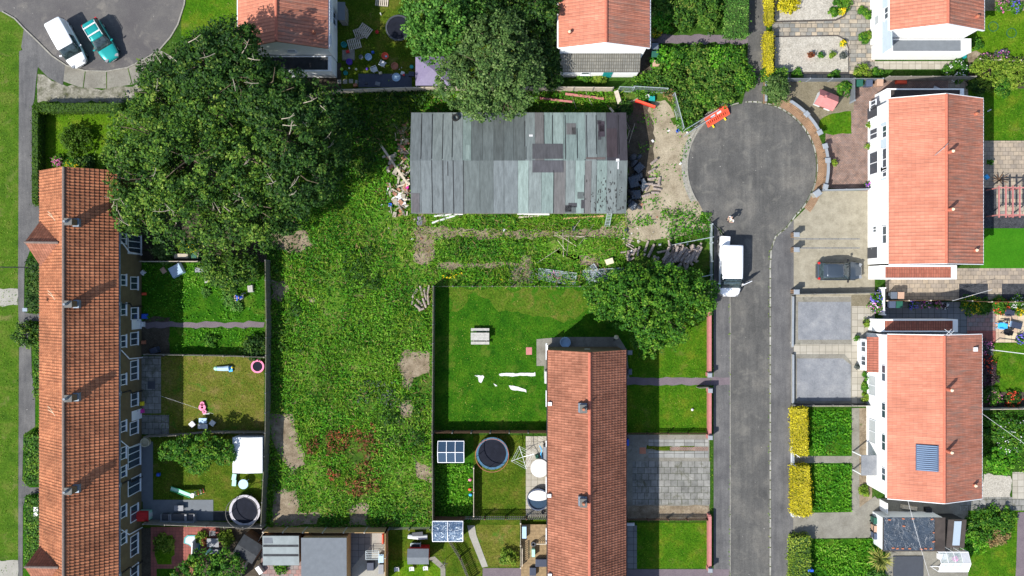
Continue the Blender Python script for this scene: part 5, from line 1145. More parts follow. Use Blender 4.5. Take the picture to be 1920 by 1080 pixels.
fence('fence', 'pale fence behind the garden with scattered toys', [(560, 178), (640, 168), (760, 164), (830, 163), (1040, 163), (1150, 164)], 1.6, 'panel', 'timber_pale', 'timber_grey', w=.06)
fence('fence', 'grey panel fence along the gravel beds and hen house garden', [(1478, 147), (1602, 147), (1656, 147)], 1.2, 'panel', 'felt_grey', 'coping_grey', w=.05)
fence('fence', 'grey panel fence dividing the tan gravel from the bins', [(1603, 147), (1603, 188)], 1.2, 'panel', 'felt_grey', 'coping_grey')
fence('fence', 'grey fence along the red side yard', [(1668, 143), (1830, 143)], 1.6, 'panel', 'timber_grey', 'timber_grey', w=.05)
fence('fence', 'white edged fence between the tan drive and the pink yard', [(1544, 356), (1630, 354)], 1.0, 'panel', 'coping_grey', 'coping_grey', w=.07)
fence('fence', 'dark boundary fence between the tan drive and the grey gravel', [(1488, 552), (1648, 549)], .9, 'panel', 'coping_dark', 'coping_dark', w=.06)
fence('fence', 'black fence south of the gravel squares', [(1490, 760), (1634, 760)], 1.0, 'panel', 'black_metal', 'coping_dark', w=.06)
fence('fence', 'thin fence behind the row of flower pots', [(1664, 564), (1786, 563), (1860, 566), (1990, 566)], 1.2, 'panel', 'timber_brown', 'timber_pale', w=.04)
fence('fence', 'white gate post fence between the side paths', [(1660, 540), (1660, 590)], 1.4, 'slat', 'white_paint', 'white_paint')
fence('fence', 'pale fence at the foot of the narrow mown lawn', [(1842, 768), (1990, 766)], 1.3, 'panel', 'timber_pale', 'timber_grey', w=.05)
fence('fence', 'thin fence between the lime lawn and the shrub border', [(1838, 110), (1990, 116)], .9, 'wire', 'timber_pale', 'timber_pale')
fence('fence', 'dark picket fence above the paved drive of the middle terrace', [(1178, 814), (1330, 814)], .8, 'picket', 'timber_brown', 'timber_brown')
fence('fence', 'dark picket fence between the paved drive and the south lawn', [(1178, 976), (1328, 976)], .8, 'picket', 'timber_brown', 'timber_brown')
fence('fence', 'grey iron fence closing the lot beside the parked van', [(1336, 420), (1336, 560)], 1.1, 'slat', 'galv', 'galv')
def wallthing(label, pts, h, mat, cap, w=.22): return fence('garden_wall', label, pts, h, 'wall', mat, None, w=w, cap=cap, cat='wall', top=True)
wallthing('pink coped wall beside the lawn under the round tree', [(1331, 575), (1331, 700)], .8, 'coping_pink', 'coping_pink')
wallthing('pink coped wall beside the lawn south of the mauve path', [(1331, 735), (1331, 816)], .8, 'coping_pink', 'coping_pink')
wallthing('pink coped wall beside the southernmost front lawn', [(1331, 968), (1331, 1066)], .8, 'coping_pink', 'coping_pink')
for px, py, lb in ((1331, 703, 'just north of the mauve path'), (1332, 732, 'just south of the mauve path'), (1332, 820, 'above the paved drive'), (1332, 1069, 'at the southern mauve path')):
    x, y = G(px, py, 1.0); T = thing('gate_pillar', 'pink gate pillar with grey cap '+lb, 'pillar', (x, y, 0), 'pink gate pillars'); obj('shaft', MB().obox(x, y, 0, .36, .36, 1.05), 'coping_pink', T); obj('cap', MB().obox(x, y, 1.053, .46, .46, .12, taper=.7), 'coping_grey', T)
wallthing('pale kerb wall edging the gravel squares', [(1487, 556), (1486, 650)], .35, 'concrete_pale', 'coping_grey', .12); wallthing('pale kerb wall in front of the lower gravel square', [(1487, 665), (1487, 762)], .35, 'concrete_pale', 'coping_grey', .12)
wallthing('low white wall in front of the yellow hedges', [(1487, 765), (1487, 968)], .5, 'wall_offwhite', 'coping_grey', .14)
for py, lb in ((440, 'topmost of the three on the tan driveway edge'), (468, 'second down on the tan driveway edge'), (547, 'beside the corner of the driveway south of the dark car')):
    x, y = G(1493, py, 1.0); T = thing('gate_pillar', 'square pale gate pillar, '+lb, 'pillar', (x, y, 0), 'pale gate pillars'); obj('shaft', MB().obox(x, y, 0, .42, .42, 1.15), 'ring_block', T); obj('cap', MB().obox(x, y, 1.153, .56, .48, .1, taper=.8), 'coping_grey', T)
# curved wall segments with grey piers
def arcpts(a0, a1, r, n=6): return [(CX+r*math.cos(R(a0+(a1-a0)*i/n)), CY+r*math.sin(R(a0+(a1-a0)*i/n))) for i in range(n+1)]
for a0, a1, lb in ((-60, -45, 'curved brick wall with grey coping beside the grey green shrub'), (-43, -28, 'curved brick wall with grey coping beside the little red roofed model house'), (-15, -6, 'curved brick wall with grey coping by the gate of the pink yard'), (-4, 14, 'curved brick wall with grey coping along the pink yard')):
    wallthing(lb, arcpts(a0, a1, 143), .8, 'ring_block', 'coping_grey', .2)
for a_, lb in ((-44, 'between the two northern curved walls'), (-27, 'at the gate opening next to the lime grass'), (-16, 'at the gate opening next to the pink yard'), (-5, 'half way along the pink yard'), (15, 'at the south end of the pink yard')):
    px, py = arcpts(a_, a_, 143, 1)[0]; x, y = G(px, py, 1.0); T = thing('wall_pier', 'grey capped brick pier '+lb, 'pillar', (x, y, 0), 'curved wall piers'); obj('shaft', MB().obox(x, y, 0, .36, .36, 1.0, R(-a_)), 'ring_block', T); obj('cap', MB().obox(x, y, 1.003, .5, .5, .09, R(-a_), taper=.85), 'coping_grey', T)
x, y = G(1533, 362, 1.0); T = thing('wall_pier', 'large pale pier at the corner of the tan driveway', 'pillar', (x, y, 0)); obj('shaft', MB().obox(x, y, 0, .55, .5, 1.0, R(35)), 'concrete_pale', T); obj('cap', MB().obox(x, y, 1.003, .7, .62, .1, R(35), taper=.85), 'coping_grey', T)
wallthing('stone wall between the long hedge and the driveway footway', [(1437, 60), (1437, 128), (1436, 190)], .7, 'ring_block', 'coping_grey', .15)
# temporary mesh panels and barriers
def mesh_panel(label, p0, p1, h=1.9, lean=0, group='temporary mesh fence panels', flat=False):
    a = Vector((*G(*p0, 0 if flat else h*.5), 0)); b = Vector((*G(*p1, 0 if flat else h*.5), 0)); d = (b-a).normalized(); n = Vector((-d.y, d.x, 0)); up = (Vector((0, 0, 1))*math.cos(lean)+n*math.sin(lean))*h
    if flat: up = n*(-h)+Vector((0, 0, .12)); a.z = b.z = .1
    T = thing('mesh_panel', label, 'fence panel', (a.x, a.y, 0), group); q = [a, b, b+up, a+up]
    obj('frame', MB().tube([q[0], q[1]], .028, 6).tube([q[1], q[2]], .028, 6).tube([q[2], q[3]], .028, 6).tube([q[3], q[0]], .028, 6), 'galv', T)
    obj('mesh', MB().add([p.to_tuple() for p in q], [(0, 1, 2, 3)]), 'mesh_fence', T, uv=True)
    return T
mesh_panel('mesh panel standing north of the fallen red barrier', (1160, 167), (1188, 168)); mesh_panel('mesh panel by the green crate, tied to its neighbour', (1186, 166), (1250, 170)); mesh_panel('mesh panel running down the bramble edge to the blue bucket', (1262, 178), (1279, 243))
mesh_panel('leaning mesh panel behind the red plastic barrier', (1282, 246), (1343, 209)); mesh_panel('second leaning mesh panel by the road edge', (1284, 254), (1328, 226), 1.6)
mesh_panel('mesh panel closing the log heap from the north', (1262, 459), (1334, 445)); mesh_panel('mesh panel south of the log heap', (1310, 520), (1334, 515), 1.2)
mesh_panel('mesh panel lying over pink flowers', (1078, 534), (1008, 525), 1.1, flat=True); mesh_panel('mesh panel lying against the low fence next to the round tree', (1170, 526), (1104, 530), 1.2, flat=True); mesh_panel('small mesh panel lying under the other two', (1106, 534), (1090, 510), 1.4, flat=True)
T = thing('barrier', 'red plastic barrier leaning against mesh panels at the turning circle', 'barrier', (0, 0, 0))
def lean(mb, t=1.05): mb.v = [(x, z*math.sin(t)-y*math.cos(t)-.45, z*math.cos(t)+y*math.sin(t)+.25) for x, y, z in mb.v]; return mb
fb = MB()
for z in (.0, .92): fb.box(-1.2, -.05, z, 1.2, .05, z+.2)
for s in (-1.2, 1.02): fb.box(s, -.05, .203, s+.18, .05, .917)
for k in range(10): fb.box(-.92+k*.2, -.04, .203, -.82+k*.2, .04, .52)
fb.box(-1.017, -.045, .523, 1.017, .045, .917); obj('frame', lean(fb), 'p_orange', T)
for s in (-.62, .05): obj('reflector', lean(MB().box(s, .047, .66, s+.45, .06, .86)), 'p_white', T)
for s in (-.7, .6): obj('foot', MB().box(s-.05, -.75, .0, s+.05, .1, .22), 'p_yellow', T)
put(T, G(1344, 218, .4), R(32))
x, y = G(1209, 196, .2); T = thing('barrier', 'fallen red plastic barrier lying by the green crate', 'barrier', (x, y, 0)); obj('frame', MB().obox(x, y, .1, 1.95, .12, .5, R(-19)), 'p_red', T); obj('rail', MB().obox(x, y, .603, 1.9, .2, .12, R(-19)), 'p_orange', T)
# ------------------------------------------------------------------ sheds, greenhouses, shelters
shed('greenhouse', 'small greenhouse with six panes in white frames', 821, 827, 870, 867, 1.5, 1.8, 'pane_blue', 'window_glass', 'x', 'greenhouse', ov=.02)
x0, y1 = G(821, 827, 1.6); x1, y0 = G(870, 867, 1.6); gt = [o for o in bpy.data.objects if o.name.startswith('greenhouse')][0]
for f in (0, .333, .667, 1): 
    xx = -(x1-x0)/2+f*(x1-x0); obj('glazing_bar', MB().bar((xx, -(y1-y0)/2, 1.53), (xx, 0, 1.83), .05).bar((xx, 0, 1.83), (xx, (y1-y0)/2, 1.53), .05), 'white_paint', gt)
for yy, z in ((-(y1-y0)/2, 1.53), (0, 1.83), ((y1-y0)/2, 1.53)): obj('glazing_bar', MB().bar((-(x1-x0)/2, yy, z), ((x1-x0)/2, yy, z), .05), 'white_paint', gt)
gt = shed('garden_shelter', 'shelter roofed with crinkled silver tarpaulin in white frames', 811, 977, 868, 1015, 1.9, 2.2, 'tarp_silver', 'timber_brown', 'x', 'shelter', ov=.05)
x0, y1 = G(811, 977, 1.9); x1, y0 = G(868, 1015, 1.9)
for f in (0, .5, 1): xx = -(x1-x0)/2+f*(x1-x0); obj('roof_batten', MB().bar((xx, -(y1-y0)/2, 1.93), (xx, 0, 2.23), .05).bar((xx, 0, 2.23), (xx, (y1-y0)/2, 1.93), .05), 'white_paint', gt)
for yy, z in ((-(y1-y0)/2, 1.93), ((y1-y0)/2, 1.93)): obj('roof_batten', MB().bar((-(x1-x0)/2, yy, z), ((x1-x0)/2, yy, z), .05), 'white_paint', gt)
shed('garden_shed', 'pale green felted shed with dark roof bands beside the blue grey roof', 493, 1004, 561, 1060, 2.2, 2.35, 'felt_pale', 'timber_brown', 'x', mono=True)
sh = [o for o in bpy.data.objects if o.name.startswith('garden_shed')][-1]
for dy in (.45, -.42): obj('roof_band', MB().box(-1.6, dy-.1, 2.27+dy*.055, 1.6, dy+.1, 2.30+dy*.055), 'felt_dark', sh)
obj('roof_patch', MB().box(-1.55, .68, 2.3, -.75, 1.2, 2.345), 'felt_grey', sh)
shed('garage', 'large flat blue grey felted outbuilding beside the white patio', 565, 1008, 650, 1110, 2.5, 2.58, 'felt_grey', 'timber_new', 'x', 'garage', mono=True)
shed('playhouse', 'small grey roofed red playhouse on the sunlit grass', 764, 1029, 804, 1058, 1.6, 1.9, 'felt_grey', 'p_red', 'x', 'playhouse')
shed_w('garden_shed', 'dark leaning shed beside the slanted timber fence', -25.15, -24.85, -23.1, -22.9, 2.0, 2.3, 'felt_dark', 'timber_brown', 'x', rot=R(-32), ov=.05)
shed('garden_shed', 'white metal shed by the small apple tree', 436, 820, 492, 887, 1.9, 2.1, 'wall_offwhite', 'wall_offwhite', 'y', ov=.03)
shed('garden_shed', 'narrow grey lean-to beside the toy garden house wall', 633, 4, 647, 38, 1.9, 2.0, 'felt_grey', 'timber_grey', 'y', mono=True)
g_ = shed('garage', 'garage with weighted dark tarpaulin over its flat roof', 1655, 970, 1772, 1034, 2.4, 2.46, 'bitumen', 'wall_offwhite', 'x', 'garage', mono=True)
x0, y1 = G(1657, 970, 2.5); x1, y0 = G(1752, 1032, 2.5); tp = solo('tarpaulin', MB().box(x0, y0, 2.47, x1, y1, 2.52), 'tarp_dark', 'crinkled dark blue tarpaulin spread on the garage roof', 'tarpaulin')
for i, (px, py) in enumerate(((1668, 975), (1694, 973), (1712, 973), (1748, 974), (1751, 999), (1751, 1016), (1675, 1028), (1683, 1029), (1693, 1029), (1706, 1029), (1728, 1030), (1736, 1029), (1746, 1029), (1695, 987))):
    x, y = G(px, py, 2.6); solo('brick', MB().obox(x, y, 2.523, .22 if i != 4 else .12, .11, .07, random.uniform(-.3, .3)), 'p_terracotta', ['loose red brick weighting the edge of the dark tarpaulin', 'loose red brick in the middle of the dark tarpaulin'][i == 13], 'brick', None if i == 13 else 'bricks weighting the tarpaulin')
shed('lean_to_shed', 'glazed black lean-to behind the tarpaulin covered garage', 1774, 972, 1808, 1027, 2.0, 2.4, 'bitumen', 'black_metal', 'x', mono=True)
sh = [o for o in bpy.data.objects if o.name.startswith('lean_to_shed')][-1]; obj('skylight', MB().hexa([(-.3, -1.1, 2.06), (.35, -1.1, 2.06), (.35, 1.2, 2.42), (-.3, 1.2, 2.42)], [(-.3, -1.1, 2.1), (.35, -1.1, 2.1), (.35, 1.2, 2.46), (-.3, 1.2, 2.46)]), 'poly_roof', sh)
# greenhouse bottom right: white frame, clear panes
x0, y1 = G(1760, 1035, 1.6); x1, y0 = G(1815, 1072, 1.6); T = thing('greenhouse', 'white framed greenhouse with clear panes below the tarpaulin garage', 'greenhouse', ((x0+x1)/2, (y0+y1)/2, 0)); ym = (y0+y1)/2
fr = MB(); 
for k in range(5):
    xx = x0+(x1-x0)*k/4
    for yy in (y0, y1): fr.bar((xx, yy, 0), (xx, yy, 1.6), .05).bar((xx, yy, 1.6), (xx, ym, 2.1), .05)
for yy, z in ((y0, 1.6), (y1, 1.6), (ym, 2.1), (y0, .05), (y1, .05)): fr.bar((x0, yy, z), (x1, yy, z), .05)
obj('frame', fr, 'white_paint', T)
for k in range(4):
    xa, xb = x0+(x1-x0)*k/4+.04, x0+(x1-x0)*(k+1)/4-.04
    for yy in (y0, y1): obj('pane', MB().hexa([(xa, yy, 1.6), (xb, yy, 1.6), (xb, ym, 2.1), (xa, ym, 2.1)], [(xa, yy, 1.61), (xb, yy, 1.61), (xb, ym, 2.11), (xa, ym, 2.11)]), 'p_white' if k == 3 else 'clear_glass', T)
solo('box', MB().obox(*G(1769, 1044, .8), .4, .9, .5, .4), 'p_white', 'white box with blue edge beside the greenhouse', 'box'); solo('plant_pot', MB().cyl(*G(1795, 1050, .6), 0, .2, .3, 14, .26), 'p_magenta', 'pink plant pot inside the white framed greenhouse', 'pot')
# purple gazebo
x0, y1 = G(779, 106, 2.3); x1, y0 = G(845, 160, 2.3); xm, ym = (x0+x1)/2, (y0+y1)/2; T = thing('gazebo', 'mauve canopied gazebo partly under the round crowned tree', 'gazebo', (xm, ym, 0))
obj('canopy', MB().add([(x0, y0, 2.3), (x1, y0, 2.3), (x1, y1, 2.3), (x0, y1, 2.3), (xm, ym, 3.0), (x0, y0, 2.1), (x1, y0, 2.1), (x1, y1, 2.1), (x0, y1, 2.1)], [(0, 1, 4), (1, 2, 4), (2, 3, 4), (3, 0, 4), (5, 6, 1, 0), (6, 7, 2, 1), (7, 8, 3, 2), (8, 5, 0, 3)]), 'p_mauve', T)
for a, b in ((x0, y0), (x1, y0), (x1, y1), (x0, y1)): obj('leg', MB().bar((a+.05*(1 if a == x0 else -1), b+.05*(1 if b == y0 else -1), 0), (a+.05*(1 if a == x0 else -1), b+.05*(1 if b == y0 else -1), 2.28), .05), 'p_white', T)
# red roofed hen house like model
x, y = G(1552, 186, 1.2); T = thing('playhouse', 'little stone playhouse with red roof on the tan gravel garden', 'playhouse', (0, 0, 0))
sec = lambda xx: [(xx, -.6, 0), (xx, .6, 0), (xx, .6, .9), (xx, 0, 1.45), (xx, -.6, .9)]
obj('wall', MB().add(sec(.8)+sec(-.8), [(0, 1, 2, 3, 4), (9, 8, 7, 6, 5), (1, 0, 5, 6), (2, 1, 6, 7), (3, 2, 7, 8), (4, 3, 8, 9), (0, 4, 9, 5)]), 'wall_offwhite', T)
r_ = MB()
for s in (1, -1): r_.hexa([(-.92, 0, 1.46), (.92, 0, 1.46), (.92, s*.74, .8), (-.92, s*.74, .8)][::s], [(-.92, 0, 1.56), (.92, 0, 1.56), (.92, s*.74, .9), (-.92, s*.74, .9)][::s])
obj('roof', r_, 'coping_pink', T); obj('chimney', MB().box(-.5, -.1, 1.5, -.3, .1, 1.8), 'coping_pink', T); obj('door', MB().box(-.2, -.63, .03, .2, -.602, .75), 'timber_brown', T); put(T, (x, y), R(-22))
# pergola
T = thing('pergola', 'red brown timber pergola over the pale patio', 'pergola', (*G(1895, 378), 0))
for k, px in enumerate((1873, 1886, 1899, 1912, 1925, 1938)):
    a = (*G(px, 348, 2.2), 2.2); b = (*G(px, 408, 2.2), 2.2); obj('rafter', MB().bar(a, b, .09, .14), 'coping_pink', T)
for py in (352, 403): obj('beam', MB().bar((*G(1870, py, 2.06), 2.06), (*G(1990, py, 2.06), 2.06), .1, .12), 'coping_pink', T)
for px, py in ((1872, 352), (1872, 403), (1915, 352), (1915, 403)): obj('post', MB().bar((*G(px, py, 2.0), 0), (*G(px, py, 2.0), 2.0), .1), 'coping_pink', T)
# ------------------------------------------------------------------ trampolines, pools, tubs
def trampoline(label, px, py, r, padm, matm='rubber_mat', h=.8, net=0, netm='black_metal', rim=.28):
    x, y = G(px, py, h); T = thing('trampoline', label, 'trampoline', (x, y, 0)); obj('jumping_mat', MB().cyl(x, y, h-.03, r-rim*.6, .02, 28), matm, T)
    obj('pad', MB().ring(x, y, h-.02, r-rim, r, .06, 30), padm, T); obj('rim', MB().ring(x, y, h-.12, r-.06, r+.0, .098, 30), 'steel', T)
    for k in range(6):
        a = k*PI/3+.2; q = (x+math.cos(a)*(r-.03), y+math.sin(a)*(r-.03)); l = obj('leg', MB().tube([(*q, 0), (*q, h-.12)], .025, 6), 'steel', T)
        if net: obj('net_pole', MB().tube([(x+math.cos(a)*(r+.03), y+math.sin(a)*(r+.03), .1), (x+math.cos(a)*(r+.03), y+math.sin(a)*(r+.03), h+net)], .025, 6), netm, T)
    if net: obj('net_ring', MB().ring(x, y, h+net, r-.0, r+.05, .05, 30), netm, T)
    return T
trampoline('dark trampoline half under the feathery conifer', 747, 52, 1.2, 'p_dkgrey', h=.5, rim=.14)
trampoline('blue padded trampoline with rusty enclosure hoop by the greenhouse', 923, 850, 1.5, 'pad_navy', net=1.0, netm='pole_rust', rim=.2); trampoline('pale padded trampoline beside the grey decking', 459, 957, 1.45, 'pad_grey', net=.9, netm='black_metal', rim=.24)
trampoline('small pink rimmed trampoline against the mossy lawn fence', 483, 687, .62, 'p_pink', h=.3, rim=.16)
x, y = G(1009, 937, .6); T = thing('paddling_pool', 'round blue paddling pool half covered by a pale sheet', 'pool', (x, y, 0)); obj('wall', MB().ring(x, y, 0, .92, 1.02, .6, 30), 'p_purple' if 0 else 'p_binblue', T); obj('water', MB().cyl(x, y, .02, .915, .42, 28), 'pane_blue', T)
pts = [(x+.92*math.cos(R(a)), y+.25+.62*math.sin(R(a))) for a in range(0, 181, 15)]+[(x+.92*math.cos(R(a)), y+.25+.35*math.sin(R(a))) for a in range(180, 361, 15)]
obj('cover', MB().prism(pts, .605, .63), 'p_bingrey' if 0 else 'p_white', T)
x, y = G(1012, 878, 1.0); T = thing('parasol', 'round white parasol top beside the blue hosepipe', 'parasol', (x, y, 0)); obj('canopy', MB().cyl(x, y, 1.0, .84, .12, 32, .1), 'p_white', T); obj('pole', MB().tube([(x, y, 0), (x, y, 1.0)], .025, 8), 'white_paint', T); obj('base', MB().cyl(x, y, 0, .25, .08, 16), 'p_grey', T)
def tub(label, px, py, r, h, mat, name='tub', cat='tub', group=None, fill=None):
    x, y = G(px, py, h*.5); T = thing(name, label, cat, (x, y, 0), group); obj('wall', MB().ring(x, y, .0, r*.85, r, h, 18), mat, T); obj('base', MB().cyl(x, y, .005, r*.84, max(.03, h*.35), 16), fill or mat, T); return T
TUBS = [(677, 107, .2, .2, 'p_bingrey', 'small pale basin on the dim toy lawn'), (691, 107, .32, .25, 'p_paleblue', 'large pale round basin on the dim toy lawn'), (655, 116, .28, .3, 'p_purple', 'dark purple round tub by the small deck'), (645, 84, .26, .35, 'p_teal', 'teal round tub beside the pallet'),
        (722, 105, .33, .25, 'p_orange', 'orange rimmed tub with a blue insert'), (740, 124, .34, .25, 'p_terracotta', 'brown round basin with white cups'), (743, 145, .4, .1, 'p_paleblue', 'large pale tray on the slate groundsheet'), (648, 137, .2, .2, 'p_teal', 'turquoise rimmed bowl near the stepping slabs'),
        (707, 60, .16, .2, 'p_red', 'bright red ring bucket in the toy garden'), (1060, 642, .5, .3, 'p_paleblue', 'pale blue heart shaped basin by the terrace gable'), (1271, 245, .16, .35, 'p_blue', 'blue bucket at the bramble edge'), (273, 829, .42, .5, 'p_cream', 'cream round tub by the long terrace wall'),
        (1018, 960, .16, .2, 'p_dkgrey', 'dark bucket behind the paddling pool'), (1545, 158, .0, .0, '', '')]
for px, py, r, h, mt, lb in TUBS:
    if mt: tub(lb, px, py, r, h, mt)
# toys and small things in the dim garden
def lump(label, px, py, sx, sy, h, mat, name, cat, rz=0, group=None):
    x, y = G(px, py, h*.5); return solo(name, MB().obox(x, y, 0, sx, sy, h, rz, taper=.85), mat, label, cat, group, bevel=.02)
lump('small wooden deck at the toy garden house wall', 653, 103, 1.2, 1.0, .15, 'timber_grey', 'deck', 'deck')
lump('crimson cushion on the small wooden deck', 652, 97, .35, .3, .3, 'p_red', 'cushion', 'cushion', .3)
def plastic_chair(label, px, py, rz, mat='p_white', sc=1.0, group='white plastic garden chairs'):
    T = thing('garden_chair', label, 'chair', (0, 0, 0), group); obj('seat', MB().box(-.22, -.22, .4, .22, .22, .45), mat, T, bevel=.02)
    obj('backrest', MB().hexa([(-.26, -.22, .45), (-.21, -.22, .45), (-.21, .22, .45), (-.26, .22, .45)], [(-.36, -.2, .85), (-.31, -.2, .85), (-.31, .2, .85), (-.36, .2, .85)]), mat, T)
    for a in (-.19, .19):
        for b in (-.19, .19): obj('leg', MB().bar((a*1.1, b*1.1, 0), (a, b, .4), .04), mat, T)
    for b in (-.25, .25): obj('armrest', MB().box(-.25, b-.03, .6, .2, b+.03, .64), mat, T)
    T.scale = (sc,)*3; return put(T, G(px, py, .4), rz)
plastic_chair('white plastic chair next to the brown basin', 718, 119, R(60)); plastic_chair('white plastic chair at the edge of the slate groundsheet', 703, 130, R(20))
lump('slate blue groundsheet spread along the toy garden fence', 722, 151, 5.3, 1.35, .02, 'p_slate', 'groundsheet', 'groundsheet')
x, y = G(663, 104, 0)
for i, (px, py) in enumerate(((636, 153), (647, 153), (658, 152), (668, 154))): lump(['pale stepping slab nearest the white garage', 'second pale stepping slab from the white garage', 'third pale stepping slab from the white garage', 'small end stepping slab next to the slate groundsheet'][i], px, py, .42 if i < 3 else .25, .42, .04, 'concrete_pale', 'stepping_slab', 'slab', 0, 'stepping slabs in the toy garden')
def pallet(label, px, py, rz, h0=.0, tilt=0):
    T = thing('pallet', label, 'pallet', (0, 0, 0), 'wooden pallets in the toy garden')
    for k in range(7): obj('slat', MB().box(-.58+k*.18, -.5, .1, -.48+k*.18, .5, .12), 'timber_pale', T)
    for yy in (-.46, 0, .46): obj('bearer', MB().box(-.6, yy-.05, 0, .6, yy+.05, .098), 'timber_grey', T)
    put(T, (*G(px, py, .1), h0), rz); return T
pallet('wooden pallet lying flat beside the teal tub', 664, 82, R(15)); pallet('wooden pallet on top of the crossed pair', 684, 58, R(-35), .14); pallet('wooden pallet underneath the crossed pair', 676, 62, R(20), 0); pallet('wooden pallet at the top edge of the toy garden', 716, 1, R(-5), 0)
SM = [(699, 98, .25, .3, 'p_blue', 'toy', 'blue toy box on the dim lawn'), (724, 106, .22, .2, 'p_paleblue', 'toy', 'pale blue toy resting in the orange tub'), (713, 137, .32, .2, 'p_cream', 'crate', 'cream crate on the slate groundsheet'), (688, 129, .25, .3, 'p_purple', 'ball', 'purple ball on the dim lawn'), (755, 137, .4, .15, 'p_white', 'box', 'flat white box by the red cup'),
      (757, 141, .2, .2, 'p_red', 'cup', 'red cup beside the flat white box'), (772, 126, .35, .4, 'p_teal', 'barrel', 'teal barrel beside the mauve gazebo'), (772, 139, .6, .3, 'p_slate', 'bag', 'dark bag between barrel and gazebo'), (668, 130, .22, .2, 'p_cream', 'pot', 'cream round pot by the stepping slabs'), (655, 128, .16, .2, 'p_white', 'cup', 'white cup near the purple tub'),
      (666, 160, .4, .3, 'p_terracotta', 'crate', 'dark red crate at the toy garden fence'), (687, 156, .3, .1, 'p_dkgrey', 'tray', 'small grey tray on the groundsheet'), (708, 157, .5, .1, 'p_grey', 'tray', 'round grey tray leaning on the groundsheet'), (714, 26, .12, .5, 'p_white', 'board', 'upright white board at the top of the toy garden'),
      (753, 127, .08, .1, 'p_white', 'cup', 'white cup northmost of the cluster'), (749, 130, .08, .1, 'p_white', 'cup', 'white cup west of the cluster beside basin'), (729, 151, .1, .1, 'p_lime', 'ball', 'lime ball on the slate groundsheet'), (641, 130, .3, .3, 'p_lime', 'pot', 'lime coloured pot by the garage wall')]
for px, py, s_, h, mt, nm, lb in SM:
    if nm in ('ball', 'pot', 'cup', 'barrel'):
        x, y = G(px, py, h*.5); solo(nm, MB().cyl(x, y, 0, s_*.4, h, 12, s_*.5) if nm != 'ball' else MB().dome(x, y, s_*.5, s_*.5, s_*.5, s_*.5, 12, 5, full=True), mt, lb, nm, smooth=nm == 'ball')
    else: lump(lb, px, py, s_, s_*.8, h, mt, nm, nm, random.uniform(-.4, .4))
# ------------------------------------------------------------------ terrace gardens: furniture and toys
def table(label, px, py, lx, ly, h, mat, rz=0, name='table', cat='table', round_=False):
    x, y = G(px, py, h); T = thing(name, label, cat, (x, y, 0)); ca, sa = math.cos(rz), math.sin(rz)
    obj('tabletop', MB().cyl(x, y, h-.04, lx/2, .04, 22) if round_ else MB().obox(x, y, h-.04, lx, ly, .04, rz), mat, T)
    for a in (-1, 1):
        for b in (-1, 1):
            q = (a*lx*.33, b*(ly or lx)*.33); p = (x+q[0]*ca-q[1]*sa, y+q[0]*sa+q[1]*ca); obj('leg', MB().bar((*p, 0), (*p, h-.043), .05), mat, T)
    return T
table('grey topped garden table between white seats on the mossy lawn', 380, 789, .72, .48, .6, 'p_paleblue')
def cube_seat(label, px, py, lx, ly, rz, mat='p_white', group='white seats round the grey table', back=.3):
    x, y = G(px, py, .5); T = thing('garden_stool', label, 'stool', (x, y, 0), group); obj('seat', MB().obox(x, y, .25, lx, ly, .15, rz), mat, T, bevel=.03); obj('base', MB().obox(x, y, 0, lx*.9, ly*.9, .247, rz), 'p_dkgrey', T)
    return T
cube_seat('white square seat west of the grey table', 359, 796, .5, .5, R(42)); cube_seat('white square seat east of the grey table', 397, 794, .48, .48, R(52)); cube_seat('wide white bench seat south of the grey table', 379, 800, .9, .45, 0)
cube_seat('pale green sun chair by the white metal shed', 438, 895, .6, .4, R(80), 'p_mint', 'mint chairs by the shed'); cube_seat('pale green sun chair nearest the round grey table', 438, 906, .6, .4, R(85), 'p_mint', 'mint chairs by the shed')
table('round pale table beside the mint chairs', 456, 908, .9, .9, .7, 'p_bingrey' if 0 else 'p_paleblue', round_=True)
# slide
T = thing('slide', 'green and white garden slide on the small lawn', 'slide', (*G(350, 920), 0)); a = Vector((*G(320, 916, .2), .15)); b = Vector((*G(358, 929, .9), .95)); m_ = a.lerp(b, .35)+Vector((0, 0, -.08)); m2 = a.lerp(b, .7)
n = Vector((-(b-a).y, (b-a).x, 0)).normalized()*.2
ch = MB()
for p, q in ((a, m_), (m_, m2), (m2, b)): ch.hexa([p-n-Vector((0, 0, .03)), q-n-Vector((0, 0, .03)), q+n-Vector((0, 0, .03)), p+n-Vector((0, 0, .03))], [p-n, q-n, q+n, p+n])
obj('chute', ch, 'p_mint', T)
for s in (-1, 1): obj('side_rail', MB().bar(a+n*s+Vector((0, 0, .05)), m_+n*s+Vector((0, 0, .05)), .04, .1).bar(m_+n*s+Vector((0, 0, .05)), b+n*s+Vector((0, 0, .05)), .04, .1), 'p_green', T)
obj('platform', MB().obox(b.x+.12, b.y, .9, .35, .42, .05, math.atan2((b-a).y, (b-a).x)), 'p_white', T)
for k in range(4): obj('rung', MB().obox(*G(366+k*5, 926-k*2, .75-.2*k), .72-.2*k, .08, .42, .04, R(15)), 'p_orange' if k % 2 else 'p_cream', T)
for s in (-1, 1): obj('leg', MB().bar(b+n*s, (b.x+.95, b.y+n.y*s+.18, 0), .05), 'p_green', T)
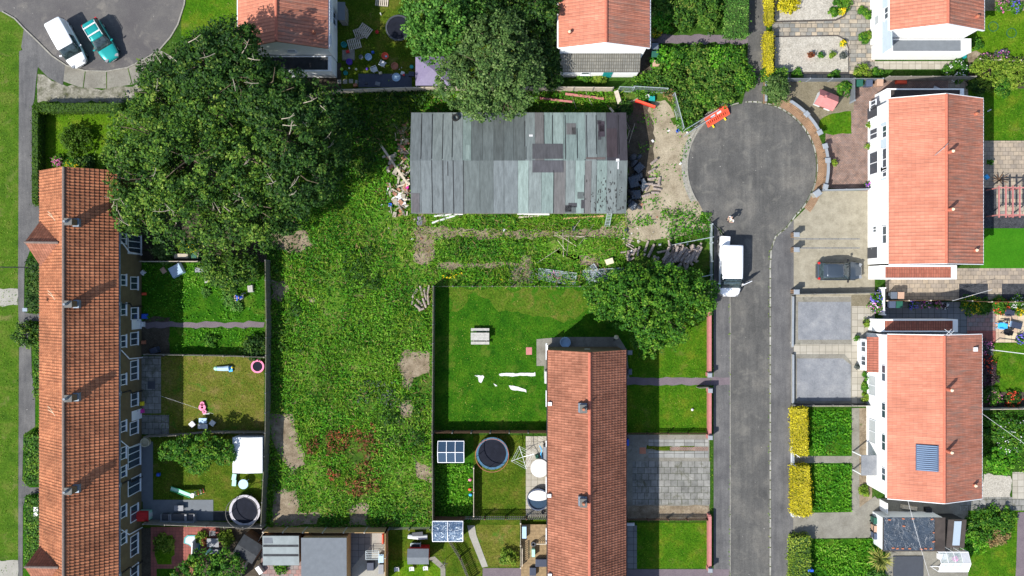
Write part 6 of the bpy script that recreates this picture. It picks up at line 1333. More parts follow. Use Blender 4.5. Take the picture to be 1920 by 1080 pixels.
# playhouse with red roof at the terrace wall
x, y = G(267, 968, .9); T = thing('toy_house', 'toy house with bright red roof against the terrace wall', 'playhouse', (x, y, 0)); obj('wall', MB().box(x-.5, y-.4, 0, x+.55, y+.4, .85), 'p_mint', T)
sec = [(x+dx, y+.5*math.cos(t), .82+.38*math.sin(t)) for dx in (-.75, .55) for t in np.linspace(0, PI, 9)]; obj('roof', MB().loft([sec[:9], sec[9:]]), 'p_red', T, smooth=False); obj('door', MB().box(x+.552, y-.2, 0, x+.58, y+.2, .7), 'p_white', T)
# rattan set on the decking
def sofa(label, px, py, w, name='sofa', cat='sofa'):
    x, y = G(px, py, .5); T = thing(name, label, cat, (x, y, 0), 'dark rattan seats on the grey decking'); obj('seat', MB().box(x-w/2+.1, y-.28, .1, x+w/2-.1, y+.36, .42), 'p_dkgrey', T); obj('backrest', MB().box(x-w/2, y-.42, 0, x+w/2, y-.283, .8), 'p_grey', T)
    for s in (-1, 1): obj('armrest', MB().box(x+s*(w/2-.05)-.045, y-.28, 0, x+s*(w/2-.05)+.045, y+.36, .62), 'p_grey', T)
sofa('wide dark rattan sofa on the grey decking', 334, 971, 1.45); sofa('dark rattan armchair next to the toy house with red roof', 310, 971, .85, 'armchair', 'chair'); sofa('dark rattan armchair nearest the pale padded trampoline', 357, 971, .85, 'armchair', 'chair')
table('square glass topped table on the grey decking', 335, 953, .85, .5, .45, 'p_grey')
for px, py, s_, mt, lb, nm in ((379, 757, .2, 'p_pink', 'small pink toy ring, northmost of three on the mossy lawn', 'toy_ring'), (379, 764, .33, 'p_pink', 'large pink toy ring in the middle of three', 'toy_ring'), (383, 772, .2, 'p_pink', 'pale pink toy ring beside the white bar', 'toy_ring')):
    x, y = G(px, py, .2); solo(nm, MB().ring(x, y, .02, s_*.35, s_, .2, 16), mt, lb, 'toy', 'pink toy rings')
lump('white plastic bar lying south of the pink toy rings', 387, 776, .7, .1, .1, 'p_white', 'toy_bar', 'toy', .1)
T = thing('toy_rocket', 'mint and pale blue inflatable toy lying on the mossy lawn', 'toy', (*G(420, 690), 0)); x, y = G(420, 691, .2)
obj('body', MB().tube([(x-.6, y, .22), (x, y, .25), (x+.5, y+.05, .25)], .2, 10, r2=.26), 'p_paleblue', T); obj('head', MB().dome(x-.75, y, .1, .25, .22, .25, 10, 4), 'p_mint', T); obj('fin', MB().obox(x+.6, y-.05, .1, .35, .5, .12, .2), 'p_sky', T); obj('cap', MB().dome(x+.75, y+.1, .1, .12, .12, .2, 8, 3), 'p_yellow', T)
lump('white crumpled sheet draped over an object by the hedge plants', 331, 507, 1.3, 1.1, .5, 'p_hull', 'plastic_sheet', 'sheet', .5); lump('tan cardboard sheet beside the crumpled white sheet', 306, 507, .5, .6, .1, 'p_binbrown', 'cardboard', 'cardboard', .6)
lump('grey wheelbarrow tray on the overgrown garden', 377, 506, 1.2, .5, .35, 'p_grey', 'wheelbarrow_tray', 'tray', 0); lump('brown bench box beneath the big tree edge', 341, 480, 1.5, .5, .5, 'timber_pale', 'storage_box', 'box'); lump('green compost bin beneath the big tree edge', 366, 480, .6, .6, .7, 'p_bingreen', 'compost_bin', 'bin')
lump('grey seat box behind the crouching person', 470, 541, .55, .7, .35, 'bench_wood', 'seat_box', 'box', .1); lump('weathered board beside the grey seat box', 388, 526, .5, .4, .2, 'bench_wood', 'board', 'board', .3)
lump('blue box against the terrace wall', 271, 593, .5, .5, .4, 'p_blue', 'box', 'box'); lump('white framed crate by the terrace wall', 266, 608, .5, .5, .4, 'p_white', 'crate', 'crate'); lump('salmon pot by the terrace back door', 269, 642, .35, .35, .4, 'p_terracotta', 'pot', 'pot'); lump('dark folded pushchair in the shaded yard', 290, 657, .8, .6, .6, 'p_slate', 'pushchair', 'pushchair', .3)
lump('magenta toy beside the terrace wall', 265, 771, .45, .4, .4, 'p_magenta', 'toy', 'toy', .2); lump('yellow and blue toy on the terrace wall step', 266, 757, .35, .4, .4, 'p_yellow', 'toy', 'toy', 0); lump('white bag by the gable drain', 268, 511, .45, .4, .3, 'p_white', 'bag', 'bag', .8)
lump('pink toy cone by the terrace wall', 270, 551, .4, .25, .3, 'p_orange', 'toy_cone', 'toy', 0); lump('square manhole cover on the paved strip', 284, 722, .85, .85, .03, 'p_dkgrey', 'manhole_cover', 'cover'); lump('blue ball shaped planter on the small lawn edge', 297, 890, .3, .3, .3, 'p_blue', 'planter', 'planter')
lump('crumpled white sheets on the front hedge of the terrace', 72, 957, .5, 1.0, .9, 'p_white', 'plastic_sheet', 'sheet')
# red patio garden
T = thing('pond', 'small kidney shaped pond with teal rim on the red patio', 'pond', (*G(360, 1015), 0)); pp = [G(*q) for q in ((346, 1008), (352, 1003), (374, 1003), (378, 1014), (374, 1032), (362, 1028), (354, 1021), (345, 1018))]
obj('rim', MB().prism(pp, 0, .09), 'p_teal', T); cxp, cyp = G(361, 1014); obj('water', MB().prism([(cxp+(a-cxp)*.82, cyp+(b-cyp)*.82) for a, b in pp], .05, .1), 'poly_roof', T)
lump('white post lying over the pond edge', 364, 1030, .14, 1.9, 1.2, 'p_white', 'post', 'post', -.05); table('dark oval garden table among the potted shrubs', 399, 1018, 1.1, .8, .6, 'p_grey'); lump('grey slab topped bench south of the oval table', 402, 1040, 1.0, 1.3, .3, 'p_grey', 'bench', 'bench'); lump('mint green folded parasol on the slab topped bench', 391, 1033, .9, .25, .45, 'p_mint', 'folded_parasol', 'parasol', .8)
plastic_chair('dark chair north of the oval garden table', 400, 1000, R(-90), 'p_dkgrey', group='dark chairs')
lump('white rocking toy at the foot of the pale green shed', 487, 1068, .5, .9, .5, 'p_white', 'rocking_toy', 'toy', .6)
# white patio
lump('black square hot tub cover on the white patio', 695, 1061, .75, .85, .5, 'p_slate', 'storage_box', 'box'); lump('blue patterned rug at the patio corner', 709, 1011, .6, .95, .03, 'p_sky', 'rug', 'rug'); lump('orange bench behind the patterned rug', 718, 1010, .12, 1.0, .5, 'p_orange', 'bench', 'bench')
T = thing('clothes_airer', 'grey metal clothes airer on the white patio', 'airer', (*G(702, 1041), 0)); x, y = G(702, 1041, .8); ar = MB()
for k in range(6): ar.bar((x-.8, y-.4+k*.16, .8), (x+.4, y-.4+k*.16, .8), .03)
ar.bar((x-.8, y-.4, .8), (x-.8, y+.4, .8), .04).bar((x+.4, y-.4, .8), (x+.4, y+.4, .8), .04); obj('frame', ar, 'galv', T)
for a in (-.8, .4):
    for b in (-.4, .4): obj('leg', MB().bar((x+a, y+b, .8), (x+a*.7, y-b, 0), .03), 'galv', T)
cube_seat('grey sofa module against the orange fence, upper', 714, 1048, .5, .8, 0, 'p_paleblue', 'pale seats against the fence'); cube_seat('grey sofa module against the orange fence, lower', 714, 1068, .5, .9, 0, 'p_grey', 'pale seats against the fence')
for i, (px, py, lb) in enumerate(((744, 1068, 'in the shade by the orange fence'), (772, 1067, 'directly south of the grey roofed playhouse'), (798, 1066, 'southeast of the grey roofed playhouse'))):
    plastic_chair('small white folding chair '+lb, px, py, R(-85), 'p_white', .8, 'folding chairs by the playhouse')
T = thing('toy_boat', 'pale rowing toy and white posts beside the grey rail fence', 'toy', (*G(785, 1007), 0)); x, y = G(785, 1006, .3); obj('hull', MB().tube([(x-1.0, y, .2), (x, y-.1, .25), (x+.8, y-.05, .2)], .22, 8), 'p_white', T); obj('seat', MB().obox(x-.1, y+.25, .3, 1.0, .35, .1, .1), 'p_dkgrey', T)
x, y = G(780, 1021, .4); T = thing('barbecue', 'silver barbecue north of the playhouse', 'barbecue', (x, y, 0)); obj('grill', MB().obox(x, y, .6, .95, .42, .2), 'galv', T); obj('grate', MB().obox(x, y, .803, .8, .3, .02), 'p_black', T)
for a in (-.4, .4): obj('leg', MB().box(x+a-.03, y-.15, 0, x+a+.03, y+.15, .597), 'galv', T)
# rotary dryers and wires
def rotary(label, px, py, h=1.5, arm=1.1, rz=0, mat='p_bingrey'):
    x, y = G(px, py, h); T = thing('rotary_dryer', label, 'clothes dryer', (x, y, 0)); obj('pole', MB().tube([(x, y, 0), (x, y, h)], .03, 6), 'galv', T)
    for k in range(4): a = rz+k*PI/2; obj('arm', MB().bar((x, y, h-.05), (x+math.cos(a)*arm, y+math.sin(a)*arm, h+.25), .035), mat if mat == 'black_metal' else 'upvc', T)
    ln = MB()
    for r_ in (.5, .8, 1.0):
        for k in range(4): a, b = rz+k*PI/2, rz+(k+1)*PI/2; z = h-.05+.3*r_; ln.bar((x+math.cos(a)*arm*r_, y+math.sin(a)*arm*r_, z), (x+math.cos(b)*arm*r_, y+math.sin(b)*arm*r_, z), .012)
    obj('line', ln, mat if mat == 'black_metal' else 'upvc', T)
rotary('rotary clothes dryer north of the white parasol', 980, 857, rz=.3); rotary('dark folded rotary dryer beside the diagonal slatted fence', 833, 1058, 1.6, .35, .4, 'black_metal')
def wire(label, a, b, mat='p_black', sag=.4, w=.035):
    p, q = Vector((*G(a[0], a[1], a[2]), a[2])), Vector((*G(b[0], b[1], b[2]), b[2])); pts = [p.lerp(q, t/6)-Vector((0, 0, sag*(1-(2*t/6-1)**2))) for t in range(7)]; solo('cable', MB().tube(pts, w, 5), mat, label, 'cable', at=tuple(p))
wire('black overhead cable crossing the verge to the long terrace', (-60, 500, 5.5), (53, 501, 5.2), w=.05); wire('white clothes line over the east patio', (1786, 564, 1.8), (1860, 543, 1.8), 'p_white', .05, .018); wire('thin pale line over the mossy lawn', (300, 742, 1.5), (400, 776, 1.5), 'p_white', .05, .008)
wire('pale cable over the rough garden at the east edge', (1841, 775, 4.6), (1990, 880, 4.6), 'p_white', .1, .012); wire('pale cable above the garage bricks', (1700, 930, 3), (1745, 1090, 3), 'p_white', .1, .012)
T = thing('clothes_line', 'white bars of a washing line over the narrow mown lawn', 'washing line', (*G(1885, 660), 0)); obj('line', MB().bar((*G(1868, 657, 1.8), 1.8), (*G(1925, 664, 1.8), 1.8), .06, .05), 'p_white', T); obj('pole', MB().tube([(*G(1868, 657, 1.8), 0), (*G(1868, 657, 1.8), 1.85)], .04, 6), 'p_white', T)
# picnic bench
T = thing('picnic_table', 'weathered picnic table with attached benches on the mown lawn', 'picnic table', (0, 0, 0)); tp = MB()
for k in range(5): tp.box(-.85, -.36+k*.146, .72, .85, -.225+k*.146, .76)
obj('tabletop', tp, 'bench_wood', T)
for s in (-1, 1):
    bp = MB()
    for k in range(2): bp.box(-.85, s*.62-.13+k*.135, .42, .85, s*.62-.0+k*.135, .46)
    obj('seat', bp, 'bench_wood', T)
for xx in (-.6, .6):
    for s in (-1, 1): obj('leg', MB().bar((xx, s*.2, .72), (xx, s*.55, 0), .05, .09), 'timber_grey', T)
    obj('brace', MB().box(xx-.03, -.72, .36, xx+.03, .72, .417), 'timber_grey', T)
put(T, G(900, 631, .7), 0)
# washing dropped on lawn: white sheets, line
def rag(label, pts, h=.05):
    P = [G(*q) for q in jag(pts, 4, .6)]; solo('white_cloth', MB().prism(P, .012, h), 'p_white', label, 'cloth', 'white cloths on the lawn')
rag('white cloth scrap with a long tail on the mown lawn', [(889, 704), (906, 703), (908, 706), (903, 717), (898, 716), (896, 707)]); rag('long ragged white strip nearest the terrace', [(936, 701), (958, 699), (1003, 699), (1003, 705), (975, 704), (950, 706), (937, 705)]); rag('shorter ragged white strip below the long one', [(954, 723), (966, 724), (986, 731), (986, 736), (974, 733), (958, 730)]); rag('tiny white scrap between the cloths', [(924, 719), (928, 720), (932, 723), (929, 724)])
lump('square red manhole cover on the lawn by the patio', 992, 658, .6, .75, .04, 'coping_pink', 'manhole_cover', 'cover'); lump('white window box under the terrace eaves', 1024, 707, .3, 1.3, .9, 'p_white', 'window_box', 'box')
x, y = G(1155, 632, 1.6); T = thing('lamp_post', 'short post with dark lamp at the terrace gable corner', 'post', (x, y, 0)); obj('pole', MB().tube([(x, y-.4, 0), (x, y, 1.8)], .05, 6), 'black_metal', T); obj('lamp', MB().dome(x, y, 1.8, .22, .22, .2, 10, 3), 'p_cream', T)
# deck south
T = thing('timber_deck', 'striped timber deck with railings behind the middle terrace', 'deck', (*G(1000, 1030), 0)); dk = MB(); x0, y1 = G(977, 984, .4); x1, y0 = G(1030, 1100, .4); k = 0; yy = y0
while yy < y1-.1: dk.box(x0, yy, .33, x1, yy+.12, .38+.004*(k % 2)); yy += .135; k += 1
obj('boards', dk, 'deck_wood', T); obj('frame', MB().box(x0+.05, y0+.05, 0, x1-.05, y1-.05, .327), 'timber_brown', T)
for (a, b) in (((1006, 1020), (1029, 1020)), ((979, 1028), (979, 1062))):
    A, B = Vector((*G(*a, 1.2), 0)), Vector((*G(*b, 1.2), 0)); rl = MB().bar((A.x, A.y, 1.25), (B.x, B.y, 1.25), .07); n_ = max(2, int((B-A).length/.18))
    for k in range(n_+1): q = A.lerp(B, k/n_); rl.bar((q.x, q.y, .38), (q.x, q.y, 1.22), .04)
    obj('railing', rl, 'timber_pale', T)
def onb(label, px, py, lx, ly, h, mat, name, cat, rz=0): x, y = G(px, py, .6); solo(name, MB().obox(x, y, .39, lx, ly, h, rz), mat, label, cat, at=(x, y, .39), bevel=.02)
onb('pale blue bench box at the top of the timber deck', 983, 997, .4, 1.1, .5, 'p_paleblue', 'bench_box', 'bench'); onb('dark blue corner sofa against the terrace wall', 1015, 1054, 1.1, .7, .5, 'p_slate', 'sofa', 'sofa'); onb('dark square table beside the corner sofa', 999, 1071, .6, .75, .4, 'p_slate', 'coffee_table', 'table'); onb('mint green folded parasol on the timber deck', 1000, 1035, .3, .7, .6, 'p_mint', 'folded_parasol', 'parasol')
x, y = G(1000, 1020, .6); solo('fire_pit', MB().ring(x, y, .39, .12, .22, .35, 14), 'p_dkgrey', 'dark round fire pit on the timber deck', 'fire pit', at=(x, y, .39))
# lean things by terrace back
lump('dark grey box store against the terrace back wall', 1022, 850, .35, 1.6, .9, 'p_grey', 'box_store', 'box'); x, y = G(1014, 848, .6); T = solo('hosepipe', MB().tube([(x-.1, y+.6, .5), (x+.1, y+.2, .6), (x, y-.2, .5), (x+.15, y-.6, .3)], .05, 7), 'p_sky', 'bright blue hosepipe beside the dark box store', 'hose'); lump('green watering can by the white parasol', 1007, 856, .35, .4, .35, 'p_bingreen', 'watering_can', 'watering can', .3); lump('pink paper on the lawn beneath the rotary dryer', 969, 858, .5, .45, .02, 'p_binbrown', 'paper', 'paper', .3)
for px, py, mt, lb in ((881, 900, 'p_pink', 'pink ball by the thin pale fence'), (881, 918, 'p_orange', 'orange toy by the thin pale fence'), (882, 928, 'p_sky', 'blue toy by the thin pale fence')): x, y = G(px, py, .2); solo('ball' if 'ball' in lb else 'toy', MB().dome(x, y, .14, .17, .14, .14, 10, 4, full=True), mt, lb, 'toy', smooth=True)
solo('football', MB().dome(*G(1298, 768, .1), .12, .13, .13, .12, 12, 4, full=True), 'p_white', 'white football on the front lawn south of the mauve path', 'ball', smooth=True)
# front of middle terrace
lump('white stones heap by the front door', 1182, 983, .8, .3, .15, 'p_white', 'stone_heap', 'stones'); lump('blue box under the terrace eaves at the paved drive', 1176, 829, .3, .7, .5, 'p_blue', 'box', 'box')
lump('square rusty drain cover by the paved drive', 1205, 845, .65, .65, .03, 'p_terracotta', 'drain_cover', 'cover'); lump('grey step beside the gable corner', 1181, 661, .5, .45, .3, 'coping_grey', 'step', 'step'); lump('green meter box on the front wall path', 1181, 697, .4, .6, .4, 'p_bingrey', 'meter_box', 'box')
lump('grey side gate across the end of the mauve path', 1318, 726, 1.1, .07, 1.0, 'timber_grey', 'garden_gate', 'gate', .05)
# lot clutter
def log(label, px, py, L, r, rz, z=0, group='cut logs on the lot', tilt=0):
    x, y = G(px, py, z+r); c_, s_ = math.cos(rz), math.sin(rz); T = thing('log', label, 'log', (x, y, z), group); a = Vector((x-c_*L/2, y-s_*L/2, z+r)); b = Vector((x+c_*L/2, y+s_*L/2, z+r+tilt))
    obj('bark', MB().tube([a, a.lerp(b, .5)+Vector((0, 0, .02)), b], r, 9, r2=r*.88), 'log_bark', T); d = (b-a).normalized()
    for p, s in ((a, -1), (b, 1)): obj('cut_end', MB().tube([p+d*s*.002, p+d*s*.02], r*.9, 9), 'log_cut', T)
LG = [(778, 550, .9, .13, 60), (774, 563, .8, .1, 80), (790, 545, .9, .12, 105), (797, 552, 1.1, .14, 100), (803, 545, 1.0, .11, 80), (787, 567, .8, .13, 130), (796, 568, .9, .12, 110), (783, 575, .6, .13, 140), (803, 562, .9, .1, 95), (790, 580, .5, .12, 20)]
for i, (px, py, L, r, a) in enumerate(LG): log('cut log in the small heap beside the tall mossy fence', px, py, L, r, R(a), 0 if i < 6 else .2, 'logs heaped by the tall mossy fence')
for i in range(30):
    row = i//10; px = 1250+(i % 10)*6.5+random.uniform(-3, 3); py = 486-(i % 10)*1.2+random.uniform(-9, 9)
    log('split grey log in the big heap inside the mesh panels', px, py, random.uniform(.9, 1.7), random.uniform(.1, .17), R(random.uniform(45, 75)), .15+row*.22, 'split logs in the big heap')
for i, (px, py, L, r, a) in enumerate(((1221, 470, 1.3, .14, 65), (1212, 462, 1.0, .12, 70), (1226, 486, .7, .12, 80))): log('long dark log west of the big heap', px, py, L, r, R(a), 0, 'dark logs west of the big heap')
for i, (px, py, L, r, a) in enumerate(((1176, 455, 1.4, .05, -30), (1180, 462, 1.2, .06, -35), (1173, 472, .9, .1, 10), (1185, 475, .8, .1, 40), (1178, 449, 1.1, .04, -20))): log('thin branch wood heaped at the end of the soil path', px, py, L, r, R(a), 0, 'thin wood at the soil path end')
for i, (px, py, a) in enumerate(((1222, 335, 10), (1236, 340, 80), (1230, 347, -5), (1232, 354, -10), (1228, 361, 0), (1214, 352, 60), (1222, 320, 35), (1226, 303, 40), (1211, 366, 20), (1216, 345, 5))): log('grey cut timber block at the east end of the hut', px, py, .75, .13, R(a), 0 if i < 6 else .2, 'timber blocks at the hut end')
for i, (px, py, sx, sy, a) in enumerate(((1190, 340, 1.3, 1.2, .3), (1198, 315, 1.0, .8, .8), (1192, 365, 1.0, .9, .1), (1205, 345, .8, 1.0, .5), (1186, 385, .8, .7, .9))): lump(['big black plastic sheet heap against the hut end', 'black sheet heap north of the timber blocks', 'black sheet heap south of the big one', 'black rags among the timber blocks', 'small black sack near the hut corner'][i], px, py, sx, sy, .45, 'tarp_dark', 'plastic_sheet', 'plastic sheet', a)
def plank(label, a, b, w, mat, z=.1, z2=None, group=None, name='plank'):
    p, q = (*G(*a, z), z), (*G(*b, z2 if z2 is not None else z), z2 if z2 is not None else z); solo(name, MB().bar(p, q, w, .06), mat, label, 'plank', group)
plank('long brown beam leaning over the rubble', (712, 269), (764, 345), .2, 'timber_pale', .15, .9); plank('short beam end by the hut corner', (745, 350), (768, 343), .16, 'timber_pale', .3)
plank('white pipe lying level along the hut front', (814, 405), (868, 401), .17, 'p_white', .2); plank('white pipe lying slanted below the level one', (810, 418), (853, 404), .17, 'p_white', .15); plank('orange brown plank under the hut eaves', (972, 407), (1020, 403), .2, 'timber_pale', .1); plank('white board under the hut eaves', (970, 401), (1030, 402), .14, 'p_white', .5)
plank('orange plank near the ladder foot', (1056, 410), (1132, 405), .16, 'timber_new', .1); plank('reddish plank nearest the tree behind the hut', (1012, 184), (1073, 191), .18, 'coping_pink', .3); plank('thick reddish plank behind the hut', (1060, 176), (1132, 185), .22, 'coping_pink', .3)
plank('wide pale board leaning at the hut corner', (1155, 170), (1162, 194), .4, 'timber_pale', .8, .4); plank('short pale post beside the wide board', (1143, 202), (1150, 210), .2, 'timber_pale', .6)
CN = [((1035, 434), (1100, 448)), ((1055, 430), (1056, 482)), ((1040, 436), (1080, 462)), ((1115, 418), (1085, 460)), ((1050, 465), (1004, 495)), ((1038, 442), (1095, 444)), ((1068, 430), (1062, 480)), ((1088, 412), (1075, 430)), ((1045, 450), (1060, 470)),
      ((1172, 225), (1184, 250)), ((1190, 232), (1178, 270)), ((1180, 245), (1175, 262)), ((1072, 180), (1080, 205)), ((1098, 172), (1110, 200))]
for i, (a, b) in enumerate(CN): solo('bamboo_cane', MB().tube([(*G(*a), .12), (*G(*b), .35)], .022, 5), 'timber_pale' if i % 3 else 'timber_grey', 'thin cane in the loose tangle south of the hut' if i < 9 else 'thin stick in the tangle around the hut end', 'cane', 'canes south of the hut' if i < 9 else 'sticks around the hut')
T = thing('ladder', 'pale aluminium ladder leaning on the hut eaves', 'ladder', (*G(1139, 424), 0)); a = Vector((*G(1138, 425), 0)); b = Vector((*G(1143, 400, 2.6), 2.6))
for s in (-1, 1): obj('rail', MB().bar(a+Vector((s*.22, 0, 0)), b+Vector((s*.2, 0, 0)), .06), 'galv', T)
for k in range(9): p = a.lerp(b, (k+.5)/9); obj('rung', MB().bar(p-Vector((.21, 0, 0)), p+Vector((.21, 0, 0)), .04), 'galv', T)
rs = random.Random(11)
for i in range(125):   # rubble
    t = rs.random(); px = 767-abs(rs.gauss(0, 1))*19*(.5+t*.8)-2; py = 228+t*176; m_ = rs.choice(['broken_brick']*4+['broken_stone']*3+['p_white']*(1 if t > .75 else 0)); s_ = rs.uniform(.16, .6)
    x, y = G(px, py); solo({'broken_brick': 'broken_brick', 'broken_stone': 'broken_block', 'p_white': 'plaster_fragment'}[m_], MB().obox(x, y, rs.choice([0, 0, .12, .2]), s_, s_*rs.uniform(.35, .7), rs.uniform(.08, .22), rs.uniform(0, 3)), m_, {'broken_brick': 'broken brick in the heap west of the hut', 'broken_stone': 'grey rubble lump in the heap west of the hut', 'p_white': 'white plaster fragment in the heap west of the hut'}[m_], 'rubble', {'broken_brick': 'broken bricks west of the hut', 'broken_stone': 'rubble lumps west of the hut', 'p_white': 'white fragments west of the hut'}[m_])
lump('crumpled white plastic sheet on the rubble', 748, 372, 1.1, .9, .25, 'p_white', 'plastic_sheet', 'plastic sheet', .6); lump('pink rag on the rubble heap', 763, 352, .4, .35, .3, 'p_magenta', 'rag', 'rag'); lump('blue bottle crate in the grass by the rubble', 732, 384, .35, .35, .3, 'p_blue', 'crate', 'crate'); lump('white strip standing in the rubble', 727, 358, .15, .7, .2, 'p_white', 'board', 'board', -.2); lump('purple grey board in the grass at the hut corner', 787, 414, .55, .85, .06, 'p_mauve', 'board', 'board', -.1)
lump('red round pot on the rubble', 753, 394, .4, .35, .25, 'p_terracotta', 'pot', 'pot'); lump('pale sack beside the soil path', 1143, 490, .8, .6, .4, 'p_cream', 'sack', 'sack', .3); lump('green lidded crate near the fallen barrier', 1222, 185, .65, .5, .4, 'p_teal', 'crate', 'crate', 0); lump('white crate behind the green lidded crate', 1213, 181, .5, .4, .4, 'p_white', 'crate', 'crate', .2)
lump('white block at the foot of the leaning mesh panels', 1289, 249, .3, .15, .15, 'p_white', 'block', 'block', -1); lump('pale concrete kerbstone lying at the turning circle', 1300, 249, .3, 1.1, .12, 'kerb', 'kerbstone', 'kerbstone', -.5)
lump('white litter scrap north on the sandy track', 1254, 245, .3, .15, .04, 'p_white', 'litter', 'litter', .5); lump('dark sack on the sandy path', 1174, 432, .35, .3, .2, 'p_slate', 'sack', 'sack')
lump('dark blue sack under the canes', 1076, 428, .25, .5, .25, 'p_slate', 'sack', 'sack', .1)
# east side small things
def pot(label, px, py, r, h, mat, plant, pet=None, n=130, sz=.09, ph=.35, group=None):
    x, y = G(px, py, h); T = thing('plant_pot', label, 'plant pot', (x, y, 0), group); obj('pot', MB().cyl(x, y, 0, r*.7, h, 14, r), mat, T)
    C, Nn, S, rn = cloud([(x, y, h+ph*.3, r*1.15, ph*.6)], n, sz, .2, .3); leaf_obj('foliage', C, Nn, S, rn, plant, T)
    if pet: C, Nn, S, rn = cloud([(x, y, h+ph*.5, r*1.2, ph*.6)], n//2, sz*.8, .2, .8); leaf_obj('blossom', C, Nn, S, rng.uniform(0, 1, len(C)), pet, T)
PT = [(1565, 306 if 0 else 305, .22, 'p_yellow', 'leaf_lime', None, 'lime plant in a pot in the middle of the pink yard'), (1628, 234, .22, 'p_white', 'leaf_lime', None, 'lime plant pot by the northern front window'), (1627, 274, .22, 'p_white', 'leaf_lime', None, 'yellow green plant pot by the middle front window'), (1628, 347, .25, 'p_green', 'leaf_mid', 'petal_mix', 'flowering pot at the end of the white edged fence'),
      (1579, 82, .2, 'p_black', 'leaf_lime', 'petal_yellow', 'yellow flowering pot at the curved gravel corner'), (1578, 22, .22, 'p_slate', 'leaf_lime', 'petal_yellow', 'yellow flowering pot in the northern gravel bed'), (1521, 103, .25, 'p_orange', 'leaf_rust', None, 'rust coloured planter in the gravel bed'), (1539, 103, .22, 'p_green', 'leaf_mid', None, 'green rosette plant second in the gravel row'), (1560, 103, .25, 'p_lime', 'leaf_lime', None, 'lime rosette plant third in the gravel row'), (1580, 104, .28, 'p_slate', 'leaf_slate', None, 'dark slate planter fourth in the gravel row'),
      (1710, 572, .32, 'p_slate', 'leaf_mid', 'petal_blue', 'violet blue flower pot nearest the wheelie bins by the fence'), (1736, 571, .3, 'p_slate', 'leaf_mid', 'petal_mix', 'purple and pink flower pot second along the fence'), (1756, 571, .26, 'p_slate', 'leaf_mid', 'petal_pink', 'dusky pink flower pot third along the fence'), (1770, 573, .26, 'p_white', 'leaf_purple', 'petal_white', 'dark leaved pot with white blooms fourth along the fence'),
      (1911, 585, .25, 'p_terracotta', 'leaf_mid', 'petal_yellow', 'terracotta pot of yellow flowers on the cream patio'), (1913, 636, .4, 'p_slate', 'leaf_mid', 'petal_blue', 'wide blue flower trough at the cream patio edge'), (1855, 303, .2, 'p_white', 'leaf_mid', None, 'white pot alone on the tan patio'), (1624, 605, .3, 'p_black', 'leaf_lime', None, 'black planter beside the white house corner'),
      (1607, 634, .2, 'p_white', 'leaf_mid', None, 'small green pot north of the front bay'), (1607, 688, .2, 'p_dkgrey', 'leaf_slate', None, 'small grey pot south of the front bay'), (1556, 143, .15, 'p_terracotta', 'leaf_mid', None, 'small green pot on the tan gravel fence line')]
for px, py, r, pm_, lf, pe, lb in PT: pot(lb, px, py, r, .35, pm_, lf, pe)
lump('salmon boat shaped planter in the red side yard', 1690, 154, 1.1, .35, .3, 'p_orange', 'planter', 'planter'); solo('roof_rack_part', MB().obox(*G(1763, 167, .3), .05, 1.1, .25, .1, R(-25)), 'p_white', 'white toothed plastic strip in the red side yard', 'plastic strip')
lump('teal watering can at the white house corner', 1807, 105, .35, .5, .5, 'p_teal', 'watering_can', 'watering can'); lump('turquoise cushion against the house wall', 1850, 332, .35, .45, .3, 'p_sky', 'cushion', 'cushion', .7); lump('white toy on the shaded lawn', 1855, 207, .45, .1, .1, 'p_white', 'toy', 'toy', .5)
# patio chairs & lounger on cream patio
plastic_chair('dark patio chair with white cushion, northmost on the cream patio', 1888, 587, R(180), 'p_slate', 1.1, 'dark patio chairs'); plastic_chair('bright blue patio chair on the cream patio', 1875, 611, R(180), 'p_sky', 1.1, 'patio chairs'); plastic_chair('black patio chair with cream cushion south of the blue one', 1886, 622, R(160), 'p_black', 1.1, 'dark patio chairs')
T = thing('sun_lounger', 'dark sun lounger on the cream patio', 'lounger', (*G(1907, 610), 0)); x, y = G(1907, 610, .4); obj('seat', MB().obox(x, y, .3, 1.0, .6, .06, R(-15)), 'p_slate', T, bevel=.02); obj('backrest', MB().hexa([(x-.55, y-.15, .33), (x-.5, y-.15, .33), (x-.4, y+.4, .33), (x-.45, y+.4, .33)], [(x-.9, y-.1, .7), (x-.85, y-.1, .7), (x-.75, y+.42, .7), (x-.8, y+.42, .7)]), 'p_paleblue', T)
for a in (-.4, .4): obj('leg', MB().box(x+a-.03, y-.25, 0, x+a+.03, y+.25, .297), 'p_black', T)
table('low wooden patio table with books', 1887, 606, .5, .45, .45, 'p_cream'); lump('red magazine on the low patio table', 1886, 606, .2, .25, .48, 'p_red', 'magazine', 'magazine')
x, y = G(1876, 336, .4); T = thing('outdoor_fireplace', 'heap of dark metal garden ornaments on the tan patio', 'ornament', (x, y, 0)); g_ = MB()
for k in range(9): a = k*.7; g_.bar((x, y, .1), (x+.8*math.cos(a), y+.5*math.sin(a), .5), .06)
obj('bars', g_, 'timber_brown', T)
lump('small dark doormat on the dark gravel', 1852, 363, .6, .4, .03, 'p_black', 'doormat', 'mat')
x, y = G(1874, 90, .1); 
for k, (px, py) in enumerate(((1862, 50), (1896, 62))): x, y = G(px, py); solo('hose_ring', MB().ring(x, y, .03, .42, .47, .03, 22), 'p_bingreen', ['green garden hose ring on the lime lawn, nearer the house', 'green garden hose ring on the lime lawn, farther from the house'][k], 'hose')
T = thing('garden_gate', 'white gate across the side passage by the yellow hedge house', 'gate', (*G(1672, 940), 0)); obj('panel', MB().bar((*G(1664, 944, 1.6), .8), (*G(1664, 964, 1.6), .8), .08, 1.6), 'white_paint', T)
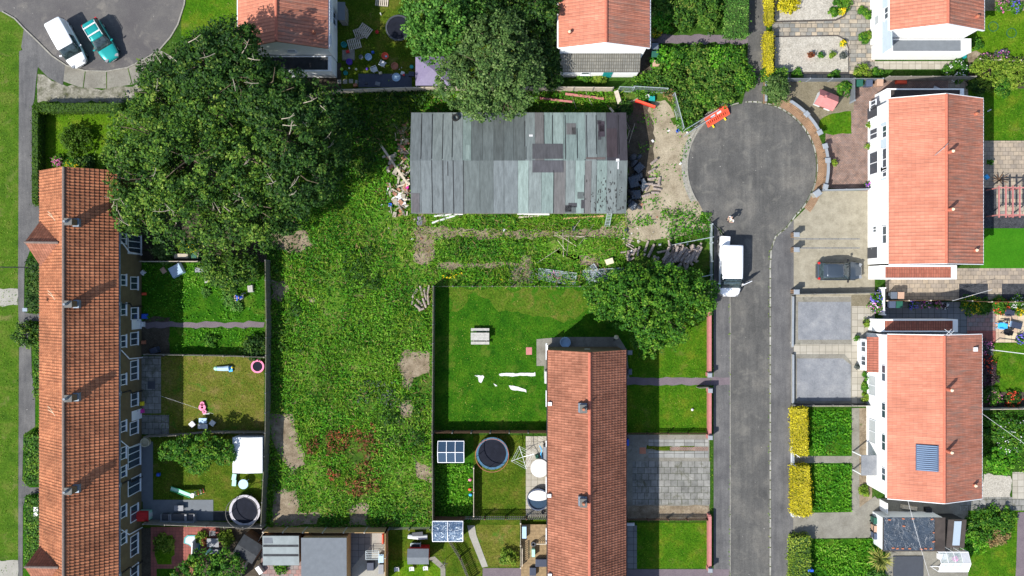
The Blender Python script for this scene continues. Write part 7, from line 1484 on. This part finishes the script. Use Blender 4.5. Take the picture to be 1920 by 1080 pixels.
for a, b in (((1486, 848), (1497, 856)), ((1486, 870), (1496, 876)), ((1486, 958), (1497, 968))): 
    solo('garden_gate', MB().bar((*G(*a, .5), .5), (*G(*b, .5), .5), .04, .9), 'white_paint', {848: 'white gate leaf above the concrete path', 870: 'white gate leaf below the concrete path', 958: 'white gate leaf at the wide concrete drive'}[a[1]], 'gate')
lump('timber planks in the dark side passage', 1705, 952, 1.6, .35, .3, 'timber_pale', 'plank_pile', 'planks', -.15); lump('black sack in the dark side passage', 1740, 956, .6, .5, .5, 'p_black', 'sack', 'sack')
x, y = G(1515, 1066, 1.3); 
lump('blue and white planter box on the southern hedge', 1516, 1066, .6, .25, 1.3, 'p_blue', 'planter', 'planter')
T = solo('vehicle_ramp', MB().obox(*G(1703, 1062, .1), 0, 2.8, 1.9, .12), 'p_dkgrey', 'dark trailer bed on the yard south of the garage', 'trailer')

rs = random.Random(23)
for i in range(42):
    reg = rs.choice([(1190, 1290, 260, 440), (715, 800, 385, 450), (1180, 1330, 420, 470), (830, 1160, 424, 448), (1150, 1240, 440, 490)])
    qx, qy = rs.uniform(reg[0], reg[1]), rs.uniform(reg[2], reg[3]); x, y = G(qx, qy); s_ = rs.uniform(.12, .32)
    solo('stone', MB().obox(x, y, 0, s_, s_*.7, s_*.4, rs.uniform(0, 3), taper=.6), rs.choice(['broken_stone', 'broken_stone', 'broken_brick', 'p_white']), 'small stone or chip strewn over the worn ground around the hut', 'stone', 'loose stones around the hut')
for k in range(55):   # chopped boards and branches by the hut
    qx, qy = 768-abs(rs.gauss(0, 17)), rs.uniform(240, 404); x, y = G(qx, qy); a = rs.uniform(0, PI); L = rs.uniform(.4, 1.2)
    solo('broken_board', MB().bar((x-math.cos(a)*L/2, y-math.sin(a)*L/2, .15), (x+math.cos(a)*L/2, y+math.sin(a)*L/2, rs.uniform(.15, .5)), rs.uniform(.06, .16), .04), rs.choice(['timber_pale', 'timber_grey', 'log_bark', 'broken_stone']), 'broken board sticking out of the rubble west of the hut', 'board', 'broken boards in the rubble')

for k in range(16):
    qx, qy = rs.uniform(1180, 1206), rs.uniform(292, 392); x, y = G(qx, qy); a = rs.uniform(0, 3); q = rs.uniform(.35, .8)
    mb = MB().dome(x, y, 0, q*.7, q*.45, rs.uniform(.25, .6), 7, 3); mb.v = [(x+(vx-x)*math.cos(a)-(vy-y)*math.sin(a)+rs.uniform(-.05, .05), y+(vx-x)*math.sin(a)+(vy-y)*math.cos(a)+rs.uniform(-.05, .05), vz) for vx, vy, vz in mb.v]
    solo('rubbish_sack', mb, rs.choice(['p_black', 'tarp_dark', 'p_dkgrey']), 'black rubbish sack in the dark heap at the hut end', 'sack', 'black sacks at the hut end')

for i in range(26):
    log('short split log tumbled round the edge of the big heap', rs.uniform(1226, 1304), rs.uniform(458, 508), rs.uniform(.4, 1.1), rs.uniform(.08, .16), rs.uniform(0, PI), rs.choice([.1, .3, .5]), 'tumbled logs around the big heap', rs.uniform(0, .25))
for i in range(7): log('broken branch butt beside the thin wood', rs.uniform(1164, 1200), rs.uniform(466, 486), rs.uniform(.3, .8), rs.uniform(.08, .14), rs.uniform(0, PI), .05, 'branch butts by the thin wood')
# ------------------------------------------------------------------ trees
tree('broadleaf_tree', 'huge dark green tree overhanging the north end of the long terrace', [(325, 185, 6.0, 3.3, 3), (290, 250, 6.2, 3.8, 3), (282, 345, 5.6, 3.4, 2.8), (365, 300, 8, 4.0, 3.4), (350, 395, 6.2, 3.6, 2.8), (430, 412, 5.6, 2.8, 2.4), (236, 385, 4.6, 1.9, 1.8), (262, 400, 4.8, 2.2, 2), (410, 200, 8, 3.6, 3), (475, 290, 8, 3.7, 3), (475, 385, 6.2, 2.9, 2.6), (385, 455, 4.0, 1.2, 1.2), (225, 300, 4.6, 1.7, 1.7), (500, 440, 4, 1.5, 1.5)], 52000, .13, 'leaf_big', (390, 310), 5, .4, clump=.7, twigs=22, fill=.4)
tree('broadleaf_tree', 'dark tree crown next to the mottled red roof', [(398, 122, 9.5, 2.9, 2.6), (440, 95, 9.5, 2.6, 2.4), (345, 140, 7, 2.7, 2.4), (460, 150, 9.5, 2.9, 2.6), (300, 150, 5, 2.0, 1.8), (515, 185, 9.5, 2.9, 2.6), (392, 82, 6, 1.4, 1.3), (480, 130, 8, 2, 2)], 24000, .13, 'leaf_dark', (415, 150), 6, .3, clump=.65, twigs=12, fill=.4)
tree('broadleaf_tree', 'dark tree spreading over the lot behind the toy garden fence', [(550, 250, 9.5, 3.2, 2.8), (590, 205, 8.5, 2.6, 2.4), (560, 335, 7.5, 2.9, 2.6), (612, 280, 6.5, 2.0, 1.8), (535, 400, 4.5, 1.9, 1.8), (610, 345, 4.6, 1.4, 1.4), (640, 225, 5, 1.5, 1.5)], 19000, .13, 'leaf_dark', (560, 280), 6, .3, clump=.65, twigs=16, fill=.4)
tree('conifer', 'feathery bright green conifer beside the dark trampoline', [(825, 20, 7, 2.8, 2.8), (800, 60, 6, 2.0, 2), (850, 60, 6, 2.2, 2), (820, 95, 4.5, 1.6, 1.6), (860, 15, 6, 2.4, 2.2), (790, 15, 6, 1.7, 2)], 15000, .15, 'leaf_bright', (825, 50), 4, .25, clump=.6, flat=.2)
tree('broadleaf_tree', 'grey green rounded tree touching the north edge of the hut roof', [(915, 130, 6, 3.4, 3), (870, 155, 5.5, 2.6, 2.4), (960, 150, 5.5, 2.6, 2.4), (930, 85, 6.5, 2.8, 2.4), (905, 185, 4.8, 2.0, 2), (950, 190, 4.4, 1.6, 1.8), (975, 110, 5, 2.0, 2)], 25000, .12, 'leaf_grey', (915, 135), 4, .28, clump=.6)
tree('broadleaf_tree', 'shadowy tree at the photo top between conifer and lean-to house', [(905, 15, 5, 2.6, 2.2), (960, 10, 4.5, 2.6, 2), (1010, 15, 5, 2.0, 2), (1000, 50, 3.5, 1.8, 1.6)], 13000, .13, 'leaf_dark', (950, 20), 3.5, .22, clump=.6)
tree('broadleaf_tree', 'low dark shrubby tree between grey green tree and lean-to house', [(1020, 100, 2.5, 1.5, 1.4), (1030, 140, 2.2, 1.2, 1.2), (1000, 60, 3, 1.4, 1.3)], 4500, .12, 'leaf_dark', (1022, 110), 2, .14, clump=.5)
tree('broadleaf_tree', 'round leafy tree standing over the pink walled front lawn', [(1212, 572, 3.6, 3.3, 2.2), (1180, 545, 3.0, 2.3, 1.8), (1250, 548, 3.2, 2.5, 1.8), (1290, 560, 3.0, 2.5, 1.7), (1240, 600, 3.0, 2.7, 1.8), (1145, 562, 2.5, 2.0, 1.5), (1215, 638, 2.5, 1.6, 1.4), (1315, 548, 2.4, 1.3, 1.2), (1235, 518, 2.4, 1.5, 1.2), (1118, 552, 2, 1.1, 1)], 30000, .12, 'leaf_mid', (1220, 570), 2.2, .24, clump=.5, fill=.4)
tree('fruit_tree', 'small apple tree in the green slide garden', [(348, 842, 2.2, 1.3, 1.0), (388, 841, 2.4, 1.4, 1.1), (418, 846, 2.2, 1.1, 1), (370, 866, 2.0, 1.0, .9), (318, 846, 1.8, .9, .8)], 6500, .11, 'leaf_mid', (380, 838), 1.6, .12, clump=.45)
tree('fruit_tree', 'bushy tree south of the red patio', [(380, 1068, 2.2, 1.7, 1.2), (425, 1060, 2.2, 1.5, 1.1), (350, 1085, 2, 1.3, 1)], 6000, .11, 'leaf_mid', (395, 1072), 1.6, .12, clump=.45)
tree('shrub_tree', 'grey leaved tree at the edge of the stone yard garden', [(425, 510, 2.2, 1.8, 1.4), (455, 500, 2.0, 1.5, 1.2), (400, 500, 2, 1.3, 1.2)], 5500, .12, 'leaf_big', (430, 508), 1.6, .12, clump=.5, cat='tree')
tree('holly_tree', 'grey green bush leaning over the curved wall corner', [(1455, 165, 1.6, 1.15, 1.1), (1458, 175, 1.4, 1.0, .9)], 3200, .08, 'leaf_grey', (1455, 168), 1, .08, clump=.3, cat='shrub')
# bramble banks as separate big shrubs
BR = [(1245, 112, 1.2), (1275, 109, 1.2), (1310, 108, 1.2), (1345, 108, 1.2), (1378, 110, 1.2), (1250, 140, 1.7), (1290, 135, 1.55), (1330, 135, 1.6), (1370, 130, 1.6), (1395, 145, 1.2), (1310, 175, 1.8), (1350, 170, 1.7), (1285, 190, 1.3), (1322, 186, 1.0), (1240, 10, 1.7), (1280, 12, 1.7), (1325, 10, 1.7), (1240, 38, 1.2), (1280, 38, 1.1), (1330, 38, 1.1), (1300, 215, .9), (1285, 230, .8)]
NAMES = ['beside the buff wheelie bin', 'just below the mauve path', 'on the middle of the path edge', 'below the east half of the path', 'at the path corner near the footway', 'south of the bins', 'in the middle of the bank, west part', 'in the middle of the bank', 'in the bank facing the dark footway', 'pushing onto the dark footway', 'above the straw clump', 'above the red barrier', 'behind the straw clump', 'directly behind the red barrier', 'at the photo top beside the lean-to house', 'at the photo top, second from the house', 'at the photo top nearest the clipped hedge', 'above the path next to the house', 'above the path, middle', 'above the path nearest the clipped hedge', 'between mesh panels', 'beside the leaning mesh panels']
for (px, py, r), nm in zip(BR, NAMES):
    bush('bramble_bush', 'bramble bush '+nm, px, py, r, random.uniform(1.1, 2.1), ('leaf_bramble', 'leaf_mid', 'leaf_weed')[0 if r > 1.5 else random.choice((0, 0, 1, 2))], int(1100*r*r*.75), .11, 'bramble bushes north of the turning circle', clump=.4)
bush('straw_clump', 'dry straw coloured clump by the mesh panels', 1262, 178, .85, .8, 'leaf_straw', 700, .09, clump=.25)
hedge('clipped_hedge', 'bright clipped hedge beside the top of the dark footway', [(1365, -20), (1404, -20), (1404, 64), (1364, 64)], 1.5, 'leaf_bright', 110)
hedge('box_hedge', 'green clipped hedge beside the path bend', [(1432, 128), (1476, 128), (1478, 150), (1434, 150)], 1.1, 'leaf_mid', 110)
hedge('yellow_hedge', 'thin yellow hedge at the top of the stone footway', [(1439, -20), (1451, -20), (1451, 42), (1441, 42)], 1.3, 'leaf_gold', 170, .07); hedge('yellow_hedge', 'thin yellow hedge beside the lower cream gravel bed', [(1437, 58), (1451, 58), (1450, 136), (1438, 142)], 1.3, 'leaf_gold', 170, .07)
hedge('yellow_hedge', 'broad yellow hedge above the concrete path', [(1488, 765), (1515, 765), (1516, 855), (1490, 853)], 1.2, 'leaf_gold', 170, .07); hedge('yellow_hedge', 'broad yellow hedge below the concrete path', [(1488, 875), (1518, 873), (1523, 966), (1512, 971), (1488, 965)], 1.2, 'leaf_gold', 170, .07)
hedge('hedge', 'leafy mixed green hedge at the south end of the east footway', [(1487, 1008), (1520, 1006), (1520, 1110), (1485, 1110)], 1.3, 'leaf_lime', 110)
hedge('clipped_hedge', 'dark clipped hedge along the north of the square lawn', [(62, 194), (225, 193), (225, 207), (70, 209)], 1.4, 'leaf_hedge', 150, .07); hedge('clipped_hedge', 'clipped hedge along the west of the square lawn', [(60, 196), (70, 206), (70, 383), (60, 384)], 1.4, 'leaf_hedge', 150, .07)
for a, b, c, lb in ((62, 640, 745, 'dark green hedge in front of the long terrace, between the two house paths'), (45, 815, 910, 'green hedge in front of the long terrace above the lower house path'), (46, 932, 1065, 'green hedge below the lower house path')):
    hedge('front_hedge', lb, [(a, b), (90, b), (90, c), (a, c)], .9, 'leaf_mid', 110, .1)
hedge('front_hedge', 'dark hedge below the first cross gable', [(50, 485), (85, 480), (85, 585), (48, 585)], .9, 'leaf_dark', 110, .1)
# shrubs
SH = [(143, 262, 1.5, 1.5, 'leaf_hedge', None, 'round clipped shrub in the middle of the square lawn'), (108, 302, .5, .7, 'leaf_mid', 'petal_pink', 'pink flowering shrub at the terrace gable end'), (135, 308, .6, .6, 'leaf_mid', 'petal_yellow', 'yellow flowering plant by the terrace gable end'), (160, 308, .8, .8, 'leaf_dark', None, 'dark shrub at the terrace gable end'),
      (50, 628, 1.3, 1.3, 'leaf_big', None, 'bushy shrub on the verge path between the hedges'), (305, 475, 1.0, 1.1, 'leaf_grey', None, 'grey shrub in the shaded stone yard'), (342, 463, .6, .6, 'leaf_lime', None, 'lime shrub in the shaded stone yard'), (361, 463, .5, .5, 'leaf_lime', 'petal_yellow', 'yellow bloom shrub in the shaded stone yard'),
      (433, 558, .7, .45, 'leaf_bright', None, 'bright rosette of leaves being tended by the crouching person'), (443, 572, .6, .4, 'leaf_bright', None, 'bright leaves beside the crouching person knees'), (385, 548, .4, .3, 'leaf_bright', None, 'pale rosette in the overgrown garden'), (480, 650, 1.3, 1.2, 'leaf_dark', None, 'dark shrub at the fence corner of the overgrown garden'), (395, 640, .6, .5, 'leaf_mid', None, 'leafy plant on the strip below the stone path'),
      (954, 1045, .78, 1.1, 'leaf_lime', None, 'round lime shrub on the triangular lawn'), (307, 1022, .9, .3, 'leaf_lime', None, 'low moss mound on the red patio lawn'), (377, 1010, .6, .6, 'leaf_lime', None, 'lime shrub beside the kidney pond'), (362, 1055, .6, .6, 'leaf_lime', None, 'lime shrub south of the kidney pond'), (425, 1008, .7, .7, 'leaf_lime', None, 'bright shrub between the oval table and the leaning shed'), (385, 1015, .4, .8, 'leaf_rust', None, 'rust red shrub between pond and oval table'),
      (524, 1063, .6, .5, 'leaf_mid', None, 'green shrub at the foot of the pale green shed'), (1740, 148 if 0 else 1, .1, .1, 'leaf_mid', None, ''), (1618, 140, .9, .8, 'leaf_lime', None, 'spreading grey lime shrub by the bins'), (1643, 136, .5, .5, 'leaf_mid', None, 'green shrub next to the spreading lime shrub'), (1583, 165, .7, .8, 'leaf_mid', None, 'leafy shrub behind the red roofed playhouse'),
      (1476, 5, 1.0, .8, 'leaf_gold', None, 'golden shrub in the northern gravel bed'), (1562, 22, .4, .5, 'leaf_mid', None, 'dark dome shrub in the northern gravel bed'), (1582, 5, .8, .7, 'leaf_mid', None, 'green shrub at the gravel bed top corner'), (1618, 20, .4, .5, 'leaf_mid', None, 'small shrub north of the circular paving'), (1627, 27, .35, .5, 'leaf_mid', None, 'second small shrub by the circular paving top'), (1620, 72, .45, .5, 'leaf_mid', None, 'small shrub south of the circular paving'), (1628, 65, .35, .5, 'leaf_lime', None, 'lime shrub south of the circular paving'),
      (1495, 140, .5, .5, 'leaf_mid', None, 'small shrub below the lower gravel bed'), (1567, 139, .4, .4, 'leaf_mid', None, 'small shrub at the grey panel fence'), (1795, 133, 1.1, .8, 'leaf_mid', 'petal_white', 'white flowering shrub in the border'), (1850, 136, 1.6, 1.1, 'leaf_lime', None, 'wide lime conifer shrub in the border, house side'), (1895, 133, 1.6, 1.1, 'leaf_lime', None, 'wide lime conifer shrub in the border, outer side'), (1835, 160, .9, .8, 'leaf_dark', None, 'dark shrub under the lime conifers'), (1880, 160, .9, .7, 'leaf_mid', None, 'low green shrub under the lime conifers'),
      (1850, 110, .6, .5, 'leaf_slate', 'petal_pink', 'pink flowering shrub at the lime lawn edge'), (1880, 108, .7, .5, 'leaf_slate', 'petal_mix', 'mixed flower shrub at the lime lawn edge'), (1831, 82, .5, .7, 'leaf_mid', None, 'small shrub on the bare soil corner'), (1880, 12, .6, .5, 'leaf_mid', 'petal_pink', 'pink flower clump at the top of the lime lawn'), (1905, 12, .6, .5, 'leaf_mid', 'petal_blue', 'blue flower clump at the top of the lime lawn'),
      (1822, 572, .9, .6, 'leaf_mid', 'petal_yellow', 'leafy border plant beside the flower pots'), (1842, 575, .8, .5, 'leaf_mid', None, 'low green border plant'), (1875, 574, .8, .5, 'leaf_mid', 'petal_red', 'red flowering border plant by the cream patio'), (1908, 572, .8, .5, 'leaf_mid', 'petal_white', 'white flowering border plant by the cream patio'), (1645, 560, .65, 1.0, 'leaf_mid', 'petal_blue', 'blue flower tower by the gate post'), (1645, 574, .65, 1.0, 'leaf_mid', 'petal_mix', 'magenta flower tower by the gate post'),
      (1850, 652, .7, .8, 'leaf_slate', 'petal_pink', 'flowering shrub at the head of the house border'), (1850, 682, .8, .9, 'leaf_purple', 'petal_red', 'dark red shrub in the house border'), (1852, 708, .9, 1.0, 'leaf_purple', None, 'purple leaved shrub in the house border'), (1850, 735, .8, .8, 'leaf_dark', None, 'dark shrub at the foot of the house border'), (1625, 705, .4, .6, 'leaf_mid', None, 'green plant below the front bay'), (1624, 725, .45, .6, 'leaf_mid', None, 'green plant by the net curtained window'), (1626, 745, .45, .6, 'leaf_lime', None, 'lime plant at the black fence end'),
      (1860, 745, .8, .6, 'leaf_mid', 'petal_pink', 'rose bush behind the ladder beds'), (1900, 748, .8, .6, 'leaf_dark', 'petal_red', 'dark rose bush at the east edge'), (1620, 920, .5, .5, 'leaf_lime', None, 'lime weed bush at the house path'), (1900, 820, 1.8, 1.2, 'leaf_mid', 'petal_white', 'white speckled bush in the rough garden'), (1865, 800, 1.4, .9, 'leaf_mid', None, 'leafy bush in the rough garden'), (1880, 860, 1.5, .8, 'leaf_weed', None, 'low spreading bush in the rough garden'),
      (1840, 985, 1.5, 1.1, 'leaf_mid', None, 'dense bush beside the glazed lean-to'), (1875, 975, 1.5, 1.0, 'leaf_mid', None, 'dense bush by the slab path'), (1825, 1020, 1.1, .8, 'leaf_weed', None, 'weedy bush above the greenhouse'), (1870, 1005, 1.0, .6, 'leaf_straw', None, 'straw coloured weed patch by the mauve path'), (1645, 1085, .9, .7, 'leaf_bright', None, 'bright clump under the spiky palm'),
      (1230, 62 if 0 else 60, .5, .5, 'leaf_lime', 'petal_yellow', 'yellow flowering plant at the head of the mauve path'), (1095, 142, .7, .6, 'leaf_mid', None, 'weed clump in front of the lean-to doors'), (1125, 147, .6, .6, 'leaf_lime', None, 'lime weed clump by the lean-to post'), (1210, 160, 1.2, .9, 'leaf_mid', None, 'dark weed mass below the bins'), (1170, 200, .8, .6, 'leaf_dark', None, 'weed clump at the hut northeast corner')]
for px, py, r, h, lf, pe, lb in SH:
    if lb: bush('shrub' if r > .55 else 'garden_plant', lb, px, py, r, h, lf, int(420+900*r*r), .1, None, pe, 'shrub' if r > .55 else 'plant', min(.4, r*.45), int(60+110*r*r))
# spiky palm
x, y = G(1650, 1048, 1.2); T = thing('cabbage_palm', 'spiky cabbage palm with gold tipped leaves beside the garage', 'palm', (x, y, 0)); obj('trunk', MB().tube([(x, y, 0), (x, y, 1.1)], .14, 8), 'bark', T); lb_ = MB(); rs = random.Random(5)
leafmat('leaf_palm', [(.06, .1, .02), (.1, .15, .03), (.3, .3, .07), (.42, .38, .1)])
for k in range(150):
    a = rs.uniform(0, 2*PI); e = rs.uniform(-.25, 1.2); L = rs.uniform(1.0, 1.55); d = Vector((math.cos(a)*math.cos(e), math.sin(a)*math.cos(e), math.sin(e))); s_ = Vector((-math.sin(a), math.cos(a), 0))*.035; p0 = Vector((x, y, 1.15)); p1 = p0+d*L*.6; p2 = p0+d*L-Vector((0, 0, .2))
    lb_.add([p0-s_*.6, p0+s_*.6, p1+s_, p1-s_, p2], [(0, 1, 2, 3), (3, 2, 4)])
o = obj('frond', lb_, 'leaf_palm', T); at = o.data.attributes.new('rnd', 'FLOAT', 'FACE'); at.data.foreach_set('value', [v for k in range(150) for v in (rs.uniform(0, .6), rs.uniform(.5, 1))])
# ------------------------------------------------------------------ ground cover nobody could count
LOT1 = [(505, 400), (560, 300), (640, 170), (830, 168), (1040, 168), (1175, 168), (1175, 540), (812, 540), (812, 985), (500, 990), (500, 480)]
HUT = [(786, 225), (1158, 225), (1158, 392), (786, 392)]
DOCK = [[(640, 830), (690, 812), (704, 850), (698, 880), (660, 890)]]
weeds('lot_weeds', [LOT1], SOILS+[HUT]+DOCK, 100, .11, .3, 'leaf_weed', 2, .08, 'tangle of green weeds covering the empty lot', 1.8, soft=WORN)
weeds('rough_grass', [LOT1], SOILS[:8]+[HUT], 120, .11, .34, 'leaf_grass', 4, .42, 'lighter grass among the weeds of the lot', 2.4, soft=WORN, flat=.7, asp=.25)
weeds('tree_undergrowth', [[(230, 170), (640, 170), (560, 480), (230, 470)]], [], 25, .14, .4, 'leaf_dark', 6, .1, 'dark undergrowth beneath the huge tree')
weeds('dock_weeds', [[(612, 808), (700, 790), (720, 850), (716, 920), (660, 930), (615, 900)], [(575, 820), (600, 815), (600, 850), (580, 850)]], [], 110, .13, .6, 'leaf_rust', 8, .3, 'rusty brown dock plants in the lot', 1.1)
weeds('thistle_weeds', [[(665, 712), (745, 715), (750, 760), (670, 755)], [(950, 500), (1010, 505), (1000, 530), (955, 530)]], [], 70, .1, .45, 'leaf_slate', 9, .3, 'grey seeding thistles in the lot', 1.0)
weeds('tall_weeds', [[(815, 450), (980, 452), (985, 480), (815, 482)], [(500, 500), (560, 480), (560, 560), (500, 560)], [(505, 890), (515, 990), (500, 990)], [(610, 930), (800, 930), (808, 985), (600, 985)], [(1240, 390), (1335, 400), (1335, 445), (1260, 440)], [(1150, 490), (1335, 500), (1335, 560), (1150, 560)], [(560, 460), (640, 420), (700, 520), (600, 560)], [(640, 610), (740, 600), (745, 660), (640, 660)]], SOILS+SAND[:0], 80, .12, .5, 'leaf_mid', 12, .25, 'taller dark weed patches in the lot', 1.2)
weeds('sparse_weeds', [SAND[0]], [], 60, .1, .15, 'leaf_weed', 14, .45, 'sparse weeds on the sandy track', .9)
weeds('yard_weeds', [[(350, 492), (495, 492), (495, 600), (268, 602), (268, 492)], [(350, 615), (495, 615), (495, 665), (320, 665)]], [], 60, .1, .2, 'leaf_weed', 15, .15, 'rough grass in the overgrown terrace garden')
weeds('garden_weeds', [[(815, 870), (886, 870), (886, 980), (815, 980)], [(1525, 870), (1595, 870), (1595, 958), (1525, 958)], [(1520, 770), (1595, 770), (1595, 853), (1520, 853)], [(1490, 1010), (1650, 1010), (1650, 1090), (1490, 1090)]], [], 110, .12, .3, 'leaf_weed', 17, .12, 'coarse grass in the front and back garden plots')
weeds('east_weeds', [[(1845, 775), (1990, 775), (1990, 890), (1845, 890)], [(1815, 960), (1905, 960), (1900, 1010), (1815, 1040)]], [], 60, .1, .25, 'leaf_weed', 18, .1, 'rough weeds in the east gardens')
weeds('lawn_tufts', [rect(848, 590, 1000, 810), rect(1180, 560, 1328, 708), rect(1180, 724, 1328, 812), rect(1196, 982, 1326, 1064), rect(302, 670, 492, 810), rect(290, 822, 430, 935), rect(890, 820, 984, 965), rect(70, 210, 220, 318), rect(-20, 60, 34, 1090), rect(640, 20, 780, 135), rect(848, 545, 1100, 590), rect(355, 0, 440, 110), rect(1850, 170, 1960, 260), rect(1825, 20, 1960, 100)], [], 34, .07, .07, 'leaf_grass', 19, .15, 'short tufts in the lawns', 1.2, asp=.3)
weeds('buttercups', [[(1385, 0), (1386, 0), (1386, 1)], [(828, 512), (866, 512), (866, 522), (828, 522)], [(938, 520), (946, 520), (946, 526), (938, 526)]], [], 60, .1, .5, 'petal_yellow', 20, .35, 'yellow flowers along the low dark fence', .5)
weeds('pink_flowers', [[(1028, 508), (1062, 508), (1062, 524), (1028, 524)]], [], 90, .08, .4, 'petal_pink', 21, .3, 'pink flowers seen through the lying mesh panel', .5)
weeds('path_weeds', [[(770, 424), (1180, 424), (1180, 447), (770, 450)], [(820, 490), (985, 490), (985, 505), (820, 505)]], [], 40, .09, .12, 'leaf_grass', 24, .35, 'grass creeping over the trodden soil path', .8)
weeds('kerb_weeds', [rect(1440, 470, 1443, 1080), rect(1366, 560, 1369, 1080), rect(1330, 600, 1338, 1080)], [], 60, .07, .08, 'leaf_grass', 25, .3, 'weeds growing along the road kerbs', .7)
weeds('nettles', [[(520, 560), (560, 560), (580, 650), (520, 700)], [(690, 730), (790, 740), (800, 850), (720, 830)], [(510, 880), (560, 880), (560, 920), (510, 920)], [(640, 480), (700, 460), (720, 540), (660, 560)]], SOILS, 70, .14, .7, 'leaf_dark', 26, .35, 'dark nettle beds in the lot', .9)
weeds('track_weeds', [[(1240, 390), (1330, 400), (1336, 452), (1262, 455), (1236, 430)], [(1176, 398), (1210, 396), (1230, 420), (1180, 428)], [(1262, 180), (1290, 200), (1300, 250), (1270, 245)]], [], 110, .11, .3, 'leaf_weed', 31, .22, 'weeds creeping over the sandy track edge', .8)
weeds('tall_grass', [LOT1], SOILS[:8]+[HUT]+DOCK, 34, .24, .5, 'leaf_grass', 41, .3, 'tall bent grass blades across the lot', 1.4, flat=.8, asp=.13, soft=WORN)
weeds('dead_stalks', [LOT1], SOILS[:8]+[HUT], 9, .22, .5, 'leaf_straw', 43, .35, 'dead straw coloured stalks in the lot', 2.0, flat=.8, asp=.12)
weeds('bramble_cover', [[(590, 172), (828, 172), (770, 215), (765, 262), (722, 262), (690, 330), (600, 350)]], [HUT], 110, .13, .8, 'leaf_dark', 51, .02, 'dark overgrowth between the spreading tree and the hut', 1.3)
# ------------------------------------------------------------------ camera, sun, sky
cam = bpy.data.cameras.new('camera'); co = bpy.data.objects.new('camera', cam); COL.objects.link(co); SC.camera = co
co.location = (0, 0, 80); co.rotation_euler = (0, 0, 0); cam.sensor_width = 36; cam.lens = 30.0; cam.clip_end = 1500; cam.clip_start = .5
SUNV = Vector((-.75, -.59, 1.0)).normalized(); el = math.asin(SUNV.z); az = math.atan2(SUNV.x, SUNV.y)
sd = bpy.data.lights.new('sun', 'SUN'); so = bpy.data.objects.new('sun', sd); COL.objects.link(so)
so.rotation_euler = SUNV.to_track_quat('Z', 'Y').to_euler(); sd.energy = 3.9; sd.angle = R(.5); sd.color = (1, .96, .9)
w = bpy.data.worlds.new('World'); SC.world = w; w.use_nodes = True; nt = w.node_tree
sk = nt.nodes.new('ShaderNodeTexSky'); sk.sky_type = 'NISHITA'; sk.sun_disc = False; sk.sun_elevation = el; sk.sun_rotation = az
bg = nt.nodes['Background']; nt.links.new(sk.outputs[0], bg.inputs[0]); bg.inputs[1].default_value = .11
SC.view_settings.view_transform = 'Standard'; SC.view_settings.look = 'None'; SC.view_settings.exposure = .88; SC.view_settings.gamma = 1
SC.cycles.max_bounces = 5; SC.cycles.diffuse_bounces = 2; SC.cycles.glossy_bounces = 2; SC.cycles.transparent_max_bounces = 8
